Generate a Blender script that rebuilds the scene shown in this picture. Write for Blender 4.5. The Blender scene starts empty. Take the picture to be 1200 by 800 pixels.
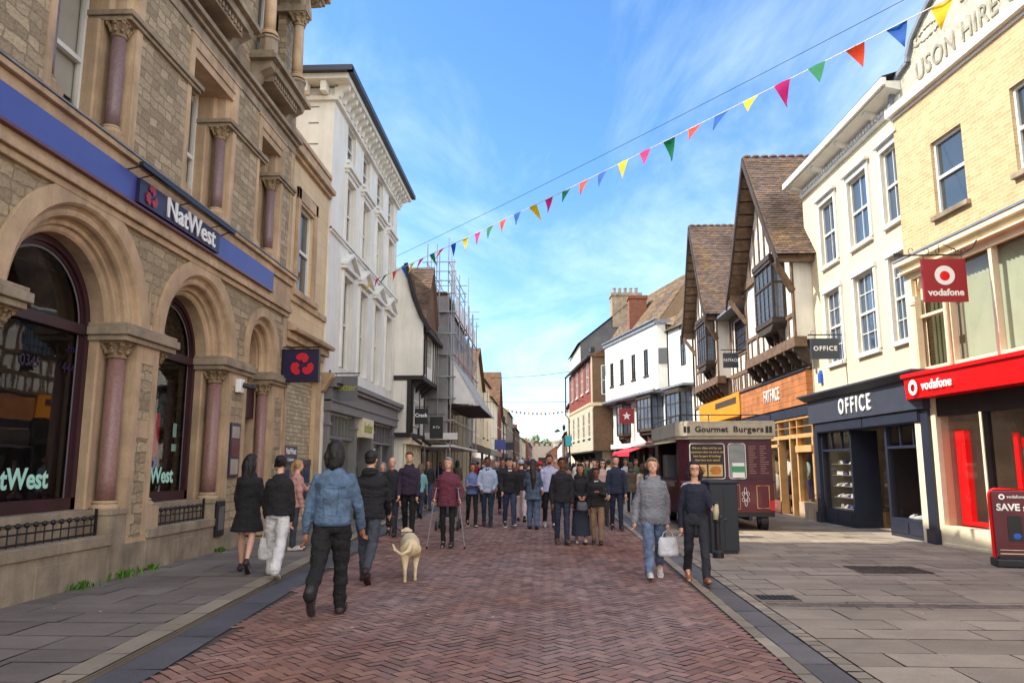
import bpy, bmesh, math, random
from mathutils import Vector, Matrix, noise
from mathutils.geometry import tessellate_polygon
RND = random.Random(11)
SC = bpy.context.scene
C = SC.collection
PI = math.pi

def rad(a): return math.radians(a)
def lin(c):
    return tuple(((v/255)/12.92 if v/255 <= .04045 else ((v/255+.055)/1.055)**2.4) for v in c)

# ---------------------------------------------------------------- materials
MAT = {}
def nodes(name):
    m = bpy.data.materials.new(name); m.use_nodes = True
    nt = m.node_tree; nt.nodes.clear()
    out = nt.nodes.new('ShaderNodeOutputMaterial')
    b = nt.nodes.new('ShaderNodeBsdfPrincipled')
    nt.links.new(b.outputs[0], out.inputs[0])
    return m, nt, b, out
def N(nt, t, **kw):
    n = nt.nodes.new(t)
    for k, v in kw.items(): setattr(n, k, v)
    return n
def mixc(nt, fac, a, b, mode='MIX'):
    n = nt.nodes.new('ShaderNodeMix'); n.data_type = 'RGBA'; n.blend_type = mode
    for sock, v in ((n.inputs[0], fac), (n.inputs[6], a), (n.inputs[7], b)):
        if hasattr(v, 'links'): nt.links.new(v, sock)
        elif isinstance(v, (int, float)): sock.default_value = v
        else: sock.default_value = (*v[:3], 1)
    return n.outputs[2]
def math_(nt, op, a, b=0.0, clamp=False):
    n = nt.nodes.new('ShaderNodeMath'); n.operation = op; n.use_clamp = clamp
    for i, v in enumerate((a, b)):
        if hasattr(v, 'links'): nt.links.new(v, n.inputs[i])
        else: n.inputs[i].default_value = v
    return n.outputs[0]
def ramp(nt, x, lo, hi):
    n = nt.nodes.new('ShaderNodeMapRange'); nt.links.new(x, n.inputs[0])
    n.inputs[1].default_value = lo; n.inputs[2].default_value = hi
    return n.outputs[0]
def noise_(nt, vec, scale, detail=4, rough=.55, dist=0):
    n = nt.nodes.new('ShaderNodeTexNoise'); n.inputs['Scale'].default_value = scale
    n.inputs['Detail'].default_value = detail; n.inputs['Roughness'].default_value = rough
    n.inputs['Distortion'].default_value = dist
    nt.links.new(vec, n.inputs['Vector']); return n.outputs['Fac']

def M(name, base, rough=.8, var=.12, vs=2.5, bump=.15, bs=45, metal=0, col=False, streak=0, spec=.5, coat=0, emit=0, fine=.0, spots=0):
    """plain material: base colour with two scales of uneven tone and a bump"""
    m, nt, b, out = nodes(name)
    tc = N(nt, 'ShaderNodeTexCoord'); ob = tc.outputs['Object']
    c = base
    n1 = noise_(nt, ob, vs, 6, .6)
    f = ramp(nt, n1, .3, .7)
    dark = tuple(x*(1-var*1.6) for x in base); lite = tuple(min(1, x*(1+var)) for x in base)
    c = mixc(nt, f, dark, lite)
    if streak:
        mp = N(nt, 'ShaderNodeMapping'); mp.inputs['Scale'].default_value = (3.5, 3.5, .35)
        nt.links.new(ob, mp.inputs[0])
        f2 = ramp(nt, noise_(nt, mp.outputs[0], 1.6, 5, .65), .45, .8)
        c = mixc(nt, math_(nt, 'MULTIPLY', f2, streak), c, tuple(x*.35 for x in base))
    if fine:
        f3 = noise_(nt, ob, 60, 2, .5)
        c = mixc(nt, math_(nt, 'MULTIPLY', ramp(nt, f3, .35, .7), fine), c, tuple(x*.4 for x in base))
    if spots:       # trodden gum, drips and broad stains
        vo = N(nt, 'ShaderNodeTexVoronoi'); vo.inputs['Scale'].default_value = 3.2; nt.links.new(ob, vo.inputs['Vector'])
        sp_ = math_(nt, 'LESS_THAN', vo.outputs['Distance'], .07)
        cs_ = N(nt, 'ShaderNodeSeparateColor'); nt.links.new(vo.outputs['Color'], cs_.inputs[0])
        sp_ = math_(nt, 'MULTIPLY', sp_, math_(nt, 'GREATER_THAN', cs_.outputs[0], .45))
        c = mixc(nt, math_(nt, 'MULTIPLY', sp_, spots), c, tuple(x*.4 for x in base))
        st_ = ramp(nt, noise_(nt, ob, .55, 8, .72, .6), .48, .66)
        c = mixc(nt, math_(nt, 'MULTIPLY', st_, spots*.55), c, tuple(x*.42 for x in base))
    if col:
        a = N(nt, 'ShaderNodeVertexColor'); a.layer_name = 'Col'
        c = mixc(nt, 1.0, c, a.outputs[0], 'MULTIPLY')
    nt.links.new(c, b.inputs['Base Color'])
    b.inputs['Roughness'].default_value = rough; b.inputs['Metallic'].default_value = metal
    b.inputs['Specular IOR Level'].default_value = spec
    b.inputs['Coat Weight'].default_value = coat
    if emit:
        b.inputs['Emission Color'].default_value = (*base, 1); b.inputs['Emission Strength'].default_value = emit
    if bump:
        bn = N(nt, 'ShaderNodeBump'); bn.inputs['Strength'].default_value = bump; bn.inputs['Distance'].default_value = .02
        nt.links.new(noise_(nt, ob, bs, 4, .6), bn.inputs['Height']); nt.links.new(bn.outputs[0], b.inputs['Normal'])
    MAT[name] = m; return m

def BR(name, c1, c2, mortar, w, h, ms, bump=.6, dist=0.0, rough=.85, noff=.5, dd=.02, var=.35, moss=None, mossamt=.5, bias=0, streak=0, sq=1.0):
    """coursed masonry / tile material laid out in metres through the UVs"""
    m, nt, b, out = nodes(name)
    tc = N(nt, 'ShaderNodeTexCoord'); uv = tc.outputs['UV']; ob = tc.outputs['Object']
    v = uv
    if dist:
        nz = N(nt, 'ShaderNodeTexNoise'); nz.inputs['Scale'].default_value = 4.5; nz.inputs['Detail'].default_value = 3
        nt.links.new(uv, nz.inputs['Vector'])
        s = N(nt, 'ShaderNodeVectorMath', operation='SUBTRACT'); nt.links.new(nz.outputs['Color'], s.inputs[0]); s.inputs[1].default_value = (.5, .5, .5)
        k = N(nt, 'ShaderNodeVectorMath', operation='SCALE'); nt.links.new(s.outputs[0], k.inputs[0]); k.inputs['Scale'].default_value = dist
        ad = N(nt, 'ShaderNodeVectorMath', operation='ADD'); nt.links.new(uv, ad.inputs[0]); nt.links.new(k.outputs[0], ad.inputs[1]); v = ad.outputs[0]
    br = N(nt, 'ShaderNodeTexBrick'); br.offset = noff; br.squash = sq; br.squash_frequency = 2
    nt.links.new(v, br.inputs['Vector'])
    for i, cc in (('Color1', c1), ('Color2', c2), ('Mortar', mortar)): br.inputs[i].default_value = (*cc, 1)
    br.inputs['Scale'].default_value = 1; br.inputs['Brick Width'].default_value = w; br.inputs['Row Height'].default_value = h
    br.inputs['Mortar Size'].default_value = ms; br.inputs['Mortar Smooth'].default_value = .3; br.inputs['Bias'].default_value = bias
    c = br.outputs['Color']
    n1 = noise_(nt, ob, 1.3, 6, .65); n2 = noise_(nt, uv, 22, 5, .65)
    c = mixc(nt, math_(nt, 'MULTIPLY', ramp(nt, n1, .3, .75), var), c, tuple(x*.45 for x in c1))
    c = mixc(nt, math_(nt, 'MULTIPLY', ramp(nt, n2, .35, .75), var), c, tuple(min(1, x*1.5) for x in c2))
    if moss:
        n3 = noise_(nt, ob, 2.2, 7, .75)
        c = mixc(nt, math_(nt, 'MULTIPLY', ramp(nt, n3, .5, .68), mossamt), c, moss)
    if streak:
        mp = N(nt, 'ShaderNodeMapping'); mp.inputs['Scale'].default_value = (3.5, 3.5, .35)
        nt.links.new(ob, mp.inputs[0])
        f2 = ramp(nt, noise_(nt, mp.outputs[0], 1.6, 5, .65), .5, .8)
        c = mixc(nt, math_(nt, 'MULTIPLY', f2, streak), c, tuple(x*.35 for x in c1))
    nt.links.new(c, b.inputs['Base Color']); b.inputs['Roughness'].default_value = rough
    hgt = math_(nt, 'SUBTRACT', math_(nt, 'MULTIPLY', noise_(nt, uv, 14, 5, .6), .9), br.outputs['Fac'])
    bn = N(nt, 'ShaderNodeBump'); bn.inputs['Strength'].default_value = bump; bn.inputs['Distance'].default_value = dd
    nt.links.new(hgt, bn.inputs['Height']); nt.links.new(bn.outputs[0], b.inputs['Normal'])
    MAT[name] = m; return m

def GLASS(name, tint=(.05, .06, .06), trans=0.0, rough=.04, wav=.02):
    """window glass: mirror-like skin over a dark room, or see-through when trans > 0"""
    m, nt, b, out = nodes(name)
    tc = N(nt, 'ShaderNodeTexCoord')
    b.inputs['Base Color'].default_value = (*tint, 1); b.inputs['Roughness'].default_value = rough
    b.inputs['Specular IOR Level'].default_value = .9; b.inputs['IOR'].default_value = 1.6
    bn = N(nt, 'ShaderNodeBump'); bn.inputs['Strength'].default_value = wav; bn.inputs['Distance'].default_value = .05
    nt.links.new(noise_(nt, tc.outputs['Object'], 1.7, 2), bn.inputs['Height']); nt.links.new(bn.outputs[0], b.inputs['Normal'])
    if trans:
        g = N(nt, 'ShaderNodeBsdfGlossy'); g.inputs['Roughness'].default_value = .02
        t = N(nt, 'ShaderNodeBsdfTransparent'); t.inputs[0].default_value = (trans, trans, trans*.98, 1)
        fr = N(nt, 'ShaderNodeFresnel'); ge = N(nt, 'ShaderNodeNewGeometry')
        nt.links.new(math_(nt, 'ADD', 1.5, math_(nt, 'MULTIPLY', ge.outputs['Backfacing'], 1/1.5-1.5)), fr.inputs[0])
        nt.links.new(bn.outputs[0], fr.inputs['Normal']); nt.links.new(bn.outputs[0], g.inputs['Normal'])
        mx = N(nt, 'ShaderNodeMixShader')
        nt.links.new(fr.outputs[0], mx.inputs[0]); nt.links.new(t.outputs[0], mx.inputs[1]); nt.links.new(g.outputs[0], mx.inputs[2])
        nt.links.new(mx.outputs[0], out.inputs[0])
    MAT[name] = m; return m

# ---------------------------------------------------------------- mesh building
class MB:
    def __init__(s, side=1):
        s.v = []; s.f = []; s.m = []; s.c = []; s.side = side; s.mi = 0; s.col = (1, 1, 1)
    def add(s, verts, faces, col=None):
        n = len(s.v); k = s.side
        s.v += [(k*p[0], p[1], p[2]) for p in verts]
        for f in faces:
            s.f.append([n+i for i in f]); s.m.append(s.mi); s.c.append(col or s.col)
        return s
    def box(s, d0, d1, s0, s1, z0, z1, col=None):
        v = [(d0, s0, z0), (d1, s0, z0), (d1, s1, z0), (d0, s1, z0), (d0, s0, z1), (d1, s0, z1), (d1, s1, z1), (d0, s1, z1)]
        return s.add(v, [(0, 1, 2, 3), (4, 5, 6, 7), (0, 1, 5, 4), (1, 2, 6, 5), (2, 3, 7, 6), (3, 0, 4, 7)], col)
    def hexa(s, p, col=None):      # eight points: bottom ring, top ring
        return s.add(p, [(0, 1, 2, 3), (4, 5, 6, 7), (0, 1, 5, 4), (1, 2, 6, 5), (2, 3, 7, 6), (3, 0, 4, 7)], col)
    def beam(s, a, b, w, h, up=(0, 0, 1), col=None):
        a = Vector(a); b = Vector(b); t = (b-a).normalized(); u = Vector(up)
        x = t.cross(u)
        if x.length < 1e-4: x = t.cross(Vector((1, 0, 0)))
        x.normalize(); y = x.cross(t); x *= w/2; y *= h/2
        return s.hexa([a-x-y, a+x-y, a+x+y, a-x+y, b-x-y, b+x-y, b+x+y, b-x+y], col)
    def tube(s, pts, r, n=8, cap=True, col=None):
        pts = [Vector(p) for p in pts]; rs = r if isinstance(r, (list, tuple)) else [r]*len(pts)
        V = []; F = []; ref = None
        for i, p in enumerate(pts):
            t = (pts[min(i+1, len(pts)-1)]-pts[max(i-1, 0)])
            t = t.normalized() if t.length > 1e-9 else Vector((0, 0, 1))
            if ref is None: ref = Vector((1, 0, 0)) if abs(t.x) < .8 else Vector((0, 1, 0))
            x = t.cross(ref); x = x.normalized() if x.length > 1e-6 else t.orthogonal().normalized()
            y = t.cross(x); ref = y.cross(t) if False else ref
            for k in range(n):
                a = 2*PI*k/n; V.append(p+(x*math.cos(a)+y*math.sin(a))*rs[i])
        for i in range(len(pts)-1):
            for k in range(n): F.append((i*n+k, i*n+(k+1) % n, (i+1)*n+(k+1) % n, (i+1)*n+k))
        if cap: F += [tuple(range(n)), tuple(range((len(pts)-1)*n, len(pts)*n))]
        return s.add([tuple(v) for v in V], F, col)
    def lathe(s, c, prof, n=16, ax=(1, 1)):    # prof: (radius, z)
        V = []; F = []
        for r, z in prof:
            for k in range(n):
                a = 2*PI*k/n; V.append((c[0]+r*ax[0]*math.cos(a), c[1]+r*ax[1]*math.sin(a), c[2]+z))
        for i in range(len(prof)-1):
            for k in range(n): F.append((i*n+k, i*n+(k+1) % n, (i+1)*n+(k+1) % n, (i+1)*n+k))
        F += [tuple(range(n)), tuple(range((len(prof)-1)*n, len(prof)*n))]
        return s.add(V, F)
    def ball(s, c, r, n=10, m=7):
        rx, ry, rz = r if isinstance(r, (list, tuple)) else (r, r, r)
        V = [(c[0], c[1], c[2]-rz)]; F = []
        for i in range(1, m):
            b = -PI/2+PI*i/m
            for k in range(n):
                a = 2*PI*k/n; V.append((c[0]+rx*math.cos(b)*math.cos(a), c[1]+ry*math.cos(b)*math.sin(a), c[2]+rz*math.sin(b)))
        V.append((c[0], c[1], c[2]+rz)); L = len(V)-1
        for k in range(n): F.append((0, 1+(k+1) % n, 1+k)); F.append((L, 1+(m-2)*n+k, 1+(m-2)*n+(k+1) % n))
        for i in range(m-2):
            for k in range(n): F.append((1+i*n+k, 1+i*n+(k+1) % n, 1+(i+1)*n+(k+1) % n, 1+(i+1)*n+k))
        return s.add(V, F)
    def panel(s, outer, holes=(), d=0, rev=0, revb=None):
        """flat face in the (s,z) plane at depth d, with holes and their reveals going back by rev"""
        loops = [[Vector((a, b, 0)) for a, b in outer]]+[[Vector((a, b, 0)) for a, b in h] for h in holes]
        flat = [p for l in loops for p in l]
        tris = tessellate_polygon(loops)
        s.add([(d, p.x, p.y) for p in flat], [tuple(t) for t in tris])
        if rev:
            for h in holes:
                n = len(h)
                s.add([(d, a, b) for a, b in h]+[(d-rev, a, b) for a, b in h], [(i, (i+1) % n, n+(i+1) % n, n+i) for i in range(n)])
        return s
    def prism(s, poly, d0, d1, axis='s'):
        """closed prism: poly in (s,z) extruded over d, or poly in (d,z) extruded over s (axis='d'), or (d,s) over z (axis='z')"""
        n = len(poly)
        f = {'s': lambda p, t: (t, p[0], p[1]), 'd': lambda p, t: (p[0], t, p[1]), 'z': lambda p, t: (p[0], p[1], t)}[axis]
        V = [f(p, d0) for p in poly]+[f(p, d1) for p in poly]
        tr = tessellate_polygon([[Vector((a, b, 0)) for a, b in poly]])
        F = [tuple(t) for t in tr]+[tuple(n+i for i in t) for t in tr]+[(i, (i+1) % n, n+(i+1) % n, n+i) for i in range(n)]
        return s.add(V, F)
    def sweep(s, path, prof, closed=False):
        """path: list of (s,z,nx,nz) with outward normals, prof: list of (offset, d)"""
        V = []; F = []; k = len(prof)
        for (a, z, nx, nz) in path:
            for (o, d) in prof: V.append((d, a+nx*o, z+nz*o))
        for i in range(len(path)-1):
            for j in range(k-1): F.append((i*k+j, i*k+j+1, (i+1)*k+j+1, (i+1)*k+j))
        return s.add(V, F)
    def jitter(s, amt, sc=3.0, start=0):
        for i in range(start, len(s.v)):
            p = Vector(s.v[i]); q = noise.noise_vector(p*sc)*amt; s.v[i] = tuple(p+q)
    def build(s, name, mats, parent=None, loc=None, smooth=False, rot=None, recalc=True, bevel=0):
        me = bpy.data.meshes.new(name); me.from_pydata(s.v, [], s.f)
        if not isinstance(mats, (list, tuple)): mats = [mats]
        for m in mats: me.materials.append(m)
        me.polygons.foreach_set('material_index', s.m)
        if recalc:
            bm = bmesh.new(); bm.from_mesh(me)
            ly = bm.faces.layers.int.new('k')
            for i, f in enumerate(bm.faces): f[ly] = i
            bmesh.ops.recalc_face_normals(bm, faces=bm.faces)
            if bevel:
                bmesh.ops.remove_doubles(bm, verts=bm.verts, dist=1e-5)
                ed = [e for e in bm.edges if len(e.link_faces) == 2 and e.calc_face_angle(0) > .6]
                try: bmesh.ops.bevel(bm, geom=ed, offset=bevel, segments=2, affect='EDGES', profile=.6)
                except Exception: pass
            idx = [f[ly] for f in bm.faces]
            bm.to_mesh(me); bm.free()
        else: idx = list(range(len(me.polygons)))
        me.uv_layers.new(name='UVMap'); me.color_attributes.new('Col', 'FLOAT_COLOR', 'CORNER'); vs = me.vertices
        uv = me.uv_layers[0]; ca = me.color_attributes['Col']
        us = [0.0]*(2*len(me.loops)); cs = [1.0]*(4*len(me.loops)); nc = len(s.c)
        for p in me.polygons:
            n = p.normal
            if abs(n.z) > .92: t = Vector((1, 0, 0)); w = Vector((0, 1, 0))
            else:
                t = Vector((-n.y, n.x, 0)).normalized(); w = n.cross(t)
                if t.y < -1e-3 or (abs(t.y) <= 1e-3 and t.x < 0): t = -t
                if w.z < 0: w = -w
            k = idx[p.index]; col = s.c[k] if k < nc else (1, 1, 1)
            for li, vi in zip(p.loop_indices, p.vertices):
                co = vs[vi].co; us[2*li] = co.dot(t); us[2*li+1] = co.dot(w)
                cs[4*li:4*li+3] = col
        uv.data.foreach_set('uv', us); ca.data.foreach_set('color', cs)
        if 'k' in me.attributes: me.attributes.remove(me.attributes['k'])
        if smooth: me.polygons.foreach_set('use_smooth', [True]*len(me.polygons))
        o = bpy.data.objects.new(name, me); C.objects.link(o)
        if parent: o.parent = parent
        if loc: o.location = loc
        if rot: o.rotation_euler = rot
        return o

def tag(o, label=None, cat=None, group=None, kind=None):
    if label: o['label'] = label
    if cat: o['category'] = cat
    if group: o['group'] = group
    if kind: o['kind'] = kind
    return o
def empty(name, loc, rz=0, label=None, cat=None, group=None):
    o = bpy.data.objects.new(name, None); C.objects.link(o); o.empty_display_size = .3
    o.location = loc if len(loc) == 3 else (*loc, 0); o.rotation_euler = (0, 0, rz)
    return tag(o, label, cat, group)

def text_mesh(body, size, mat, ex=.01, off=0.0, align='CENTER', shear=0, sx=1.0, spacing=1.0):
    cu = bpy.data.curves.new('t', 'FONT'); cu.body = body; cu.size = size; cu.extrude = ex; cu.offset = off
    cu.align_x = align; cu.align_y = 'CENTER'; cu.shear = shear; cu.space_character = spacing; cu.resolution_u = 3
    to = bpy.data.objects.new('t', cu); C.objects.link(to)
    dg = bpy.context.evaluated_depsgraph_get(); dg.update()
    me = bpy.data.meshes.new_from_object(to.evaluated_get(dg))
    bpy.data.objects.remove(to); bpy.data.curves.remove(cu)
    me.transform(Matrix.Diagonal((sx, 1, 1, 1)))
    me.materials.clear(); me.materials.append(mat)
    return me
def text(root, body, size, pos, facing, mat, ex=.008, off=0.0, name='lettering', align='CENTER', sx=1.0, spacing=1.0, shear=0):
    """facing: '+x' (left-hand facades), '-x' (right-hand facades) or '-y' (towards the viewer); pos in the parent's frame"""
    me = text_mesh(body, size, mat, ex, off, align, shear, sx, spacing)
    B = {'+x': ((0, 1, 0), (0, 0, 1), (1, 0, 0)), '-x': ((0, -1, 0), (0, 0, 1), (-1, 0, 0)), '-y': ((1, 0, 0), (0, 0, 1), (0, -1, 0)), '+y': ((-1, 0, 0), (0, 0, 1), (0, 1, 0))}[facing]
    m = Matrix([[B[j][i] for j in range(3)] for i in range(3)]).to_4x4(); m.translation = Vector(pos)
    me.transform(m)
    o = bpy.data.objects.new(name, me); C.objects.link(o); o.parent = root
    return o

def rect(s0, s1, z0, z1): return [(s0, z0), (s1, z0), (s1, z1), (s0, z1)]
def arch_poly(c, hw, z0, zc, n=20, r=None):
    r = r or hw
    return [(c-hw, z0), (c+hw, z0)]+[(c+hw*math.cos(PI*i/n), zc+r*math.sin(PI*i/n)) for i in range(n+1)]
def arch_path(c, R, z0, zc, n=24, r=None):
    p = [(c+R, z0, 1, 0)]
    for i in range(n+1):
        a = PI*i/n; p.append((c+R*math.cos(a), zc+R*math.sin(a), math.cos(a), math.sin(a)))
    p.append((c-R, z0, -1, 0)); return p

def sash(root, side, s0, s1, z0, z1, d=-.12, nx=1, ny=1, fm=None, gm=None, fw=.05, sill=True, sm=None, mid=True, blind=None, hood=None, split=None):
    """window part (frame with its bars) > pane, sill; fills a wall hole s0..s1, z0..z1"""
    fm = fm or MAT['white_paint']; gm = gm or MAT['glass']
    b = MB(side)
    for a in ((s0, s0+fw), (s1-fw, s1)): b.box(d-.05, d+.03, a[0], a[1], z0, z1)
    for a in ((z0, z0+fw), (z1-fw, z1)): b.box(d-.05, d+.03, s0+fw, s1-fw, a[0], a[1])
    zm = split if split else (z0+z1)/2
    if mid: b.box(d-.05, d+.035, s0+fw, s1-fw, zm-fw*.5, zm+fw*.5)
    bt = .022
    for i in range(1, nx):
        x = s0+(s1-s0)*i/nx
        for a, e in (((z0+fw, zm-fw*.5), (zm+fw*.5, z1-fw)) if mid else ((z0+fw, z1-fw),)): b.box(d-.03, d+.012, x-bt/2, x+bt/2, a, e)
    rows = ((z0, zm), (zm, z1)) if mid else ((z0, z1),)
    for a, e in rows:
        for i in range(1, ny):
            z = a+(e-a)*i/ny; b.box(d-.03, d+.009, s0+fw, s1-fw, z-bt/2, z+bt/2)
    w = b.build('window', fm, root)
    g = MB(side); g.panel(rect(s0+fw*.5, s1-fw*.5, z0+fw*.5, z1-fw*.5), d=d-.02); g.build('pane', gm, w)
    if blind: q = MB(side); q.panel(rect(s0+fw*.6, s1-fw*.6, z0+(z1-z0)*(1-blind[0]), z1-fw*.6), d=d-.08); q.build('blind', blind[1], w)
    if sill:
        q = MB(side); q.box(d, .09, s0-.09, s1+.09, z0-.1, z0); q.build('sill', sm or fm, w, bevel=.008)
    if hood:
        q = MB(side); q.box(.0, .05, s0-.12, s1+.12, z1, z1+.16); q.box(.0, .14, s0-.18, s1+.18, z1+.16, z1+.24); q.build('hood', hood, w, bevel=.008)
    return w

def tiles(mb, o, u, v, wid, hgt, tw=.17, te=.11, th=.014, curve=0, base=(1, 1, 1)):
    """plain tiles, one by one, over the plane from corner o: u runs along the eaves, v up the slope"""
    o = Vector(o); u = Vector(u).normalized(); v = Vector(v).normalized(); n = u.cross(v)
    if n.z < 0: n = -n
    rows = int(hgt/te); cols = int(wid/tw)+1
    for r in range(rows):
        off = (r % 2)*tw/2; sag = RND.uniform(-.006, .006)
        for c in range(-1, cols+1):
            a = c*tw+off; b = a+tw-.006
            a = max(a, 0); b = min(b, wid)
            if b-a < .02: continue
            v0 = r*te; v1 = v0+te*1.6; t = RND.uniform(.6, 1.12); g = RND.uniform(-.05, .05)
            j = RND.uniform(-.004, .006)+sag; tl = RND.uniform(-.004, .004)
            h0 = th*2+j; h1 = .002
            P = [o+u*a+v*v0+n*(h0+tl), o+u*b+v*v0+n*(h0-tl), o+u*b+v*v1+n*h1, o+u*a+v*v1+n*h1,
                 o+u*a+v*v0+n*(h0-th), o+u*b+v*v0+n*(h0-th)]
            mo = max(0, min(.8, noise.noise((P[0]+Vector((7, 3, 1)))*1.1)*1.3+noise.noise(P[0]*4)*.8-.1)); dk = 1-.45*max(0, min(1, noise.noise(P[0]*.8+Vector((1, 9, 4)))*2))
            col = tuple(((bb*t+gg)*(1-mo)+mm*t*mo)*dk for bb, gg, mm in zip(base, (g*.3, 0, -g*.3), (.27, .17, .08)))
            mb.add([tuple(p) for p in P], [(0, 1, 2, 3), (4, 5, 1, 0)], col)
    # underlay
    P = [o, o+u*wid, o+u*wid+v*hgt, o+v*hgt]
    mb.add([tuple(p-n*.02) for p in P], [(0, 1, 2, 3)], tuple(x*.3 for x in base))
# ---------------------------------------------------------------- materials used
L = lin
M('white_paint', L((225, 224, 216)), .5, .06, streak=.12)
M('cream_paint', L((228, 214, 182)), .6, .07, streak=.12)
M('grey_paint', L((112, 110, 114)), .5, .08)
M('navy_paint', L((38, 42, 58)), .45, .12, bump=.06)
M('black_paint', L((24, 24, 28)), .5, .15)
M('black_iron', L((22, 22, 27)), .45, .2, bs=90)
M('maroon_timber', L((58, 30, 38)), .45, .2)
M('ashlar', L((196, 168, 136)), .9, .24, vs=1.1, bump=.4, bs=30, streak=.6, fine=.2)
M('ashlar_grey', L((160, 144, 122)), .92, .26, vs=2.0, bump=.4, bs=24, streak=.6, fine=.2)
M('carved_stone', L((166, 142, 110)), .95, .3, vs=9, bump=.9, bs=60, fine=.3)
M('granite', L((150, 114, 106)), .38, .2, vs=30, bump=.03, bs=200, fine=.35, streak=.1)
M('granite_purple', L((136, 112, 112)), .4, .2, vs=30, bump=.03, bs=200, fine=.35)
BR('ragstone', L((202, 182, 148)), L((140, 122, 96)), L((142, 124, 100)), .23, .15, .012, bump=1.0, dist=.11, dd=.05, var=.55, sq=1.7, noff=.37)
BR('ragstone_fine', L((214, 198, 164)), L((164, 148, 122)), L((140, 124, 100)), .2, .105, .01, bump=1.0, dist=.07, dd=.04, var=.45, sq=1.6, noff=.4)
BR('ashlar_block', L((216, 192, 154)), L((204, 178, 140)), L((166, 140, 108)), .8, .38, .005, bump=.3, dd=.006, var=.2, streak=.3)
BR('yellow_brick', L((210, 180, 132)), L((186, 152, 104)), L((218, 206, 184)), .225, .075, .008, bump=.7, dd=.01, var=.28, bias=-.1, streak=.25)
BR('cream_brick', L((226, 212, 182)), L((218, 204, 174)), L((204, 190, 160)), .225, .075, .005, bump=.8, dd=.008, var=.14, streak=.25)
BR('red_brick', L((142, 78, 56)), L((108, 58, 44)), L((150, 130, 112)), .225, .075, .008, bump=.5, dd=.01, var=.3)
BR('brown_brick', L((124, 92, 66)), L((92, 68, 50)), L((132, 118, 100)), .225, .075, .008, bump=.5, dd=.01, var=.35)
BR('hung_tile', L((162, 74, 50)), L((122, 50, 38)), L((58, 26, 22)), .17, .11, .012, bump=.9, dd=.02, var=.3)
BR('far_roof', L((128, 88, 62)), L((96, 66, 48)), L((52, 38, 30)), .17, .11, .012, bump=.9, dd=.02, var=.4, moss=L((150, 128, 78)), mossamt=.5)
BR('slate', L((84, 86, 96)), L((66, 68, 78)), L((36, 38, 44)), .3, .2, .008, bump=.6, dd=.01, var=.3)
BR('weatherboard', L((196, 190, 172)), L((186, 180, 160)), L((96, 92, 82)), 6.0, .16, .008, bump=1.0, dd=.015, var=.12)
M('tile', (1, 1, 1), .9, .12, vs=2.0, bump=.4, bs=60, col=True)
M('render_white', L((226, 223, 214)), .85, .07, vs=1.0, bump=.2, bs=20, streak=.26)
M('render_cream', L((218, 208, 178)), .85, .07, vs=1.0, bump=.15, bs=20, streak=.22)
M('render_grey', L((92, 92, 96)), .9, .15, vs=1.0, bump=.3, bs=20, streak=.2)
M('lead', L((124, 128, 136)), .55, .2, vs=3)
M('oak', L((116, 92, 72)), .8, .3, vs=5, bump=.4, bs=30, streak=.3)
M('dark_oak', L((66, 54, 46)), .8, .25, vs=5, bump=.4, bs=30)
M('black_oak', L((34, 30, 30)), .7, .2, vs=5, bump=.2)
M('shop_wood', L((186, 118, 66)), .6, .25, vs=2.5, bump=.1, streak=.35)
M('shop_wood_pale', L((206, 160, 104)), .6, .15, vs=3, bump=.1)
M('orange_panel', L((242, 148, 22)), .5, .06)
M('red_sign', L((232, 8, 12)), .35, .03, bump=.02)
M('red_deep', L((150, 34, 42)), .45, .06, bump=.03)
M('blue_sign', L((66, 78, 152)), .4, .06, bump=.02)
M('navy_sign', L((30, 24, 62)), .4, .06, bump=.02)
M('bank_red', L((196, 26, 44)), .45, .03, bump=0)
M('maroon_paint', L((92, 20, 34)), .38, .1, bump=.05, coat=.3)
M('maroon_dark', L((72, 24, 40)), .45, .12, bump=.05)
M('letter_white', L((238, 238, 236)), .5, .02, bump=0)
M('letter_mint', L((178, 232, 214)), .5, .02, bump=0)
M('letter_gold', L((206, 178, 118)), .5, .05, bump=0)
M('letter_dark', L((44, 34, 34)), .6, .05, bump=0)
M('letter_olive', L((150, 152, 62)), .6, .05, bump=0)
M('sign_grey', L((98, 100, 104)), .5, .05, bump=.02)
M('steel', L((150, 152, 156)), .35, .1, metal=.8, bump=.02)
M('galv', L((150, 152, 158)), .5, .15, metal=.4, bump=.05)
M('plastic_black', L((26, 27, 32)), .45, .12, bump=.05)
M('interior_dark', L((44, 40, 40)), .9, .2)
M('interior_pale', L((170, 160, 146)), .9, .1)
M('interior_warm', L((150, 120, 84)), .9, .15)
M('blind_green', L((206, 218, 190)), .8, .04, bump=0)
M('blind_grey', L((168, 178, 168)), .8, .05, bump=0)
M('curtain', L((214, 210, 198)), .9, .06, bump=.1)
M('sheeting', L((176, 174, 176)), .75, .14, vs=1.1, bump=.5, bs=6, fine=.12)
M('sheeting_white', L((214, 214, 214)), .7, .1, vs=1.5, bump=.5, bs=6)
M('plank', L((150, 132, 104)), .85, .2)
GLASS('glass', L((46, 54, 60)))
GLASS('glass_blue', L((60, 78, 100)))
GLASS('glass_dark', L((20, 22, 24)))
GLASS('glass_clear', trans=.78)
GLASS('glass_leaded', L((86, 104, 124)), wav=.12)

# ---------------------------------------------------------------- camera
cd = bpy.data.cameras.new('camera'); cam = bpy.data.objects.new('camera', cd); C.objects.link(cam)
SC.camera = cam; cd.sensor_width = 36; cd.lens = 27.0; cd.clip_end = 3000; cd.clip_start = .05
cam.location = (0, 0, 1.6)
cam.rotation_euler = (PI/2+math.atan(145/900), 0, math.atan(38/911.6))

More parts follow.
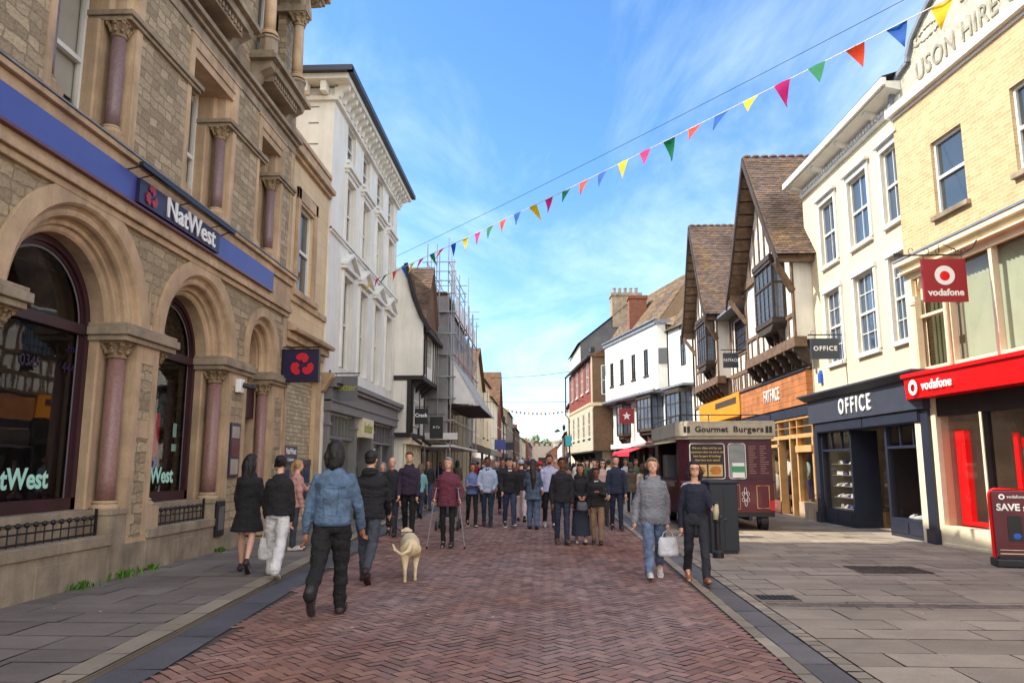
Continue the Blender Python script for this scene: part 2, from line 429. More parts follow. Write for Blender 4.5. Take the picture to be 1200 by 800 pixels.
# ---------------------------------------------------------------- light
SUN_EL = 44.0; SUN_AZ = 3.0      # degrees; the sun stands over the left-hand roofs, a touch ahead
sd = bpy.data.lights.new('sun', 'SUN'); sun = bpy.data.objects.new('sun', sd); C.objects.link(sun)
sd.energy = 3.3; sd.angle = rad(.53); sd.color = (1, .93, .82)
ldir = Vector((-math.cos(rad(SUN_EL))*math.cos(rad(SUN_AZ)), math.cos(rad(SUN_EL))*math.sin(rad(SUN_AZ)), math.sin(rad(SUN_EL))))
sun.rotation_euler = ldir.to_track_quat('Z', 'Y').to_euler(); sun.location = (0, 0, 40)
W = bpy.data.worlds.new('World'); SC.world = W; W.use_nodes = True
nt = W.node_tree; nt.nodes.clear()
out = nt.nodes.new('ShaderNodeOutputWorld'); bg = nt.nodes.new('ShaderNodeBackground')
sky = nt.nodes.new('ShaderNodeTexSky'); sky.sky_type = 'NISHITA'; sky.sun_disc = False
sky.sun_elevation = rad(SUN_EL); sky.sun_rotation = math.atan2(ldir.x, ldir.y)
sky.air_density = 1.0; sky.dust_density = .6; sky.ozone_density = 2.2
tc = nt.nodes.new('ShaderNodeTexCoord')
sep = nt.nodes.new('ShaderNodeSeparateXYZ'); nt.links.new(tc.outputs['Generated'], sep.inputs[0])
# a flat cloud layer high above: the view direction meets it at (x/z, y/z)
zz = math_(nt, 'MAXIMUM', math_(nt, 'ADD', sep.outputs[2], .07), .03)
cx = math_(nt, 'DIVIDE', sep.outputs[0], zz); cy = math_(nt, 'DIVIDE', sep.outputs[1], zz)
cb = nt.nodes.new('ShaderNodeCombineXYZ'); nt.links.new(cx, cb.inputs[0]); nt.links.new(cy, cb.inputs[1])
mp = nt.nodes.new('ShaderNodeMapping'); mp.inputs['Rotation'].default_value = (0, 0, rad(28)); mp.inputs['Scale'].default_value = (1.25, .55, 1)
mp.inputs['Location'].default_value = (1.4, .35, 0)
nt.links.new(cb.outputs[0], mp.inputs[0])
c1 = noise_(nt, mp.outputs[0], 1.15, 9, .62, .5)
c2 = noise_(nt, mp.outputs[0], .42, 3, .5, .2)
cl = ramp(nt, math_(nt, 'ADD', math_(nt, 'MULTIPLY', c1, .62), math_(nt, 'MULTIPLY', c2, .5)), .50, .77)
cl = math_(nt, 'POWER', cl, 1.25)
ccol = mixc(nt, math_(nt, 'MULTIPLY', cl, .72), sky.outputs[0], (6.4, 6.7, 7.0))
hs = nt.nodes.new('ShaderNodeHueSaturation'); hs.inputs['Saturation'].default_value = 1.16
# added bank of bright cloud, unseen behind the camera, to fill the shaded street
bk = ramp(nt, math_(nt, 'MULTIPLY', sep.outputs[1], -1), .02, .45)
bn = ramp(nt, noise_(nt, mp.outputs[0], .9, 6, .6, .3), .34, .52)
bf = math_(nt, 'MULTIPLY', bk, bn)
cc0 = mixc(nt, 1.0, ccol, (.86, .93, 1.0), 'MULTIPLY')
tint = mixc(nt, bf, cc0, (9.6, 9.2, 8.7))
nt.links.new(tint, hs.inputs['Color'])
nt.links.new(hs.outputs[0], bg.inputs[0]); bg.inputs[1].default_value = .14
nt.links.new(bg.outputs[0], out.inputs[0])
vs_ = SC.view_settings; vs_.view_transform = 'Standard'; vs_.look = 'None'; vs_.exposure = 1.1; vs_.gamma = 1
SC.cycles.max_bounces = 7; SC.cycles.diffuse_bounces = 4; SC.cycles.glossy_bounces = 3; SC.cycles.transparent_max_bounces = 10; SC.cycles.caustics_reflective = False
SC.cycles.use_denoising = True

# ---------------------------------------------------------------- ground
M('street_base', L((78, 68, 60)), .9, .2)
M('paver_brick', (1, 1, 1), .85, .14, vs=1.1, bump=.25, bs=90, col=True, fine=.2, spots=.45, spec=.3)
M('paver_stone', (1, 1, 1), .85, .2, vs=.9, bump=.35, bs=40, col=True, fine=.22, spots=.5, spec=.3)
BR('far_pavers', L((128, 88, 82)), L((96, 68, 66)), L((50, 40, 40)), .2, .1, .008, bump=.3, var=.4)

def edgeR(y): return 1.93+.014*(y-6) if y < 40 else 2.4-.012*(y-40)
def edgeL(y):
    if y < 6: return -3.0
    if y < 20: return -3.0-.062*(y-6)
    return -3.87+.006*(y-20)

g = MB(); g.add([(-600, -40, -.06), (600, -40, -.06), (600, 1500, -.06), (-600, 1500, -.06)], [(0, 1, 2, 3)])
tag(g.build('ground', MAT['street_base']), kind='structure')

# brick carriageway: 45 degree herringbone, brick by brick
road = MB(); a = .1; Lg = 2*a; gap = .005
cs45 = math.cos(PI/4)
cols = [L((148, 102, 84)), L((142, 97, 81)), L((136, 94, 80)), L((128, 90, 79)), L((150, 108, 88)), L((133, 98, 86)), L((142, 102, 87))]
def put(u, v, w, h):
    cxx, cyy = u+w/2, v+h/2
    X = (cxx-cyy)*cs45; Y = (cxx+cyy)*cs45+3.2
    if Y < 3.4 or Y > 47 or X < edgeL(Y)+.04 or X > edgeR(Y)-.04: return
    P = []; t = RND.uniform(-.0022, .0022); t2 = RND.uniform(-.0022, .0022)
    for i, (p, q) in enumerate(((u+gap, v+gap), (u+w-gap, v+gap), (u+w-gap, v+h-gap), (u+gap, v+h-gap))):
        P.append(((p-q)*cs45, (p+q)*cs45+3.2, .004+(t if i in (0, 3) else -t)+(t2 if i < 2 else -t2)))
    big = noise.noise(Vector((X*.35, Y*.22, 3)))+.5*noise.noise(Vector((X*1.3, Y*.8, 7)))
    c = cols[RND.randrange(7)]; k = RND.uniform(.88, 1.05)*(1+.3*big)*1.5
    grey = max(0, min(1, .55+.8*big+(0 if abs(X+.5) > 1.6 else .18))); gm = (c[0]+c[1]+c[2])/3
    road.add(P, [(0, 1, 2, 3)], tuple(k*(x*(1-grey*.5)+gm*grey*.5*f) for x, f in zip(c, (1.03, .97, 1.0))))
nU = int(50/cs45/a)
for r in range(-60, nU):          # rows in v
    v = r*a
    for q in range(-60, nU, 1):
        u = q*a; s_ = (q-r) % 4
        X = (u-v)*cs45; Y = (u+v)*cs45+3.2
        if Y < 3 or Y > 47.5 or X < -4.6 or X > 3: continue
        if s_ == 0: put(u, v, Lg, a)
        elif s_ == 3: put(u, v, a, Lg)
road.mi = 1
ys = [3.0]+list(range(6, 48, 2))+[47]
for y0, y1 in zip(ys[:-1], ys[1:]):
    road.add([(edgeL(y0), y0, -.004), (edgeR(y0), y0, -.004), (edgeR(y1), y1, -.004), (edgeL(y1), y1, -.004)], [(0, 1, 2, 3)])
road.mi = 2
road.add([(edgeL(47)-.4, 47, .002), (edgeR(47)+.2, 47, .002), (0.6, 400, .002), (-4, 400, .002)], [(0, 1, 2, 3)])
tag(road.build('road', [MAT['paver_brick'], MAT['street_base'], MAT['far_pavers']], recalc=False), kind='structure')

def stone(mb, q, z, tone, base):
    k = tone; j = .004
    mb.add([(x+RND.uniform(-j, j), y+RND.uniform(-j, j), z+RND.uniform(-.002, .003)) for x, y in q], [(0, 1, 2, 3)], tuple(v*k for v in base))
def strip(mb, edge, o0, o1, y0, y1, ln, gap, z, base, lo=.75, hi=1.1):
    y = y0
    while y < y1:
        l = ln*RND.uniform(.8, 1.25); a_, b_ = y+gap/2, y+l-gap/2
        stone(mb, [(edge(a_)+o0, a_), (edge(a_)+o1, a_), (edge(b_)+o1, b_), (edge(b_)+o0, b_)], z, RND.uniform(lo, hi), base); y += l
GREY = L((172, 158, 142)); COOL = L((122, 118, 118)); PALE = L((176, 162, 144)); LEFTC = L((138, 128, 120))
# right-hand kerb, channel and setts
kr = MB(); kr.col = (1, 1, 1)
strip(kr, edgeR, .0, .125, 3, 70, .42, .01, .01, PALE)
strip(kr, edgeR, .14, .40, 3, 70, .85, .014, .002, COOL, .8, 1.05)
strip(kr, edgeR, .415, .555, 3, 70, .19, .014, .008, PALE, .7, 1.1)
kr.mi = 1
for y0, y1 in zip(range(3, 70, 3), range(6, 73, 3)):
    kr.add([(edgeR(y0)-.01, y0, -.012), (edgeR(y0)+.57, y0, -.012), (edgeR(y1)+.57, y1, -.012), (edgeR(y1)-.01, y1, -.012)], [(0, 1, 2, 3)])
tag(kr.build('kerb', [MAT['paver_stone'], MAT['street_base']], recalc=False), kind='structure')
kl = MB()
strip(kl, edgeL, -.40, -.02, 3, 70, .95, .014, .002, L((108, 106, 112)), .75, 1.05)
strip(kl, edgeL, -.66, -.42, 3, 70, .75, .012, .055, PALE, .7, 1.0)
for y0, y1 in zip(range(3, 70, 3), range(6, 73, 3)):
    kl.add([(edgeL(y0)-.415, y0, -.01), (edgeL(y0)-.415, y0, .05), (edgeL(y1)-.415, y1, .05), (edgeL(y1)-.415, y1, -.01)], [(0, 1, 2, 3)], tuple(v*.6 for v in PALE))
kl.mi = 1
for y0, y1 in zip(range(3, 70, 3), range(6, 73, 3)):
    kl.add([(edgeL(y0)-.41, y0, -.012), (edgeL(y0)+.01, y0, -.012), (edgeL(y1)+.01, y1, -.012), (edgeL(y1)-.41, y1, -.012)], [(0, 1, 2, 3)])
    kl.add([(edgeL(y0)-.70, y0, .035), (edgeL(y0)-.41, y0, .035), (edgeL(y1)-.41, y1, .035), (edgeL(y1)-.70, y1, .035)], [(0, 1, 2, 3)])
tag(kl.build('kerb', [MAT['paver_stone'], MAT['street_base']], recalc=False), kind='structure')

# pavements: flagstones in courses
def flags(mb, xa, xb, y0, y1, z, base, hlo, hhi, llo, lhi, gap=.014, lo=.78, hi=1.12, slope=0.0):
    y = y0
    while y < y1:
        h = RND.uniform(hlo, hhi); x = xa(y); xe = xb(y); first = True
        while x < xe:
            l = RND.uniform(llo, lhi)*(RND.uniform(.3, 1) if first else 1); first = False; x2 = min(x+l, xe)
            if xe-x2 < .2: x2 = xe
            a_, b_ = y+gap/2, y+h-gap/2; dx = slope*h
            stone(mb, [(x+gap/2, a_), (x2-gap/2, a_), (x2-gap/2+dx, b_), (x+gap/2+dx, b_)], z, RND.uniform(lo, hi), base); x = x2
        y += h
pr = MB()
def jl(y): return 9.45+.52*math.sin((y-6)*.3)
def inner(x): return 9.35+.06*(x-2.6)   # row of setts that crosses the pavement
flags(pr, lambda y: edgeR(y)+.57, lambda y: 9.9, 3, 9.2, .006, L((176, 162, 144)), .42, .62, .7, 1.3)
x = edgeR(9.4)+.57
for row in (0, 1):
    x = edgeR(9.4)+.6
    while x < 9.9:
        w = RND.uniform(.12, .2); yb = 9.24+row*.13+.05*math.sin(x*.9)+.01*x
        stone(pr, [(x, yb), (x+w-.012, yb), (x+w-.012, yb+.115), (x, yb+.115)], .008, RND.uniform(.6, 1.0), L((138, 124, 114))); x += w
flags(pr, lambda y: edgeR(y)+.57, lambda y: 9.6, 9.62, 16.0, .006, L((168, 154, 138)), .38, .5, .45, .95)
flags(pr, lambda y: edgeR(y)+.57, lambda y: 9.6, 16.0, 60, .006, L((172, 158, 140)), .4, .55, .5, 1.0)
pr.mi = 1
pr.add([(2.4, 3, -.008), (10.5, 3, -.008), (10.5, 60, -.008), (2.6, 60, -.008)], [(0, 1, 2, 3)])
pr.mi = 0
pr.add([(2.4, 60, -.004), (10.5, 60, -.004), (6.5, 400, -.004), (0.6, 400, -.004)], [(0, 1, 2, 3)], GREY)
# patch of darker setts and a small inspection cover
for i in range(9):
    for j in range(6):
        stone(pr, [(4.75+i*.12, 12.1+j*.14), (4.86+i*.12, 12.1+j*.14), (4.86+i*.12, 12.23+j*.14), (4.75+i*.12, 12.23+j*.14)], .014, RND.uniform(.5, .8), L((104, 92, 84)))
tag(pr.build('pavement', [MAT['paver_stone'], MAT['street_base']], recalc=False), kind='structure')
pl = MB()
flags(pl, lambda y: -7.2, lambda y: edgeL(y)-.68, 3, 60, .052, LEFTC, .42, .6, .6, 1.15, lo=.8, hi=1.08)
pl.mi = 1
pl.add([(-7.5, 3, .036), (-3.7, 3, .036), (-4.3, 18, .036), (-4.5, 60, .036), (-7.5, 60, .036)], [(0, 1, 2, 3, 4)])
pl.mi = 0
pl.add([(-8, 60, .03), (-4.3, 60, .03), (-4, 400, .03), (-8, 400, .03)], [(0, 1, 2, 3)], LEFTC)
tag(pl.build('pavement', [MAT['paver_stone'], MAT['street_base']], recalc=False), kind='structure')
dc = MB()
for (x, y, w, h) in ((2.62, 9.75, .42, .28),):
    for i in range(7): dc.box(x+i*w/7, x+i*w/7+w/7-.02, y, y+h, .004, .016)
    dc.box(x-.03, x+w+.03, y-.03, y+h+.03, .0, .009)
tag(dc.build('drain_cover', MAT['black_iron']), 'small dark iron drain cover set in the stone channel by the right-hand kerb', 'drain cover')

# scraps and crumbs trodden into the paving
lt = MB(); rl = random.Random(3)
for i in range(150):
    y = 5+rl.random()**1.6*22; x = rl.uniform(-5.8, 7.8); q = rl.uniform(.006, .022); a_ = rl.uniform(0, 3.1); t = rl.choice((1, .9, .5, .25))
    zb = .06 if x < edgeL(y)-.42 else .015
    P = [(x+q*math.cos(a_+k*1.571)*rl.uniform(.6, 1.3), y+q*math.sin(a_+k*1.571)*rl.uniform(.6, 1.3), zb+rl.uniform(0, .004)) for k in range(4)]; lt.add(P, [(0, 1, 2, 3)], (t*.8, t*.76, t*.68))
M('litter', (.8, .8, .8), .9, .1, bump=0, col=True)
tag(lt.build('litter', MAT['litter'], recalc=False), 'tiny pale scraps and crumbs scattered over the paving', 'litter', kind='stuff')
# ================================================================ people, their bags and the dog
def skinmat(name, rgb): return M(name, L(rgb), .55, .08, vs=8, bump=.05, bs=60)
SK = {'light': skinmat('skin_light', (222, 172, 148)), 'mid': skinmat('skin_mid', (178, 122, 92)), 'brown': skinmat('skin_brown', (122, 78, 56))}
M('eye_white', L((226, 222, 216)), .3, 0, bump=0); M('eye_dark', L((40, 28, 22)), .3, 0, bump=0); M('lip', L((160, 84, 80)), .5, 0, bump=0)
CL = {}
def cloth(rgb, rough=.85, denim=False, var=.16):
    k = (rgb, rough, denim)
    if k not in CL:
        CL[k] = M('cloth_%d_%d_%d%s' % (*rgb, '_denim' if denim else ''), L(rgb), rough, .3 if denim else var, vs=7 if denim else 4, bump=.35, bs=30, fine=.25 if denim else .08)
    return CL[k]
def hairmat(rgb):
    k = ('hair', rgb)
    if k not in CL: CL[k] = M('hair_%d_%d_%d' % rgb, L(rgb), .5, .3, vs=12, bump=.5, bs=90)
    return CL[k]
TMP = bpy.data.scenes.new('workbench')
def remesh(mb, vox, smooth=2, wr=0.0, wf=9, seed=0, wz=1.0):
    """merge overlapping closed pieces into one continuous surface"""
    me = bpy.data.meshes.new('r'); me.from_pydata(mb.v, [], mb.f)
    bm = bmesh.new(); bm.from_mesh(me); bmesh.ops.recalc_face_normals(bm, faces=bm.faces); bm.to_mesh(me); bm.free()
    o = bpy.data.objects.new('r', me); TMP.collection.objects.link(o)
    m = o.modifiers.new('r', 'REMESH'); m.mode = 'VOXEL'; m.voxel_size = vox; m.use_smooth_shade = True
    if smooth: s = o.modifiers.new('s', 'SMOOTH'); s.factor = .5; s.iterations = smooth
    dg = TMP.view_layers[0].depsgraph; TMP.view_layers[0].update(); dg = TMP.view_layers[0].depsgraph
    out = bpy.data.meshes.new_from_object(o.evaluated_get(dg))
    bpy.data.objects.remove(o); bpy.data.meshes.remove(me)
    if wr:
        off = Vector((seed*3.1, seed*1.7, seed))
        ns = [v.normal.copy() for v in out.vertices]
        for v, n in zip(out.vertices, ns):
            p = v.co; q = Vector((p.x*wf, p.y*wf, p.z*wf*wz))+off
            d = noise.noise(q)*.7+(.35-abs(noise.noise(q*2.1+Vector((5, 5, 5)))))*.6
            v.co = p+n*d*wr
    return out
def obj_from(me, name, mats, parent):
    me.materials.clear()
    for m in (mats if isinstance(mats, (list, tuple)) else [mats]): me.materials.append(m)
    o = bpy.data.objects.new(name, me); C.objects.link(o); o.parent = parent
    me.polygons.foreach_set('use_smooth', [True]*len(me.polygons)); return o
def V3(*a): return Vector(a)
def seg(mb, pts, rs, n=12, ell=(1, 1)):
    """rounded tube along points"""
    pts = [Vector(p) for p in pts]; P = []; Rr = []
    t0 = (pts[1]-pts[0]).normalized(); t1 = (pts[-1]-pts[-2]).normalized()
    for a in (0.98, .7, .35): P.append(pts[0]-t0*rs[0]*a*.9); Rr.append(rs[0]*math.sqrt(max(.02, 1-a*a)))
    P += pts; Rr += list(rs)
    for a in (.35, .7, .98): P.append(pts[-1]+t1*rs[-1]*a*.9); Rr.append(rs[-1]*math.sqrt(max(.02, 1-a*a)))
    mb.tube([tuple(p) for p in P], Rr, n)
def torso_rings(mb, rings, n=18):
    """rings: (x,y,z,rx,ry)"""
    V = []; F = []
    for (x, y, z, rx, ry) in rings:
        for k in range(n):
            a = 2*PI*k/n; c, s_ = math.cos(a), math.sin(a)
            V.append((x+rx*math.copysign(abs(c)**.85, c), y+ry*math.copysign(abs(s_)**.9, s_), z))
    for i in range(len(rings)-1):
        for k in range(n): F.append((i*n+k, i*n+(k+1) % n, (i+1)*n+(k+1) % n, (i+1)*n+k))
    F += [tuple(range(n)), tuple(range((len(rings)-1)*n, len(rings)*n))]
    mb.add(V, F)

def person(x, y, heading, label, H=1.75, skin='light', sex='m', legs=((20, 8), (-18, 25)), arms=((-14, 12, 8), (16, 18, 8)), z0=.0,
           top=None, bottom=None, shoes=None, hair=None, vox=.014, lean=2, group=None, bulk=1.0, face=True, turn=0, glasses=None):
    """heading 0 walks towards the viewer (-y). legs: (thigh swing, knee bend) left, right; arms: (swing, elbow, out) left, right"""
    h = H; r = empty('person', (x, y, z0), rad(heading), label, 'person', group)
    seed = int(abs(x*13+y*7)) % 97
    hipw = .052*h*(1.0 if sex == 'm' else 1.05); shw = (.094 if sex == 'm' else .082)*h*(1+.3*(bulk-1)); hipz = .515*h; th, sh = .245*h, .235*h
    # legs by forward kinematics, then drop so that the lower sole touches the ground
    J = {}
    low = 9
    for i, sg in enumerate((1, -1)):
        a, kb = legs[i]; hip = V3(sg*hipw, 0, hipz); A = rad(a); B = rad(a-kb)
        kn = hip+V3(0, -math.sin(A), -math.cos(A))*th; an = kn+V3(0, -math.sin(B), -math.cos(B))*sh; an.x -= sg*.003*h
        fp = rad(a-kb)*.9 if a < 0 else rad((a-kb)*.5)     # pitch of the foot
        fp = min(.25, fp)
        toe = an+V3(0, -math.cos(fp)*.122*h, -.03*h+math.sin(fp)*.122*h); heel = an+V3(0, math.cos(fp)*.03*h, -.04*h-math.sin(fp)*.03*h)
        J[i] = (hip, kn, an, heel, toe, fp); low = min(low, toe.z-.012*h, heel.z-.008*h)
    dz = -low
    def D(p): return Vector((p.x, p.y, p.z+dz))
    L_ = {i: [D(p) for p in J[i][:5]] for i in J}
    hz = hipz+dz; ln = math.tan(rad(lean)); top_z = .82*h+dz
    def sp(z): return -(z-hz)*ln          # y of the spine at height z
    sh_z = .812*h+dz; headz = .928*h+dz; hy_ = sp(headz)-.012*h; tr = rad(turn)
    def hd(px, py, pz):                  # point in head space (front is -y)
        X = px*math.cos(tr)-py*math.sin(tr); Y = px*math.sin(tr)+py*math.cos(tr); return (X, hy_+Y, headz+pz)
    AR = {}
    for i, sg in enumerate((1, -1)):
        sw, el, out = arms[i][:3]; inn = arms[i][3] if len(arms[i]) > 3 else 4
        S = V3(sg*shw, sp(sh_z), sh_z-.038*h); a = rad(sw); o_ = rad(out)
        E = S+V3(sg*math.sin(o_), -math.sin(a)*math.cos(o_), -math.cos(a)*math.cos(o_))*.172*h
        b_ = rad(sw+el); q = rad(inn)
        Wd = V3(-sg*math.sin(q), -math.sin(b_)*math.cos(q), -math.cos(b_)*math.cos(q)); Wp = E+Wd*.148*h
        AR[i] = (S, E, Wp, Wd)
    f = 1.0 if sex == 'm' else .92
    lf = .8 if (bottom or {}).get('kind', 'trousers') == 'trousers' else 1.0
    # ---- body: one continuous skin
    m = MB(); f2 = .86*f
    torso_rings(m, [(0, sp(hz-.03*h), hz-.04*h, .075*h*f2, .055*h*f2), (0, sp(hz), hz, .098*h*f2, .064*h*f2), (0, sp(hz+.1*h), hz+.1*h, .078*h*f2, .055*h*f2), (0, sp(hz+.2*h), hz+.2*h, .092*h*f2, .062*h*f2), (0, sp(sh_z), sh_z-.02*h, .082*h*f2, .046*h*f2), (0, sp(sh_z), sh_z+.008*h, .042*h, .033*h)])
    for i in (0, 1):
        hip, kn, an, heel, toe = L_[i]
        seg(m, [hip, hip.lerp(kn, .5), kn, kn.lerp(an, .3), kn.lerp(an, .65), an], [.046*h*f*lf, .04*h*f*lf, .027*h*lf, .029*h*lf, .022*h*lf, .0145*h])
        seg(m, [heel+V3(0, 0, .01*h), an+V3(0, -.02*h, -.015*h), toe], [.018*h, .02*h, .013*h])
        S, E, Wp, Wd = AR[i]; sg_ = 1 if i == 0 else -1
        seg(m, [S+V3(-sg_*.012*h, 0, -.01*h), S.lerp(E, .5), E, E.lerp(Wp, .35), Wp], [.021*h*f, .022*h*f, .018*h, .0185*h*f, .0125*h*f])
        seg(m, [Wp+Wd*.012*h, Wp+Wd*.048*h], [.0155*h, .0175*h], 10)
    seg(m, [(0, sp(sh_z)+.004, sh_z-.01*h), (0, hy_+.006*h, headz-.04*h)], [.034*h, .0285*h])
    n0 = len(m.v); m.ball(hd(0, .006*h, .014*h), (.0455*h, .054*h, .054*h), 16, 12); m.ball(hd(0, -.012*h, -.026*h), (.036*h, .036*h, .038*h), 14, 9); m.ball(hd(0, -.028*h, -.05*h), (.017*h, .014*h, .012*h), 8, 6)
    m.ball(hd(0, -.0545*h, -.012*h), (.0075*h, .009*h, .009*h), 8, 6); m.tube([hd(0, -.045*h, .008*h), hd(0, -.056*h, -.012*h)], [.005*h, .007*h], 8)
    for sg in (1, -1): m.ball(hd(sg*.044*h, .006*h, -.004*h), (.006*h, .012*h, .0185*h), 8, 6)
    body = remesh(m, vox*.72 if vox < .013 else vox, 1)
    # fingers, eyes and mouth join the same mesh
    e = MB()
    for i, sg in enumerate((1, -1)):
        S, E, Wp, Wd = AR[i]; K = Wp+Wd*.05*h; side = Vector((0, -1, 0))-Wd*Wd.dot(Vector((0, -1, 0)))
        side = side.normalized() if side.length > .1 else Vector((0, 0, 1)); pal = Wd.cross(side).normalized()*(-sg)      # palm faces the thigh
        for j in range(4):
            ln_ = (.034, .04, .038, .03)[j]*h; o_ = side*((1.5-j)*.0098*h)
            p0 = K-Wd*.014*h+o_; p1 = K+Wd*ln_*.5+o_-pal*-.004*h; p2 = p1+Wd*ln_*.36+pal*.012*h; p3 = p2+Wd*ln_*.12+pal*.012*h
            e.tube([tuple(p0), tuple(p1), tuple(p2), tuple(p3)], [.0058*h, .0052*h, .0046*h, .003*h], 6)
        p0 = Wp+Wd*.02*h+side*.012*h; p1 = p0+Wd*.022*h+side*.014*h; p2 = p1+Wd*.02*h+side*.002*h+pal*.006*h
        e.tube([tuple(p0), tuple(p1), tuple(p2)], [.0065*h, .0062*h, .004*h], 6)
    if face:
        e.mi = 1
        for sg in (1, -1): e.ball(hd(sg*.0165*h, -.0425*h, .006*h), (.0078*h, .005*h, .0042*h), 8, 6)
        e.mi = 2
        for sg in (1, -1): e.ball(hd(sg*.0165*h, -.0465*h, .006*h), (.0036*h, .0022*h, .0036*h), 8, 6); e.beam(hd(sg*.008*h, -.0488*h, .0165*h), hd(sg*.026*h, -.0455*h, .0165*h), .003*h, .0036*h)
        e.mi = 3; e.ball(hd(0, -.0458*h, -.034*h), (.0125*h, .004*h, .0042*h), 10, 6)
    em = bpy.data.meshes.new('e'); em.from_pydata(e.v, [], e.f); em.polygons.foreach_set('material_index', e.m)
    bm = bmesh.new(); bm.from_mesh(body); bm.from_mesh(em); bm.to_mesh(body); bm.free(); bpy.data.meshes.remove(em)
    bo = obj_from(body, 'body', [SK[skin], MAT['eye_white'], MAT['eye_dark'], MAT['lip']], r)
    # ---- trousers / skirt
    B_ = bottom or dict(c=(40, 44, 60))
    bc = B_['c'] if not isinstance(B_['c'], tuple) else cloth(B_['c'], denim=B_.get('denim', False))
    wide = B_.get('wide', 1.0); flare = B_.get('flare', 1.0); kind = B_.get('kind', 'trousers')
    if kind == 'trousers':
        m = MB(); wz = hz+.055*h
        torso_rings(m, [(0, 0, hz-.05*h, .078*h*f, .064*h*f), (0, 0, hz-.01*h, .1*h*f, .07*h*f), (0, sp(wz), wz, .087*h*f, .062*h*f)])
        for i in (0, 1):
            hip, kn, an, heel, toe = L_[i]; cuff = an+V3(0, .006*h, -.026*h)
            if B_.get('len', 1) < .9: cuff = kn.lerp(an, B_['len'])
            seg(m, [hip+V3(0, 0, .0), hip.lerp(kn, .45), kn, kn.lerp(cuff, .5), cuff], [.053*h*f*(.6+.4*wide), .049*h*f*wide, .037*h*wide, .033*h*wide*(1+(flare-1)*.5), .029*h*wide*flare])
        obj_from(remesh(m, vox*.9, 2, .019*h/1.75*(1.35 if wide > 1.15 else 1), 7, seed, 1.5), 'trousers', bc, r)
    elif kind == 'skirt':
        m = MB(); z1 = hz+.06*h; z0_ = B_.get('hem', .1)*h+dz; my = (L_[0][2].y+L_[1][2].y)/2
        rr_ = B_.get('r', .13)*h
        torso_rings(m, [(0, my*.5, z0_, rr_, rr_*.95), (0, my*.3, z0_+.12*h, rr_*.93, rr_*.85), (0, my*.1, hz-.12*h, .105*h, .085*h), (0, 0, hz, .1*h, .074*h), (0, sp(z1), z1, .08*h, .058*h)])
        obj_from(remesh(m, vox*.9, 1, .014*h/1.75, 9, seed, .25), 'skirt', bc, r)
    # ---- top
    T = top or dict(c=(60, 60, 70)); tcn = T['c'] if not isinstance(T['c'], tuple) else cloth(T['c'], denim=T.get('denim', False))
    lo = T.get('lo', .47)*h+dz; ls = T.get('loose', 1.0)*bulk; puff = T.get('puff', 0); slv = T.get('sleeve', 1.0)
    m = MB(); fr = .95 if sex == 'f' else 1.0
    hemw = T.get('hemr', .104)*h*fr*ls
    R_ = [(0, sp(lo), lo, hemw, hemw*.74)]
    if lo < hz-.05*h: R_.append((0, sp(hz), hz-.02*h, .103*h*fr*ls, .076*h*ls))
    R_ += [(0, sp(hz+.07*h), hz+.07*h, .094*h*fr*ls, .069*h*ls), (0, sp(hz+.15*h), hz+.15*h, .097*h*fr*ls, .072*h*ls), (0, sp(hz+.23*h), hz+.235*h, .103*h*fr*ls, .074*h*ls),
           (0, sp(sh_z), sh_z-.05*h, shw+.014*h, .068*h*ls), (0, sp(sh_z), sh_z-.026*h, shw+.003*h, .060*h*ls), (0, sp(sh_z), sh_z-.006*h, shw*.78, .052*h*ls)]
    neck = T.get('neck', 'crew')
    if neck != 'off': R_ += [(0, sp(sh_z)+.003*h, sh_z+.012*h, .060*h, .046*h), (0, sp(sh_z)+.002*h, sh_z+.03*h, .036*h, .034*h)]
    torso_rings(m, R_)
    for i in (0, 1):
        S, E, Wp, Wd = AR[i]; a0 = .031*h*fr*min(ls, 1.12)
        if slv >= .9: seg(m, [S+V3(0, 0, -.002*h), S.lerp(E, .5), E, E.lerp(Wp, .5), Wp.copy()+(Wd*.012*h if slv > 1 else Vector())], [a0, .031*h*ls, .0275*h*ls, .025*h*ls, .021*h*ls])
        elif slv > .5: q = E.lerp(Wp, .45); seg(m, [S, S.lerp(E, .5), E, q], [a0, .031*h*ls, .0275*h*ls, .025*h*ls])
        else: q = S.lerp(E, .75); seg(m, [S, q], [a0, .032*h*ls])
    if T.get('hood'): m.ball((0, sp(sh_z)+.05*h, sh_z+.015*h), (.06*h, .035*h, .038*h), 14, 9); m.tube([(.05*h, sp(sh_z)+.02*h, sh_z+.02*h), (.04*h, sp(sh_z)-.03*h, sh_z+.012*h), (0, sp(sh_z)-.05*h, sh_z-.008*h), (-.04*h, sp(sh_z)-.03*h, sh_z+.012*h), (-.05*h, sp(sh_z)+.02*h, sh_z+.02*h)], .016*h, 8)
    if T.get('collar'): m.tube([(.04*h*math.cos(a), sp(sh_z)+.038*h*math.sin(a), sh_z+.03*h) for a in [2*PI*k/14 for k in range(15)]], .011*h, 7)
    tm = remesh(m, vox*.85, 2, (.018+.004*puff)*h/1.75*(1.25 if ls > 1.1 else 1), 7 if not puff else 5, seed+3, 1.4 if not puff else 3.2)
    to = obj_from(tm, T.get('name', 'jacket'), tcn, r)
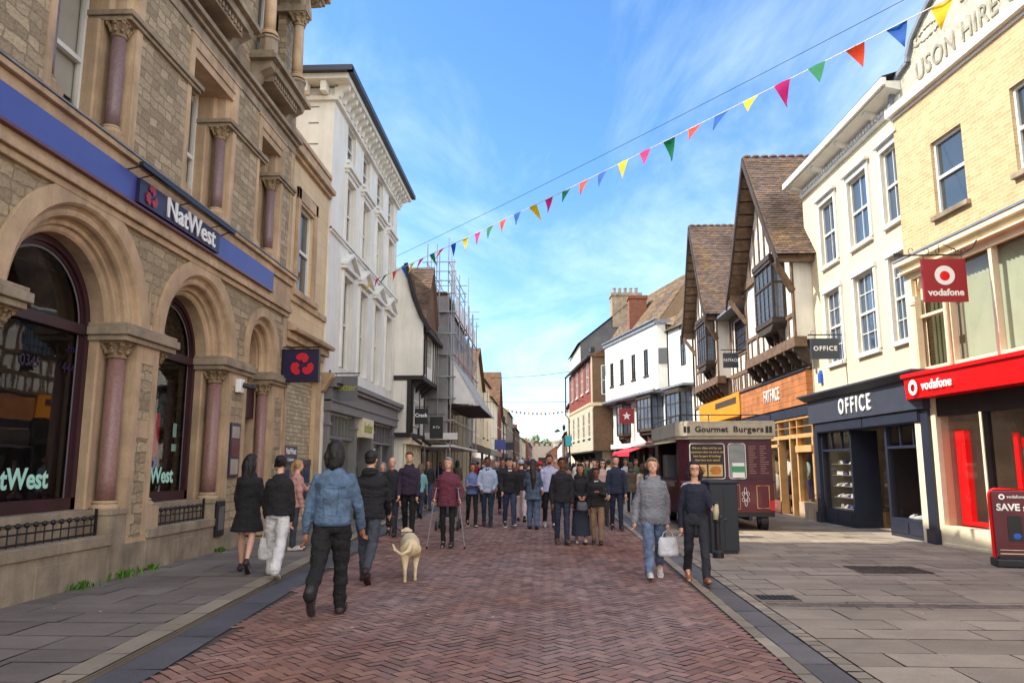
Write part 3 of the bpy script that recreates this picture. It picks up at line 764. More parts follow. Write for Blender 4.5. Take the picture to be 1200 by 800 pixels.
    if T.get('shirt'):      # what shows in the open front
        q = MB(); y = sp(sh_z); q.hexa([(-.02*h, y-.060*h*ls, sh_z-.15*h), (.02*h, y-.060*h*ls, sh_z-.15*h), (.02*h, y-.03*h, sh_z-.15*h), (-.02*h, y-.03*h, sh_z-.15*h), (-.03*h, y-.05*h*ls, sh_z+.012*h), (.03*h, y-.05*h*ls, sh_z+.012*h), (.03*h, y-.02*h, sh_z+.012*h), (-.03*h, y-.02*h, sh_z+.012*h)])
        q.build('shirt', cloth(T['shirt']), r, bevel=.01)
    if T.get('band'):       # waistband or belt
        q = MB(); torso_rings(q, [(0, sp(lo), lo-.014*h, hemw*.97, hemw*.73), (0, sp(lo), lo+.012*h, hemw*1.03, hemw*.77)]); q.build('waistband', cloth(T['band']) if isinstance(T['band'], tuple) else T['band'], to, smooth=True)
    # ---- shoes
    sm_ = shoes or (40, 36, 36); sole = None
    if isinstance(sm_, dict): sole = sm_.get('sole'); sm_ = sm_['c']
    for i in (0, 1):
        hip, kn, an, heel, toe = L_[i]; q = MB(); mid = heel.lerp(toe, .5)
        seg(q, [heel+V3(0, 0, .012*h), mid+V3(0, 0, .011*h), toe+V3(0, .012*h, .003*h)], [.0275*h, .0275*h, .0225*h]); seg(q, [an+V3(0, .002*h, -.002*h), heel+V3(0, -.02*h, .022*h)], [.0235*h, .026*h])
        fo = obj_from(remesh(q, .011, 1), 'shoe', cloth(sm_, .6), r)
        d = (toe-heel).normalized(); w_ = Vector((1, 0, 0)); up = w_.cross(d)*-1
        if up.z < 0: up = -up
        q = MB(); P = []
        for t, ww in ((-.008, .6), (.15, .9), (.5, .85), (.8, 1.05), (1.1, .75), (1.17, .2)):
            P.append((t, ww*.0265*h))
        ring = [heel.lerp(toe, t)+w_*ww for t, ww in P]+[heel.lerp(toe, t)-w_*ww for t, ww in reversed(P)]
        n_ = len(ring); lowv = up*(-.0115*h); ring0 = [p+lowv for p in ring]; ring1 = [p+lowv+up*.013*h for p in ring]
        q.add([tuple(p) for p in ring0+ring1], [tuple(range(n_)), tuple(range(n_, 2*n_))]+[(k, (k+1) % n_, n_+(k+1) % n_, n_+k) for k in range(n_)]); q.build('sole', cloth(sole or (52, 46, 44), .7), fo)
    # ---- hair and hats
    Hh = hair or dict(c=(40, 30, 26), kind='short'); hk = Hh['kind']; hm = hairmat(Hh['c'])
    if hk != 'bald' or True:
        m = MB()
        if hk in ('short', 'bald'):
            t = .004*h if hk == 'short' else .0
            if hk == 'short':
                m.ball(hd(0, .014*h, .024*h), (.0465*h+t, .052*h+t, .049*h+t), 16, 12); m.ball(hd(0, -.022*h, .054*h), (.036*h, .027*h, .017*h), 12, 8); m.ball(hd(0, .03*h, -.008*h), (.044*h, .034*h, .03*h), 12, 8)
            else: m.ball(hd(0, .024*h, -.002*h), (.0455*h, .036*h, .022*h), 14, 8)
        elif hk in ('cap', 'beanie', 'hood'):
            m.ball(hd(0, .01*h, .026*h), (.049*h, .058*h, .05*h), 16, 12)
            if hk == 'cap': m.ball(hd(0, -.06*h, .028*h), (.035*h, .03*h, .006*h), 12, 6)
            if hk == 'hood': m.ball(hd(0, .018*h, -.02*h), (.052*h, .05*h, .06*h), 14, 10); m.ball((0, sp(sh_z), sh_z+.01*h), (.085*h, .06*h, .05*h), 14, 10)
        else:
            m.ball(hd(0, .014*h, .02*h), (.05*h, .055*h, .054*h), 16, 12); m.ball(hd(0, -.02*h, .052*h), (.036*h, .028*h, .014*h), 12, 8)
            vol = Hh.get('vol', 1.0)
            dn = {'bob': .075, 'long': .2, 'verylong': .36, 'bun': 0.03, 'pony': .03, 'shoulder': .11}[hk]*h
            if hk in ('bun', 'pony'):
                for sg in (1, -1): seg(m, [hd(sg*.034*h, -.006*h, .03*h), hd(sg*.044*h, .004*h, .0), hd(sg*.043*h, .02*h, -.022*h)], [.014*h, .013*h, .012*h])
                m.ball(hd(0, .062*h, .03*h if hk == 'bun' else .01*h), (.025*h, .025*h, .025*h), 10, 8)
                if hk == 'pony': seg(m, [hd(0, .07*h, .01*h), hd(0, .075*h, -.06*h)], [.018*h, .012*h])
            elif hk == 'verylong':
                seg(m, [hd(0, .04*h, 0), hd(.005*h, .085*h, -.1*h), hd(-.01*h, .1*h, -.22*h), hd(0, .1*h, -dn)], [.045*h, .042*h, .04*h, .015*h])
            else:
                for sg in (1, -1): seg(m, [hd(sg*.036*h, .005*h, .015*h), hd(sg*.044*h*vol, .008*h, -.03*h), hd(sg*.04*h*vol, .014*h, -dn)], [.019*h, .019*h*vol, .014*h*vol if hk != 'long' else .018*h])
                seg(m, [hd(0, .035*h, .0), hd(0, .045*h, -.03*h), hd(0, .05*h, -dn)], [.04*h, .042*h, .036*h]); seg(m, [hd(.022*h, .035*h, .0), hd(.03*h, .04*h, -.03*h), hd(.028*h, .04*h, -dn)], [.03*h, .032*h, .024*h]); seg(m, [hd(-.022*h, .035*h, .0), hd(-.03*h, .04*h, -.03*h), hd(-.028*h, .04*h, -dn)], [.03*h, .032*h, .024*h])
        hme = remesh(m, min(vox, .012)*.85, 1, (.0085 if hk in ('short', 'bald') else .015)*h/1.75 if hk not in ('cap', 'beanie') else .002, 26, seed, .35 if hk not in ('short',) else 1)
        # keep the face clear
        for v in hme.vertices:
            px, py, pz = v.co.x, v.co.y-hy_, v.co.z-headz
            X = px*math.cos(-tr)-py*math.sin(-tr); Y = px*math.sin(-tr)+py*math.cos(-tr)
            if Y < -.012*h and pz < .032*h and pz > -.08*h and abs(X) < .036*h and hk != 'beard':
                k_ = (-.012*h-Y); Y2 = -.012*h+k_*.05
                v.co.x = X*math.cos(tr)-Y2*math.sin(tr); v.co.y = hy_+X*math.sin(tr)+Y2*math.cos(tr)
        obj_from(hme, {'cap': 'cap', 'beanie': 'beanie', 'hood': 'headscarf'}.get(hk, 'hair'), hm if hk not in ('cap', 'beanie', 'hood') else cloth(Hh['c']), r)
        if hk == 'cap' or hk == 'beanie':
            m = MB(); m.ball(hd(0, .022*h, -.002*h), (.0465*h, .038*h, .03*h), 12, 8); m.build('hair', hairmat(Hh.get('under', (60, 50, 44))), r, smooth=True)
    if Hh.get('beard'):
        m = MB(); m.ball(hd(0, -.022*h, -.042*h), (.031*h, .027*h, .023*h), 12, 8); m.build('beard', hm, r, smooth=True)
    if glasses:
        m = MB()
        for sg in (1, -1):
            if glasses == 'sun': m.ball(hd(sg*.0165*h, -.05*h, .005*h), (.0125*h, .003*h, .0105*h), 10, 6)
            else: m.tube([hd(sg*.0165*h+.012*h*math.cos(a), -.052*h, .005*h+.009*h*math.sin(a)) for a in [2*PI*k/10 for k in range(11)]], .0016*h, 5, cap=False)
            m.tube([hd(sg*.028*h, -.048*h, .008*h), hd(sg*.044*h, 0, .006*h)], .0016*h, 5)
        m.tube([hd(-.006*h, -.052*h, .007*h), hd(.006*h, -.052*h, .007*h)], .0016*h, 5); m.build('glasses', MAT['plastic_black'], r)
    r['_w'] = 0; del r['_w']
    Mx = Matrix.Translation((x, y, z0)) @ Matrix.Rotation(rad(heading), 4, 'Z')
    return dict(root=r, hands=[Mx @ (AR[i][2]+AR[i][3]*.07*h) for i in (0, 1)], palm=[Mx @ (AR[i][2]+AR[i][3]*.045*h) for i in (0, 1)], M=Mx, h=h, dz=dz, sp=sp, hz=hz, sh=sh_z, cloth=to)

def handbag(p, label, col, w=.34, h=.3, d=.14, handle=.16, name='carrier_bag', cat='bag', rz=0, soft=True, group=None):
    """a bag hanging from the hand at p"""
    r = empty(name, (p.x, p.y, p.z-handle-h), rz, label, cat, group)
    m = MB(); torso_rings(m, [(0, 0, 0, w*.42, d*.42), (0, 0, .03, w*.5, d*.5), (0, 0, h*.6, w*.47, d*.42), (0, 0, h, w*.4, d*.2)], 14)
    obj_from(remesh(m, .013, 1, .014 if soft else .004, 11, int(p.x*10) % 9), 'bag_body', cloth(col, .55), r)
    b = MB()
    for sg in (-1, 1): b.tube([(sg*w*.3, 0, h-.02), (sg*w*.2, .0, h+handle*.6), (0, 0, h+handle), ], .008, 6)
    b.build('handle', cloth(col, .55), r); return r
# position helper: where the sole stands is read off the ground
def at(px, py, z=0):
    f_ = 900.; th_ = math.atan(145/900.); yw_ = math.atan(38/911.6); r_ = px-600; u_ = 400-py
    F_ = f_*math.cos(th_)-u_*math.sin(th_); U_ = f_*math.sin(th_)+u_*math.cos(th_); s_ = (z-1.6)/U_
    X_, Y_ = r_*s_, F_*s_
    return (X_*math.cos(yw_)-Y_*math.sin(yw_), X_*math.sin(yw_)+Y_*math.cos(yw_))
def far_at(px, dist):
    a = math.atan((px-600)/911.6)-math.atan(38/911.6); return (math.tan(a)*dist, dist)

BLK = (26, 26, 30)
# --- nearest: man in the denim jacket, walking away
x, y = at(384, 722)
P1 = person(x, y+.05, 184, 'person in blue denim jacket and baggy black trousers, dark chin-length hair, nearest of all', H=1.86, legs=((-22, 40), (10, 2)), arms=((-10, 14, 15, -4), (13, 16, 16, -4)), skin='mid',
       top=dict(c=(92, 116, 144), denim=True, lo=.515, loose=1.13, hemr=.098, name='denim_jacket', band=(78, 100, 128), collar=True), bottom=dict(c=(20, 20, 24), wide=1.2, flare=1.0), shoes=dict(c=(52, 44, 44), sole=(110, 96, 88)), hair=dict(c=(26, 21, 21), kind='bob', vol=.9), vox=.011, face=False, lean=3)
b = MB(); Hq = 1.86; dzq = P1['dz']
yb = P1['sp'](P1['sh']-.09*Hq)+.083*Hq*1.13*.93
b.tube([(-.16, yb-.035, P1['sh']-.085*Hq), (-.08, yb-.008, P1['sh']-.09*Hq), (0, yb-.004, P1['sh']-.092*Hq), (.08, yb-.008, P1['sh']-.09*Hq), (.16, yb-.035, P1['sh']-.085*Hq)], .003, 6)
for sg in (-1, 1): b.tube([(sg*.085, yb-.012, P1['sh']-.1*Hq), (sg*.075, yb+.0, P1['sh']-.2*Hq), (sg*.06, yb-.004, P1['sh']-.28*Hq)], .003, 6)
b.build('seam', cloth((70, 92, 120), denim=True), P1['cloth'])
# --- man in the black padded jacket with the dog
x, y = at(430, 682)
P2 = person(x, y, 178, 'person in a black padded hooded jacket and grey jeans walking the dog', H=1.80, legs=((14, 6), (-16, 30)), arms=((12, 8, 9, 4), (26, 14, 8, 2)), top=dict(c=(28, 28, 34), lo=.475, loose=1.2, puff=1, hood=True, name='padded_jacket', hemr=.1), bottom=dict(c=(66, 72, 84), wide=1.06, denim=True), shoes=dict(c=(46, 28, 30), sole=(90, 40, 40)), hair=dict(c=(24, 20, 20), kind='short'), vox=.012, face=False)
# --- two women by the bank
x, y = at(287, 670, .05)
person(x, y, 190, 'person with long black hair, flared knee-length black coat and bare legs, by the bank', H=1.70, sex='f', z0=.05, legs=((12, 4), (-16, 26)), arms=((0, 20, 6, 6), (4, 60, 8, 20)), turn=-35, top=dict(c=BLK, lo=.335, loose=1.05, hemr=.14, name='coat'), bottom=dict(kind='none', c=BLK), shoes=dict(c=(60, 40, 46), sole=(150, 140, 134)), hair=dict(c=(20, 17, 18), kind='long'), vox=.013)
x, y = at(322, 676, .05)
Pw = person(x, y, 183, 'person in a short black jacket and wide white trousers with dark hair in a bun', H=1.66, sex='f', z0=.05, legs=((14, 6), (-14, 20)), arms=((0, 14, 10, 4), (0, 10, 10, 4)), top=dict(c=BLK, lo=.49, loose=1.2, name='jacket', hemr=.1), bottom=dict(c=(214, 212, 214), wide=1.25, flare=1.3), shoes=dict(c=(196, 178, 140), sole=(210, 200, 170)), hair=dict(c=(24, 20, 20), kind='bun'), vox=.013, face=False)
x, y = at(343, 645, .05)
Pp = person(x, y, 120, 'person with blonde hair in a pink padded jacket using the cash machine', H=1.64, sex='f', z0=.05, legs=((2, 0), (-2, 2)), arms=((50, 60, 5, 10), (5, 10, 10, 4)), top=dict(c=(186, 140, 132), puff=1, loose=1.15, lo=.46, name='padded_jacket'), bottom=dict(c=(60, 62, 74)), shoes=(190, 180, 170), hair=dict(c=(176, 138, 92), kind='pony'), vox=.014)
handbag(Pw['hands'][0], 'white carrier bag hanging beside the wide white trousers near the cash machine', (214, 214, 216), .26, .3, .1)
# --- coming towards us on the left
x, y = at(458, 628)
Pm = person(x, y, 5, 'bald person in a dark coat with a maroon scarf carrying a white carrier bag', H=1.76, legs=((10, 4), (-14, 24)), arms=((-4, 10, 8), (10, 10, 6)), top=dict(c=(36, 34, 42), lo=.44, loose=1.12, name='coat', shirt=(110, 40, 52)), bottom=dict(c=(40, 42, 52)), hair=dict(c=(150, 140, 134), kind='bald'), shoes=(44, 36, 36))
handbag(Pm['hands'][0], 'tall white paper carrier bag held by the bald person with the maroon scarf', (222, 222, 222), .24, .34, .1, soft=False)
x, y = far_at(449, 23)
person(x, y, 0, 'grey-haired person half hidden behind the black padded jacket', H=1.68, sex='f', top=dict(c=(70, 60, 74), name='coat'), hair=dict(c=(150, 146, 144), kind='bob'))
x, y = at(478, 628)
person(x, y, 4, 'person with short brown hair, dark purple hooded sweatshirt and black trousers', H=1.86, legs=((6, 2), (-10, 16)), arms=((6, 10, 9), (10, 20, 9)), top=dict(c=(48, 36, 58), loose=1.15, hood=True, lo=.475, name='hoodie'), bottom=dict(c=(24, 24, 30), wide=1.05), hair=dict(c=(92, 66, 48), kind='short'), shoes=(30, 28, 30))
x, y = far_at(493, 24)
person(x, y, 178, 'person in a pale teal top walking behind the purple hooded sweatshirt', H=1.64, sex='f', top=dict(c=(120, 170, 176), name='top'), hair=dict(c=(110, 86, 66), kind='shoulder'))
x, y = at(501, 598)
person(x, y, 6, 'person in a black coat and blue jeans in front of the scaffolding', H=1.78, top=dict(c=(30, 32, 38), lo=.44, shirt=(90, 96, 110), name='coat'), bottom=dict(c=(52, 66, 96), denim=True), hair=dict(c=(44, 34, 30), kind='short'), skin='mid')
# --- woman with the crutches
x, y = at(524, 641)
Pc = person(x, y, 2, 'person in a burgundy hooded sweatshirt and black leggings walking on two crutches', H=1.72, sex='f', bulk=1.18, legs=((5, 2), (-3, 8)), arms=((-8, 62, 22, 2), (-8, 62, 22, 2)), top=dict(c=(104, 48, 66), loose=1.12, hood=True, lo=.44, name='hoodie'), bottom=dict(c=(26, 26, 30), wide=.88), shoes=dict(c=(28, 28, 32), sole=(60, 60, 60)), hair=dict(c=(150, 148, 150), kind='short'), vox=.012)
for i, lb_ in ((0, 'right-hand grey crutch in the picture, held by the person in burgundy'), (1, 'left-hand grey crutch in the picture, held by the person in burgundy')):
    p = Pc['palm'][i]; q = Vector((p.x+(.12 if i == 0 else -.12), p.y-.06, 0)); cr = empty('crutch', tuple(q), 0, lb_, 'crutch', 'pair of crutches')
    d = p-q; b = MB(); b.tube([(0, 0, .03), tuple(d)], .011, 8); b.tube([tuple(d), tuple(d*1.28+Vector((0, .07, 0)))], .011, 8); b.build('shaft', MAT['galv'], cr)
    b = MB(); b.tube([tuple(d+Vector((0, .03, 0))), tuple(d+Vector((0, -.09, .01)))], .016, 8); b.build('handgrip', MAT['plastic_black'], cr)
    c_ = d*1.28+Vector((0, .07, 0)); b = MB(); b.tube([(c_.x+.05*math.cos(a), c_.y+.05*math.sin(a), c_.z) for a in [rad(-60+30*k) for k in range(11)]], .012, 6); b.build('cuff', MAT['sign_grey'], cr)
    b = MB(); b.tube([(0, 0, 0), (0, 0, .05)], .019, 8); b.build('rubber_foot', MAT['plastic_black'], cr)
x, y = at(523, 622)
wr_ = empty('pushchair', (x, y+.4, 0), 0, 'pushchair with black wheels mostly hidden behind the person on crutches', 'pushchair')
for sg in (-1, 1):
    for yy in (-.3, .35):
        b = MB(); b.tube([(sg*.27-.02, yy, .12), (sg*.27+.02, yy, .12)], .12, 16); b.build('wheel', MAT['plastic_black'], wr_)
    b = MB(); b.tube([(sg*.24, -.3, .14), (sg*.22, .1, .5), (sg*.22, .5, 1.0)], .012, 6); b.tube([(sg*.24, .35, .14), (sg*.22, .0, .6)], .012, 6); b.build('frame', MAT['sign_grey'], wr_)
b = MB(); b.hexa([(-.2, -.2, .35), (.2, -.2, .35), (.2, .2, .3), (-.2, .2, .3), (-.2, -.2, .42), (.2, -.2, .42), (.2, .3, .8), (-.2, .3, .8)]); b.tube([(-.22, .5, 1.0), (.22, .5, 1.0)], .014, 6); b.build('seat', cloth((40, 44, 60)), wr_)
# --- middle of the street
x, y = at(553, 617)
person(x, y, 12, 'person with folded arms in a mid-blue top and black trousers, dark hair tied back', H=1.64, sex='f', legs=((8, 3), (-14, 24)), arms=((24, 90, 4, 62), (20, 88, 4, 58)), top=dict(c=(98, 116, 164), lo=.5, name='jumper'), bottom=dict(c=(26, 26, 32), wide=.95), hair=dict(c=(34, 26, 24), kind='bun'), skin='mid', shoes=dict(c=(40, 34, 34), sole=(200, 200, 200)))
x, y = at(571, 617)
person(x, y, 4, 'person in open light blue hooded jacket, teal shirt and dark teal jeans', H=1.78, skin='brown', legs=((6, 2), (-6, 12)), arms=((8, 40, 14, 20), (8, 40, 14, 20)), top=dict(c=(164, 176, 204), loose=1.12, hood=True, shirt=(36, 96, 110), name='jacket'), bottom=dict(c=(34, 58, 78), denim=True), hair=dict(c=(24, 20, 20), kind='short'))
x, y = at(597, 618)
Pb = person(x, y, 10, 'person in dark cap, black jumper and jeans with a black bag in hand', H=1.76, legs=((18, 6), (-14, 16)), arms=((-2, 14, 12), (6, 40, 14)), bulk=1.08, top=dict(c=(28, 28, 34), loose=1.06, lo=.48, name='jumper', shirt=(200, 196, 192)), bottom=dict(c=(52, 62, 92), denim=True, wide=1.08), hair=dict(c=(36, 36, 44), kind='cap'), shoes=dict(c=(60, 60, 66), sole=(220, 220, 220)))
handbag(Pb['hands'][1], 'big black holdall carried by the person in the dark cap', (24, 24, 28), .42, .34, .2, name='holdall')
x, y = far_at(589, 25.5)
person(x, y, 3, 'person in sunglasses and dark coat behind the capped person', H=1.8, top=dict(c=(34, 34, 42), name='coat'), hair=dict(c=(30, 26, 26), kind='short'), glasses='sun', skin='mid')
x, y = at(611, 611)
person(x, y, 182, 'person in pale grey beanie, black top and pale pink trousers, walking away', H=1.72, sex='f', legs=((14, 4), (-12, 18)), top=dict(c=(30, 30, 36), lo=.49, name='jumper'), bottom=dict(c=(206, 190, 196), wide=1.05), hair=dict(c=(176, 180, 200), kind='beanie'), shoes=(40, 38, 42), face=False)
x, y = at(625, 620)
person(x, y, 178, 'person with very long brown hair in a blue denim coat and blue jeans, back turned', H=1.72, sex='f', legs=((3, 2), (-4, 8)), arms=((10, 30, 12, 10), (10, 30, 12, 10)), top=dict(c=(72, 90, 112), denim=True, lo=.41, hemr=.128, loose=1.12, name='denim_coat'), bottom=dict(c=(82, 104, 138), denim=True, wide=1.15), hair=dict(c=(46, 32, 30), kind='verylong'), shoes=(30, 26, 28), face=False)
x, y = far_at(620, 24.5)
person(x, y, 180, 'person in a navy cap between the grey beanie and the very long brown hair', H=1.74, top=dict(c=(34, 38, 58), name='jacket'), hair=dict(c=(36, 38, 72), kind='cap'), face=False)
x, y = far_at(633, 30)
person(x, y, 180, 'person in a bright red woollen hat, far back in the crowd', H=1.74, top=dict(c=(44, 44, 54), name='coat'), hair=dict(c=(222, 30, 50), kind='beanie'), face=False)
x, y = at(644, 619)
person(x, y, 6, 'tall bearded person in a pale lilac shirt and black trousers', H=1.84, legs=((16, 4), (-12, 22)), arms=((-8, 14, 10), (8, 40, 10)), top=dict(c=(176, 180, 214), name='shirt', lo=.48, shirt=(44, 44, 58)), bottom=dict(c=(30, 30, 38)), hair=dict(c=(28, 24, 24), kind='short', beard=True), shoes=(180, 180, 184), skin='mid')
# --- the family of three
x, y = at(659, 638)
person(x, y, 8, 'dark-haired person in black jacket and blue jeans, left of the three walking together', H=1.72, skin='brown', legs=((6, 2), (-6, 10)), arms=((4, 14, 9), (-4, 12, 12)), top=dict(c=(28, 28, 36), loose=1.12, lo=.47, name='jacket', shirt=(60, 60, 70)), bottom=dict(c=(42, 54, 76), denim=True), hair=dict(c=(20, 18, 20), kind='short'), shoes=(88, 70, 54), vox=.012)
x, y = at(681, 637)
Pg = person(x, y, 2, 'person in black headscarf and long dark skirt, middle of the three together', H=1.6, sex='f', skin='mid', legs=((4, 2), (-6, 8)), arms=((16, 60, 6, 24), (16, 60, 6, 24)), top=dict(c=(28, 26, 32), loose=1.12, lo=.42, name='coat'), bottom=dict(kind='skirt', c=(40, 50, 66), hem=.08, r=.125), hair=dict(c=(22, 20, 24), kind='hood'), shoes=(196, 176, 170), vox=.012)
p = Pg['palm'][0].lerp(Pg['palm'][1], .5); handbag(Vector((p.x, p.y-.03, p.z+.02)), 'small shiny grey handbag held in front by the person in the long skirt', (70, 76, 90), .24, .18, .1, .1, name='handbag', soft=False)
x, y = at(700, 638)
person(x, y, -4, 'child in a black jacket and beige trousers, right of the three walking together', H=1.52, skin='brown', legs=((5, 2), (-5, 8)), arms=((30, 80, 4, 30), (0, 12, 8)), top=dict(c=(26, 26, 32), loose=1.16, lo=.48, name='jacket', shirt=(190, 180, 176)), bottom=dict(c=(142, 116, 92), wide=1.0), hair=dict(c=(20, 18, 20), kind='short'), shoes=(36, 34, 40), vox=.012)
x, y = at(707, 616)
person(x, y, 4, 'person in big sunglasses and a pale pink coat behind the child', H=1.72, sex='f', legs=((6, 2), (-8, 14)), top=dict(c=(190, 166, 160), lo=.38, hemr=.12, name='coat'), bottom=dict(c=(60, 56, 60)), hair=dict(c=(38, 28, 26), kind='shoulder'), glasses='sun')
x, y = at(723, 621)
person(x, y, 3, 'smiling person in a navy jumper and navy trousers with a bag strap across the chest', H=1.8, legs=((8, 2), (-8, 14)), top=dict(c=(34, 42, 66), loose=1.06, name='jumper'), bottom=dict(c=(32, 40, 64)), hair=dict(c=(50, 38, 34), kind='short'), shoes=(26, 24, 28), arms=((6, 20, 12), (6, 14, 10)))
x, y = far_at(696, 26)
person(x, y, 2, 'person in a dark hat behind the pink coat', H=1.8, top=dict(c=(36, 34, 40), name='coat'), hair=dict(c=(30, 28, 34), kind='beanie'))
x, y = far_at(739, 27)
person(x, y, 176, 'person in a fur-trimmed brown parka right of the navy jumper', H=1.7, sex='f', top=dict(c=(96, 84, 74), hood=True, loose=1.2, lo=.4, name='parka'), hair=dict(c=(70, 54, 44), kind='shoulder'), face=False)
x, y = far_at(753, 25)
person(x, y, 182, 'brown-haired person in a cream jacket, back turned, near the red awning', H=1.64, sex='f', top=dict(c=(206, 194, 178), lo=.46, name='jacket'), bottom=dict(c=(60, 62, 70)), hair=dict(c=(76, 54, 44), kind='shoulder'), face=False)
x, y = (3.0, 22.4)
person(x, y, -80, 'person all in black with a black headscarf standing at the kiosk counter', H=1.72, sex='f', legs=((2, 0), (-2, 2)), top=dict(c=(20, 20, 24), loose=1.2, lo=.35, hemr=.12, name='coat'), bottom=dict(kind='skirt', c=(20, 20, 24), hem=.08, r=.12), hair=dict(c=(20, 20, 24), kind='hood'))
# --- the two women on the right
x, y = at(768, 678)
Ph = person(x, y, -4, 'fair-haired person in oversized grey hooded sweatshirt and blue jeans, looking down', H=1.68, sex='f', legs=((-14, 22), (16, 4)), arms=((-4, 12, 10, 0), (-6, 16, 22, -6)), top=dict(c=(128, 130, 138), loose=1.26, lo=.435, hemr=.098, hood=True, name='hoodie', sleeve=1.05), bottom=dict(c=(104, 124, 156), denim=True, wide=1.22), hair=dict(c=(138, 104, 74), kind='pony'), shoes=dict(c=(206, 204, 200), sole=(232, 232, 228)), vox=.011, lean=4)
handbag(Ph['hands'][0], 'white plastic carrier bag swinging from the hand of the grey hooded sweatshirt', (214, 214, 220), .3, .26, .16, .1)
x, y = at(818, 684)
Po = person(x, y, -2, 'dark-haired person with glasses in off-shoulder navy top and black jeans', H=1.64, sex='f', legs=((18, 3), (-16, 24)), arms=((14, 74, 12, 4), (-8, 8, 13, 0)), top=dict(c=(32, 36, 54), loose=.98, lo=.535, hemr=.082, neck='off', name='top', sleeve=1.0), bottom=dict(c=(42, 44, 54), denim=True, wide=1.04, flare=1.1), hair=dict(c=(30, 22, 24), kind='bob', vol=1.25), glasses='clear', shoes=dict(c=(150, 96, 70), sole=(120, 84, 60)), vox=.011)
p = Po['hands'][0]; kr_ = empty('sunglasses_case', (p.x+.02, p.y-.03, p.z-.12), 0, 'small pouch and dark glasses held up by the person in the off-shoulder top', 'pouch')
b = MB(); b.tube([(0, 0, 0), (.01, 0, .1), (.02, 0, .2)], [.03, .04, .022], 8); b.build('pouch', cloth((196, 186, 150)), kr_, smooth=True)
b = MB(); b.ball((.07, 0, .03), (.03, .006, .025), 8, 6); b.ball((.13, 0, .0), (.03, .006, .025), 8, 6); b.tube([(.04, 0, .06), (.15, .02, .02)], .004, 5); b.build('lens', MAT['plastic_black'], kr_)
# --- the far crowd, one by one
rq = random.Random(5); tones = [(34, 34, 42), (60, 64, 80), (120, 40, 50), (170, 170, 178), (90, 80, 70), (40, 60, 100), (150, 120, 100), (220, 214, 206), (70, 90, 70), (200, 60, 60)]
words_c = ['black', 'slate blue', 'dark red', 'pale grey', 'brown', 'royal blue', 'tan', 'off-white', 'green', 'coral red']
spots = [(566, 34), (581, 37), (603, 33), (616, 40), (642, 36), (652, 42), (664, 34), (676, 39), (688, 33), (560, 46), (594, 50), (607, 58), (629, 52), (638, 64), (656, 55), (668, 60), (683, 50), (622, 75), (647, 82), (633, 95), (659, 78), (612, 88), (700, 37), (733, 33), (536, 38), (516, 42), (651, 29), (713, 28), (745, 30), (640, 46), (672, 44), (584, 60), (619, 64)]
for i, (px, d) in enumerate(spots):
    c_ = i % 10; x, y = far_at(px, d); away = i % 3 == 0
    tc_, tw = (((40, 44, 60), 'navy'), ((30, 30, 34), 'black'), ((80, 90, 120), 'blue'), ((120, 104, 84), 'khaki'))[(i//10+i) % 4]
    person(x, y, (180 if away else 0)+rq.uniform(-12, 12), '%s person in %s coat and %s trousers, far crowd, %s of middle' % (['distant', 'farther', 'very distant', 'tiny'][min(3, int((d-28)/13))], words_c[c_], tw, 'left' if px < 600 else ('just right' if px < 655 else 'well right')), group='people in the far crowd',
           H=rq.uniform(1.6, 1.85), sex=rq.choice('mf'), vox=.022, face=False, top=dict(c=tones[c_], lo=rq.choice((.47, .4)), loose=1.1, name='coat'), bottom=dict(c=tc_), hair=dict(c=rq.choice(((30, 24, 22), (90, 66, 46), (60, 46, 40), (160, 150, 146))), kind=rq.choice(('short', 'shoulder', 'short'))), skin=rq.choice(('light', 'light', 'mid')),
           legs=((rq.uniform(4, 16), 4), (rq.uniform(-14, -4), 14)), arms=((rq.uniform(-12, 12), 14, 8), (rq.uniform(-12, 12), 14, 8)))
# --- the dog, seen from behind, walking away
x, y = at(480, 678)
dog = empty('dog', (x, y, 0), rad(191), 'cream labrador walking away with its tail curled to the left', 'dog')
m = MB()          # front is -y in its own frame
K = .92
def dv(*p): return tuple(v*K for v in p)
seg(m, [dv(0, .30, .50), dv(0, .12, .51), dv(0, -.12, .50), dv(0, -.30, .50), dv(0, -.42, .55)], [v*K for v in (.135, .138, .14, .16, .125)], 16)
seg(m, [dv(0, -.40, .55), dv(.03, -.55, .62)], [.1*K, .078*K]); m.ball(dv(.05, -.63, .66), (.078*K, .09*K, .075*K), 14, 10); seg(m, [dv(.06, -.70, .64), dv(.09, -.79, .61)], [.045*K, .035*K])
for sg in (1, -1):
    m.ball(dv(.05+sg*.078, -.60, .65), (.018*K, .04*K, .06*K), 10, 8)
    st = .1*sg
    seg(m, [dv(sg*.07, .28, .48), dv(sg*.085, .22+st, .34), dv(sg*.08, .36+st, .2), dv(sg*.078, .34+st, .06)], [v*K for v in (.095, .062, .028, .024)], 12)
    seg(m, [dv(sg*.078, .335+st, .03), dv(sg*.078, .28+st, .022)], [.028*K, .024*K], 10)
    seg(m, [dv(sg*.08, -.30, .44), dv(sg*.085, -.26-st, .27), dv(sg*.08, -.30-st, .05)], [v*K for v in (.075, .038, .024)], 12)
    seg(m, [dv(sg*.08, -.30-st, .028), dv(sg*.08, -.35-st, .022)], [.026*K, .022*K], 10)
seg(m, [dv(0, .38, .56), dv(.04, .48, .47), dv(.14, .55, .43), dv(.24, .56, .5), dv(.27, .54, .58)], [v*K for v in (.045, .036, .03, .024, .014)], 12)
obj_from(remesh(m, .011, 2, .004, 20, 2), 'body', M('dog_fur', L((222, 202, 164)), .85, .12, vs=5, bump=.5, bs=120), dog)
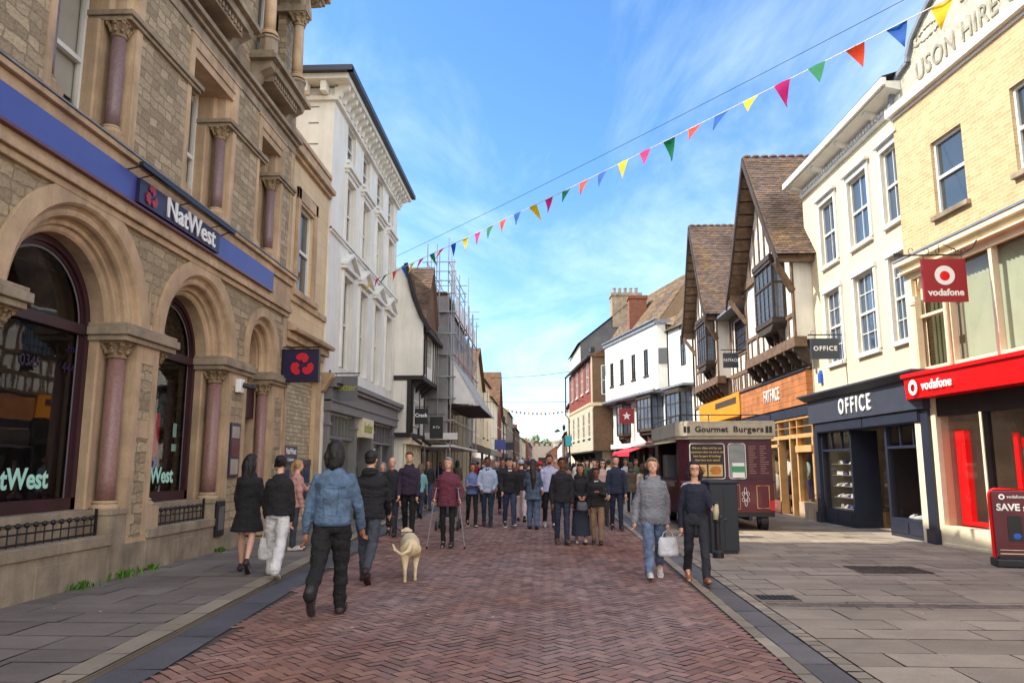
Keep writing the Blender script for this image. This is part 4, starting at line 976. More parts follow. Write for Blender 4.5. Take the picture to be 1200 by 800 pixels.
b = MB(); b.tube([tuple(Vector(dv(0, -.46, .57))+Vector((.1*K*math.cos(a), .01*math.sin(a), .1*K*math.sin(a)))) for a in [2*PI*k/12 for k in range(13)]], .012, 6, cap=False); b.build('collar', MAT['plastic_black'], dog)
p = Vector(P2['hands'][1]); q = Vector((x-.03, y+.45, .62)); mid_ = p.lerp(q, .5)-Vector((0, 0, .1))
ld = empty('dog_lead', tuple(p), 0, 'black retractable dog lead between the hand of the padded jacket and the dog', 'dog lead')
b = MB(); b.tube([(0, 0, 0), tuple(mid_-p), tuple(q-p)], .006, 6); b.build('strap', MAT['black_iron'], ld); b = MB(); b.box(-.05, .07, -.03, .03, -.1, .05); b.build('handle', MAT['plastic_black'], ld, bevel=.015)

bpy.data.scenes.remove(TMP)
# ================================================================ left-hand side
def capital(mb, c, r, h, n=14):
    """leafy capital: bell, abacus and two rings of curled leaves"""
    x, y, z = c
    mb.lathe(c, [(r*1.0, 0), (r*1.18, .01), (r*1.18, h*.1), (r*1.0, h*.13), (r*1.05, h*.5), (r*1.45, h*.85), (r*1.5, h*.88)], n)
    for k in range(8):
        a = 2*PI*k/8; ca, sa = math.cos(a), math.sin(a)
        mb.ball((x+ca*r*1.2, y+sa*r*1.2, z+h*.42), (r*.3, r*.3, h*.16), 6, 5)
        mb.ball((x+ca*r*1.38, y+sa*r*1.38, z+h*.55), (r*.22, r*.22, h*.1), 6, 4)
        if k % 2:
            mb.ball((x+ca*r*1.75, y+sa*r*1.75, z+h*.8), (r*.34, r*.34, h*.15), 7, 5)
            mb.ball((x+ca*r*1.5, y+sa*r*1.5, z+h*.66), (r*.25, r*.25, h*.16), 6, 5)
        else: mb.ball((x+ca*r*1.45, y+sa*r*1.45, z+h*.82), (r*.26, r*.26, h*.11), 6, 5)
    mb.box(x-r*1.6, x+r*1.6, y-r*1.6, y+r*1.6, z+h*.88, z+h)
def column(root, x, s, z0, z1, r, mat, ch=.24, basem=None, ped=0):
    """column shaft > capital, base"""
    b = MB(); b.lathe((x, s, 0), [(r*1.02, z0+.1), (r, z0+.4), (r*.94, z1-ch)], 20)
    o = b.build('column', mat, root, smooth=False)
    me = o.data; me.polygons.foreach_set('use_smooth', [len(p.vertices) == 4 for p in me.polygons])
    b = MB(); capital(b, (x, s, z1-ch), r*.97, ch); b.build('capital', MAT['carved_stone'], o)
    b = MB(); b.lathe((x, s, z0), [(r*1.5, -.02), (r*1.55, .02), (r*1.45, .05), (r*1.2, .065), (r*1.3, .085), (r*1.1, .11)], 20)
    if ped: b.box(x-r*1.6, x+r*1.6, s-r*1.6, s+r*1.6, z0-ped, z0-.02)
    b.build('base', basem or MAT['ashlar'], o, bevel=0)
    return o

X0 = -6.0
bank = empty('bank_building', (X0, 0, 0), 0, 'tan rubble stone bank with round arches, red granite columns and a long blue sign band', 'bank building')
ARCH = [(9.5, 1.48, 1.09, 3.5, 1.09), (12.97, 1.37, 1.0, 3.55, .98), (15.95, .76, .12, 3.95, .5)]   # centre, front half width, inner half, springing, inner arch radius
UW = [(8.5, 10.3), (12.05, 13.85), (15.25, 16.6)]
holes = []
for c, hw, ih, zc, ir in ARCH:
    z0 = .12 if hw < 1 else .62
    R_ = 1.42 if hw > 1.4 else (1.30 if hw > 1 else .76)
    holes.append([(c-hw, z0), (c+hw, z0), (c+hw, 3.45)]+[(c+R_*math.cos(PI*i/20), zc+R_*math.sin(PI*i/20)) for i in range(21)]+[(c-hw, 3.45)])
for a, b_ in UW: holes.append(rect(a, b_, 6.0, 8.75))
BW = [(11.55, 13.25), (14.75, 16.45)]
for a, b_ in BW: holes.append([(a, 10.0), (b_, 10.0)]+[((a+b_)/2+(b_-a)/2*math.cos(PI*i/14), 12.45+.5*math.sin(PI*i/14)) for i in range(15)])
w = MB(); w.panel(rect(-2, 17.42, 0, 13.3), holes, 0, rev=.2)
w.box(-9, -2.5, -2, 17.4, .1, 13.2)          # the rooms behind
w.add([(0, -2, 0), (-9, -2, 0), (-9, -2, 13.3), (0, -2, 13.3)], [(0, 1, 2, 3)])
w.add([(0, 17.42, 0), (-9, 17.42, 0), (-9, 17.42, 13.3), (0, 17.42, 13.3)], [(0, 1, 2, 3)])
w.build('wall', MAT['ragstone'], bank)
b = MB(); b.prism([(-9, 13.3), (.0, 13.3), (-2.2, 14.6), (-6.8, 14.6)], -2, 17.42, 'd'); b.build('roof', MAT['slate'], bank)

for k, (c, hw, ih, zc, ir) in enumerate(ARCH):
    big = hw > 1; R_ = 1.42 if hw > 1.4 else (1.30 if big else .76); RO = R_+(.27 if big else .21); zi = 3.62
    b = MB()
    pa = arch_path(c, 0, zi, zc)
    inn = ir
    prof = [(RO, -.01), (RO, .05), (R_+.03, .05), (R_+.0, .02), (R_-.02, -.03), (R_-.05, -.06), (R_-.09, -.045), (R_-.13, -.06), (R_-.15, -.1), (R_-.15, -.16),
            (R_-.17, -.2), (R_-.2, -.185), (R_-.235, -.2), (R_-.25, -.25), (inn+.03, -.27), (inn, -.3), (inn, -.56)]
    b.sweep(pa, prof)
    arch = b.build('arch', MAT['ashlar'], bank)
    # jambs below the impost, nook columns in front of them
    for sg in (-1, 1):
        b = MB()
        if big:
            p = [(-.56, ih), (-.38, ih), (-.36, ih+.03), (-.36, ih+.1), (-.36, hw-.02), (-.0, hw-.02), (.012, hw-.02), (.012, hw+.075), (-.005, hw+.075), (-.56, hw+.2)]
        else:
            p = [(-.56, .5), (-.3, .5), (-.3, hw-.02), (.012, hw-.02), (.012, hw+.075), (-.005, hw+.075), (-.56, hw+.1)]
        b.prism([(d, c+sg*q) for d, q in p], .6 if big else .1, 3.36, 'z'); b.build('jamb', MAT['ashlar'], bank)
for c, s_, r in ((9.61, 1, .125), (12.97, -1, .125), (12.97, 1, .125), (9.39, -1, .125)):
    column(bank, -.2, c+s_*1.2, 1.0, 3.36, r, MAT['granite'], ped=.36)
for s_ in (-1, 1): column(bank, -.17, 15.95+s_*.6, .9, 3.36, .11, MAT['granite'], ped=.75)
# impost courses over each pier
for a, e in ((7.2, 8.42), (10.55, 12.03), (13.91, 15.42), (16.46, 17.5)):
    b = MB()
    b.box(-.56, .07, a, e, 3.36, 3.44); b.box(-.56, .12, a-.04, e+.04, 3.44, 3.56); b.box(-.56, .08, a-.01, e+.01, 3.56, 3.62)
    b.build('impost', MAT['ashlar_grey'], bank, bevel=.015)
for a, e in ((7.2, 8.02), (10.98, 11.6), (14.34, 15.19), (16.71, 17.44)):   # pier edging, leaving rubble panels
    b = MB()
    b.box(-.02, .014, a, a+.14, .0, 3.36); b.box(-.02, .014, e-.14, e, .0, 3.36)
    for z in (.0, 2.0, 3.1): b.box(-.02, .013, a+.14, e-.14, z, z+.26+(.3 if z == 0 else 0))
    b.build('pier_trim', MAT['ashlar'], bank)
b = MB()
for s in (8.0, 11.2, 11.37, 14.5): b.box(-.02, .01, s, s+.06, 3.62, 4.2)
b.box(-.02, .014, 17.2, 17.44, 3.6, 9.1)
b.build('pier_trim', MAT['ashlar'], bank)
# plinth walls under the two big windows, with pockets behind the railings
b = MB()
for c in (9.5, 12.97):
    a, e = c-1.37, c+(1.47 if c < 10 else 1.37)
    b.box(-.30, .03, a-.02, e-.38, .0, .52); b.box(-.33, .06, a-.02, e-.36, .52, .66)
    b.box(-.6, -.30, a, e, .0, .9); b.box(-.62, -.24, a+.0, e, .9, 1.0)
    b.box(-.31, -.27, a+.15, c-.1, .66, .86); b.box(-.31, -.27, c+.1, c+.75, .66, .86)
    b.box(-.5, .035, e-.38, e+.02, .0, .92); b.box(-.5, .05, e-.4, e+.04, .92, 1.0)
    b.box(0, .045, e-1.9, e-1.2, .05, .42)
b.box(-.1, .03, -2, 8.1, 0, .66)
b.box(-.01, .025, 10.98, 11.62, .0, .5); b.box(-.01, .025, 14.32, 15.2, .0, .45); b.box(-.01, .025, 16.7, 17.44, .0, .5)
b.box(-.6, -.02, 15.2, 16.7, .0, .11)
b.build('plinth', MAT['ashlar_grey'], bank, bevel=.012)
# windows of the arches
for c, hw, ih, zc, ir in ARCH[:2]:
    b = MB()
    pa = arch_path(c, 0, 1.0, zc)
    b.sweep(pa, [(ih+.02, -.5), (ih-.1, -.5), (ih-.1, -.54), (ih-.15, -.54), (ih-.15, -.6)])
    b.box(-.62, -.5, c-ih, c+ih, 1.0, 1.16); b.box(-.62, -.5, c-ih, c+ih, 3.42, 3.56)
    f = b.build('window', MAT['maroon_timber'], bank)
    g = MB(); g.panel(arch_poly(c, ih-.05, 1.05, zc, r=ir-.02), d=-.585); g.build('pane', MAT['glass_clear'], f)
    text(f, 'NatWest', .36, (-.575, c-.1, 1.42), '+x', MAT['letter_mint'], ex=.002, off=.011, sx=.98)
    g = MB(); g.sweep(arch_path(c, 0, 1.16, zc), [(ih-.15, -.565), (ih-.185, -.565)]); g.build('glazing_bead', MAT['grey_paint'], f)
text(bank, '.com', .17, (-.572, 10.35, 3.2), '+x', MAT['navy_sign'], ex=.002)
text(bank, '0345        444', .2, (-.572, 9.86, 2.92), '+x', MAT['navy_sign'], ex=.002)
# banking hall seen through the glass
b = MB()
b.panel(rect(7, 15.2, .2, 4.9), d=-2.45); b.box(-2.4, -.63, 7, 15.2, .3, .9)
b.build('interior', MAT['interior_dark'], bank)
b = MB(); b.box(-1.6, -1.55, 8.7, 10.0, 1.0, 2.3); b.box(-1.5, -1.44, 12.5, 12.62, 1.2, 2.9); b.box(-1.5, -1.42, 13.3, 13.9, 1.1, 1.9)
b.build('display_board', MAT['interior_pale'], bank)
b = MB(); b.box(-.75, -.73, 13.0, 13.25, 1.75, 2.5); b.build('poster', MAT['bank_red'], bank)
b = MB(); b.box(-.74, -.72, 13.0, 13.25, 1.45, 1.74); b.build('poster', MAT['blue_sign'], bank)
b = MB(); b.box(-.7, -.69, 13.68, 13.8, 2.1, 2.35); b.box(-.7, -.69, 13.66, 13.82, 1.85, 1.98); b.build('sticker', MAT['letter_mint'], bank)
# entrance
b = MB(); b.box(-.62, -.5, 15.45, 16.45, .12, 2.6); b.box(-.6, -.3, 15.45, 16.45, 2.6, 3.3)
b.box(-.5, -.46, 15.5, 15.58, .12, 2.6); b.box(-.5, -.46, 16.32, 16.4, .12, 2.6); b.box(-.5, -.46, 15.5, 16.4, 1.0, 1.1)
dr = b.build('door', MAT['maroon_timber'], bank, bevel=.006)
b = MB(); b.panel(rect(15.6, 16.3, 1.15, 2.5), d=-.49); b.build('pane', MAT['glass_dark'], dr)
b = MB(); b.panel(arch_poly(15.95, .49, 3.3, 3.95), d=-.55); b.build('fanlight', MAT['interior_warm'], bank)

# string courses, sign band, ledge
b = MB()
b.box(-.02, .06, -2, 17.44, 5.0, 5.1); b.box(-.02, .12, -2, 17.44, 5.1, 5.2); b.box(-.02, .09, -2, 17.44, 5.2, 5.3)
b.box(-.02, .13, -2, 17.44, 5.73, 5.88); b.box(-.02, .2, -2, 17.5, 5.88, 5.96)
b.box(-.02, .07, 16.08, 17.44, 5.3, 5.73)
b.build('string_course', MAT['ashlar'], bank, bevel=.015)
b = MB(); b.box(-.3, .22, -2, 17.52, 5.962, 5.985); b.build('ledge_flashing', MAT['lead'], bank)
b = MB(); b.box(.0, .14, -2, 16.05, 5.32, 5.725); sb = b.build('sign_band', MAT['blue_sign'], bank)
b = MB(); b.box(.0, .165, -2, 16.05, 5.29, 5.318); b.box(.14, .146, -2, 16.05, 5.318, 5.34); b.build('edge_strip', MAT['maroon_paint'], sb)
b = MB(); b.box(.14, .2, 10.35, 13.1, 5.34, 5.7); lg = b.build('sign_panel', MAT['navy_sign'], bank)
text(lg, 'NatWest', .44, (.215, 12.0, 5.52), '+x', MAT['letter_white'], ex=.012, off=.007, sx=1.05)
def chevrons(mb, c, r, plane='x', d=.02):
    """three folded arrows turning about a centre"""
    for k in range(3):
        a0 = PI/2+k*2*PI/3
        ring = [(math.cos(a0+q)*r*w_, math.sin(a0+q)*r*w_) for q, w_ in ((-.98, .52), (-.72, .86), (-.3, 1.02), (.1, 1.05), (.5, .98), (.78, .8), (.62, .42), (.15, .5), (-.1, .3), (-.7, .22))]
        if plane == 'x': mb.prism([(c[1]+p[0], c[2]+p[1]) for p in ring], c[0], c[0]+d, 's')
        else:
            n = len(ring); V = [(c[0]+p[0], c[1], c[2]+p[1]) for p in ring]+[(c[0]+p[0], c[1]-d, c[2]+p[1]) for p in ring]
            mb.add(V, [tuple(range(n)), tuple(range(n, 2*n))]+[(i, (i+1) % n, n+(i+1) % n, n+i) for i in range(n)])
b = MB(); chevrons(b, (.2, 10.68, 5.52), .17); b.build('emblem', MAT['red_deep'], lg)
b = MB()
b.tube([(.1, 10.1, 5.72), (.35, 10.15, 5.8)], .012); b.tube([(.1, 13.3, 5.72), (.35, 13.25, 5.8)], .012)
b.box(.3, .36, 10.1, 13.4, 5.78, 5.84)
for s in (10.5, 11.7, 12.9): b.tube([(.05, s, 5.74), (.33, s, 5.8)], .01)
b.build('sign_light_bar', MAT['black_iron'], bank)

# first floor windows with nook columns
for k, (a, e) in enumerate(UW):
    m = MB()
    for sg, x in ((1, a), (-1, e)):
        # stepped jamb
        m.prism([(-.75, x-sg*.2), (-.75, x+sg*.3), (-.42, x+sg*.3), (-.4, x+sg*.27), (-.36, x+sg*.27), (-.36, x+sg*.03), (.0, x+sg*.01), (.014, x+sg*.0), (.014, x-sg*.13), (.0, x-sg*.13)], 6.0, 8.0, 'z')
        m.prism([(-.75, x-sg*.2), (-.75, x+sg*.26), (-.3, x+sg*.26), (-.26, x+sg*.18), (-.1, x+sg*.16), (-.06, x+sg*.06), (.03, x+sg*.03), (.03, x-sg*.13), (.0, x-sg*.13)], 8.12, 8.75, 'z')
    m.box(-.75, .0, a, e, 8.6, 8.78); m.box(-.3, .03, a-.13, e+.13, 8.75, 8.95); m.box(0, .05, a-.17, e+.17, 8.95, 9.0)
    m.box(-.75, .02, a, e, 5.9, 6.02)
    m.build('window_surround', MAT['ashlar'], bank, bevel=0)
    lo, hi = ((a-.6 if k else a-3.0), a+.28), (e-.28, (UW[k+1][0]+.28 if k < 2 else 17.46))
    m = MB(); m.box(-.75, .05, e-.28, hi[1], 7.99, 8.05); m.box(-.75, .09, e-.32, hi[1]+(.04 if k < 2 else 0), 8.05, 8.13)
    m.build('impost', MAT['ashlar_grey'], bank, bevel=.012)
    if k == 0: m = MB(); m.box(-.75, .05, 6.0, a+.28, 7.99, 8.05); m.box(-.75, .09, 6, a+.32, 8.05, 8.13); m.build('impost', MAT['ashlar_grey'], bank, bevel=.012)
    column(bank, -.18, e-.15, 6.28, 7.99, .1, MAT['granite_purple'], ch=.24, ped=.3)
    column(bank, -.18, a+.15, 6.28, 7.99, .1, MAT['granite_purple'], ch=.24, ped=.3)
    sash(bank, 1, a+.28, e-.28, 6.02, 8.6, d=-.62, fw=.07, sill=False, gm=MAT['glass_clear'], blind=(.72, MAT['curtain']))
# frieze and cornice below the second floor
b = MB(); b.box(-.02, .03, -2, 17.44, 9.0, 9.2); b.box(-.02, .1, -2, 17.46, 9.2, 9.28); b.box(-.02, .18, -2, 17.5, 9.28, 9.38); b.box(-.02, .12, -2, 17.46, 9.38, 9.44)
b.build('cornice', MAT['ashlar_grey'], bank, bevel=.015)
# balconies of the second floor
for a, e in [(8.35, 10.05)]+BW:
    c = (a+e)/2; h = (e-a)/2+.3
    b = MB()
    for sg in (-1, 1):
        x = c+sg*(h-.22)
        b.prism([(0, 9.45), (.12, 9.45), (.2, 9.6), (.42, 9.72), (.45, 9.85), (0, 9.85)], x-.16, x+.16, 'd')
        b.box(0, .5, x-.2, x+.2, 9.85, 9.93)
    b.box(0, .36, c-h+.38, c+h-.38, 9.55, 9.6)
    for i in range(11): b.box(.36, .4, c-h+.42+i*(2*h-.84)/11, c-h+.42+i*(2*h-.84)/11+.07, 9.6, 9.7)
    b.box(0, .36, c-h+.38, c+h-.38, 9.6, 9.7); b.box(0, .46, c-h+.3, c+h-.3, 9.7, 9.86)
    b.box(0, .56, c-h-.05, c+h+.05, 9.86, 9.96); b.box(0, .5, c-h, c+h, 9.96, 10.06)
    for sg in (-1, 1): b.lathe((.28, c+sg*(h-.24), 10.06), [(.2, 0), (.2, .3), (.23, .32), (.23, .36), (.17, .4)], 8)
    b.build('balcony', MAT['ashlar_grey'], bank, bevel=.012)
    for sg in (-1, 1): column(bank, .28, c+sg*(h-.24), 10.5, 12.1, .125, MAT['ashlar'], ch=.3)
    b = MB()
    for sg in (-1, 1): b.box(-.3, .5, c+sg*(h-.24)-.22, c+sg*(h-.24)+.22, 12.1, 12.25)
    b.sweep([(c+1.0*math.cos(PI*i/16)*(h-.1), 12.25+.55*math.sin(PI*i/16), math.cos(PI*i/16), math.sin(PI*i/16)) for i in range(17)], [(.22, -.05), (.22, .45), (.1, .45), (.06, .38), (0, .36), (-.08, .3), (-.1, -.3)])
    b.box(-.05, .3, c-h-.1, c+h+.1, 12.82, 12.9)
    b.build('balcony_arch', MAT['ashlar_grey'], bank)
    if a > 9: sash(bank, 1, a+.2, e-.2, 10.1, 12.6, d=-.5, fw=.07, sill=False)
b = MB()
for i, (o, z0, z1) in enumerate(((.18, 12.9, 13.0), (.3, 13.0, 13.1), (.5, 13.1, 13.22), (.62, 13.22, 13.34), (.5, 13.34, 13.42))): b.box(-.1, o, -2, 17.44+o*.6, z0, z1)
for i in range(36): b.box(.15, .46, 8+i*.27, 8.13+i*.27, 12.98, 13.1)
b.build('cornice', MAT['ashlar_grey'], bank)
# fixings on the piers
b = MB(); b.box(.014, .05, 14.47, 14.92, 1.38, 2.4); p = b.build('notice_board', MAT['navy_sign'], bank, bevel=.006)
for q_ in ((2.12, 2.34), (1.43, 1.72)): b = MB(); b.box(.05, .054, 14.52, 14.87, *q_); b.build('notice_panel', MAT['interior_pale'], p)
b = MB(); b.box(.05, .054, 14.52, 14.87, 1.76, 2.08); b.build('notice_panel', MAT['maroon_paint'], p)
b = MB(); b.box(.035, .09, 13.98-.02, 14.3, .33, .96)
p = b.build('night_safe', MAT['black_iron'], bank, bevel=.01)
b = MB(); b.box(.09, .1, 14.03, 14.24, .44, .86); b.box(.09, .13, 14.03, 14.24, .82, .86); b.build('night_safe_plate', MAT['steel'], p)
b = MB(); b.box(.014, .12, 14.62, 14.82, 3.0, 3.26); p = b.build('security_camera', MAT['letter_white'], bank, bevel=.01)
b = MB(); b.tube([(.12, 14.74, 3.15), (.3, 14.8, 3.1)], .05, 10); b.ball((.3, 14.8, 3.1), .055); b.build('lens', MAT['black_iron'], p)

def railing(loc, ln, label):
    r = empty('railing', loc, 0, label, 'railing', 'spiked railings on the bank plinth')
    b = MB(); b.box(-.012, .012, 0, ln, .02, .045); b.box(-.012, .012, 0, ln, .14, .16); b.box(-.015, .015, ln-.03, ln, 0, .36); b.box(-.015, .015, 0, .03, 0, .36); b.build('rail', MAT['black_iron'], r)
    n = int(ln/.16)
    for i in range(n):
        q = MB(); s = (i+.7)*ln/(n+.4); q.tube([(0, s, 0), (0, s, .22)], .009, 6); q.ball((0, s, .245), .034, 8, 6)
        q.build('spike', MAT['black_iron'], r)
railing((X0-.12, 8.3, .655), 2.2, 'black iron railing of ball-topped spikes below the nearer big arched window')
railing((X0-.12, 11.7, .655), 2.15, 'black iron railing of ball-topped spikes beside the night safe, below the farther arched window')

# hanging sign of the bank, at right angles to the wall
def hang_sign(name, y, x0, x1, z0, z1, panel, label, frame=None, wallx=None, barz=None, th=.05):
    r = empty(name, ((x0+x1)/2, y, z0), 0, label, 'hanging sign')
    cx_ = (x0+x1)/2
    b = MB(); b.box(x0-cx_, x1-cx_, -th/2, th/2, 0, z1-z0); p = b.build('panel', panel, r, bevel=.006)
    bz = (barz or z1+.1)-z0
    b = MB(); wx = wallx-cx_; tip = (x0-cx_ if wx > 0 else x1-cx_)
    b.tube([(wx, 0, bz), (tip-(.06 if wx > 0 else -.06), 0, bz)], .017, 8)
    for t in (.15, .85): b.tube([(x0-cx_+(x1-x0)*t, 0, bz), (x0-cx_+(x1-x0)*t, 0, z1-z0-.005)], .006, 6)
    b.box(min(wx, wx+(.0 if wx > 0 else .0))-.03, wx+.03, -.04, .04, bz-.1, bz+.1)
    b.build('bracket', MAT['black_iron'], r)
    return r, p
r, p = hang_sign('hanging_sign', 17.25, -5.96, -5.16, 3.5, 4.2, MAT['navy_sign'], 'dark navy bank hanging sign with a red three-arrow emblem', wallx=-6.05, barz=4.28, th=.12)
b = MB(); chevrons(b, (.05, -.062, .36), .27, 'y'); b.ball((.05, -.06, .36), (.01, .01, .01), 6, 4); b.build('emblem', MAT['bank_red'], p)
b = MB()
for a_ in ((-.42, .42, -.03, 0.0), (-.42, .42, .7, .73)): b.box(a_[0], a_[1], -.07, .07, a_[2], a_[3])
b.box(-.43, -.4, -.07, .07, -.03, .73); b.box(.4, .43, -.07, .07, -.03, .73); b.build('frame', MAT['black_iron'], p)

# ---------------- annex between bank and white building
ax = empty('annex_building', (-6.15, 0, 0), 0, 'low pale stone annex with one tall sash window between the bank and the white building', 'building')
w = MB()
w.panel(rect(17.42, 21.0, 0, 9.8), [rect(18.4, 19.55, 5.85, 8.15), rect(17.85, 20.45, .3, 3.85)], 0, rev=.14)
w.box(-8, -.5, 17.45, 20.9, 0, 9.6)
w.build('wall', MAT['ashlar_block'], ax)
b = MB(); b.panel(rect(17.84, 20.46, .29, 3.86), d=-.12); b.build('rubble_panel', MAT['ragstone_fine'], ax)
b = MB()
b.box(0, .1, 17.42, 20.95, 9.15, 9.25); b.box(0, .2, 17.42, 20.98, 9.25, 9.38); b.box(-.3, .08, 17.42, 20.95, 9.72, 9.84); b.box(-.3, .03, 17.42, 20.95, 9.38, 9.72)
b.box(0, .07, 18.15, 18.36, 5.85, 8.5); b.box(0, .07, 19.6, 19.8, 5.85, 8.5); b.box(0, .07, 18.15, 19.8, 8.2, 8.5); b.box(0, .04, 18.28, 19.7, 8.12, 8.2)
b.box(0, .14, 18.0, 19.95, 5.7, 5.85); b.box(0, .07, 17.42, 20.95, 5.55, 5.7)
b.prism([(0, 4.75), (.35, 4.72), (.38, 4.8), (0, 5.05)], 17.5, 20.9, 'd'); b.box(0, .2, 17.5, 20.9, 4.55, 4.72); b.box(0, .1, 17.6, 20.8, 4.4, 4.55)
for i, o in enumerate((.1, .06)): b.box(0, o, 17.7-.1*i, 17.85-.0*i, .3, 3.85); b.box(0, o, 20.45, 20.6+.1*i, .3, 3.85)
b.box(0, .1, 17.6, 20.7, 3.86, 4.0); b.box(0, .13, 17.42, 20.9, 0, .28)
b.prism([(0, 3.6), (.12, 3.62), (.25, 3.85), (.36, 4.0), (.36, 4.12), (0, 4.12)], 20.72, 20.98, 'd')
b.build('trim', MAT['ashlar'], ax, bevel=.012)
sash(ax, 1, 18.4, 19.55, 5.85, 8.15, d=-.1, fw=.08, sill=False, gm=MAT['glass'])
b = MB(); b.box(.0, .06, 17.72, 18.9, 1.62, 2.06); p = b.build('cashpoint_sign', MAT['navy_sign'], ax)
b = MB(); b.box(.06, .064, 17.74, 17.98, 1.62, 2.06); b.build('red_end', MAT['bank_red'], p)
text(p, 'NatWest', .2, (.066, 18.42, 1.93), '+x', MAT['letter_white'], ex=.002, off=.006); text(p, 'Cashpoint', .12, (.066, 18.42, 1.74), '+x', MAT['letter_white'], ex=.002)
def cash_machine(s, label, m):
    r = empty('cash_machine', (-6.15, s, .75), 0, label, 'cash machine', 'cash machines in the annex wall')
    b = MB(); b.box(-.12, .03, -.36, .36, 0, 1.0); b.box(.03, .05, -.36, .36, .85, 1.0); b.build('surround', m, r, bevel=.01)
    b = MB(); b.box(.03, .034, -.16, .16, .5, .76); b.build('screen', MAT['glass_blue'], r)
    b = MB(); b.box(.0, .16, -.2, .2, .34, .4)
    for i in range(3):
        for j in range(4): b.box(.05+i*.035, .075+i*.035, -.08+j*.04, -.055+j*.04, .4, .408)
    b.build('keypad', MAT['steel'], r)
cash_machine(18.3, 'grey cash machine under the small navy and red bank sign', MAT['sign_grey']); cash_machine(19.75, 'purple cash machine nearer the shoe shop, right of the grey one', MAT['navy_sign'])

# ---------------- tall white building with the shoe shop
wb = empty('white_building', (-6.1, 0, 0), 0, 'tall white stucco building with bracketed eaves, pedimented windows and a grey shoe shop below', 'building')
WC = [23.1, 25.2, 27.4, 29.45]; hs = []
for c in WC: hs += [rect(c-.5, c+.5, 11.0, 12.15), rect(c-.5, c+.5, 8.4, 10.4), rect(c-.5, c+.5, 4.5, 7.3)]
hs += [rect(21.2, 30.6, .0, 3.05)]
w = MB(); w.panel(rect(20.98, 30.8, 0, 12.6), hs, 0, rev=.18)
w.add([(0, 20.98, 0), (-8, 20.98, 0), (-8, 20.98, 12.6), (0, 20.98, 12.6)], [(0, 1, 2, 3)])
w.box(-8, -2.5, 21.0, 30.8, 0, 12.6)
w.add([(0, 30.8, 0), (-8, 30.8, 0), (-8, 30.8, 12.6), (0, 30.8, 12.6)], [(0, 1, 2, 3)])
w.build('wall', MAT['render_white'], wb)
b = MB(); b.add([(.62, 20.4, 12.98), (.62, 31.3, 12.98), (-3.5, 28.5, 14.3), (-3.5, 23.5, 14.3), (-8, 20.4, 12.98), (-8, 31.3, 12.98)], [(0, 1, 2, 3), (0, 3, 4), (1, 5, 2), (3, 2, 5, 4)]); b.build('roof', MAT['slate'], wb)
b = MB(); b.box(.5, .66, 20.35, 31.35, 12.82, 12.98); b.box(-8, .66, 20.32, 20.48, 12.82, 12.98); b.build('gutter', MAT['navy_paint'], wb)
b = MB(); b.box(-8, .5, 20.5, 31.2, 12.66, 12.82); b.box(-.0, .12, 20.9, 30.85, 12.2, 12.3); b.box(0, .1, 20.9, 30.85, 12.3, 12.6)
n = 22
for i in range(n): s = 21.0+i*(9.7/(n-1)); b.prism([(.1, 12.3), (.18, 12.3), (.24, 12.45), (.42, 12.52), (.45, 12.66), (.1, 12.66)], s-.08, s+.08, 'd')
b.box(-8, .0, 20.88, 20.96, 12.2, 12.32)
for i in range(7): x = -.25-i*.55; b.box(x-.08, x+.08, 20.58, 20.96, 12.34, 12.66)
b.box(0, .06, 20.96, 30.85, 8.22, 8.36); b.box(0, .1, 20.96, 30.85, 8.3, 8.36)
for c in WC:
    for z0, z1 in ((8.4, 10.4), (4.5, 7.3)):
        b.box(0, .06, c-.66, c-.52, z0, z1+.02); b.box(0, .06, c+.52, c+.66, z0, z1+.02); b.box(0, .06, c-.66, c+.66, z1+.02, z1+.18)
    b.box(0, .2, c-.78, c+.78, 10.66, 10.76); b.box(0, .12, c-.72, c+.72, 10.56, 10.66)
    b.box(0, .18, c-.78, c+.78, 7.5, 7.6); b.prism([(c-.78, 7.6), (c+.78, 7.6), (c, 8.02)], 0, .08, 's')
    for sg in (-1, 1): b.hexa([(0, c+sg*.82, 7.6), (.22, c+sg*.82, 7.6), (.22, c, 8.04), (0, c, 8.04), (0, c+sg*.82, 7.68), (.22, c+sg*.82, 7.68), (.22, c, 8.13), (0, c, 8.13)])
    b.box(0, .1, c-.62, c+.62, 10.9, 11.0)
b.build('trim', MAT['render_white'], wb)
for c in WC:
    sash(wb, 1, c-.5, c+.5, 11.0, 12.15, d=-.14, sill=False); sash(wb, 1, c-.5, c+.5, 8.4, 10.4, d=-.14, sill=True)
    sash(wb, 1, c-.5, c+.5, 4.5, 7.3, d=-.14, sill=False, gm=MAT['glass'], blind=(.5, MAT['curtain']))
for i, z in enumerate((9.6, 10.5, 11.2, 11.9)): pass
for z in (10.2, 10.85, 11.5, 12.0): b = MB(); b.box(-.75, -.45, 20.965, 20.98, z, z+.025); b.build('wall_tie', MAT['sign_grey'], wb)
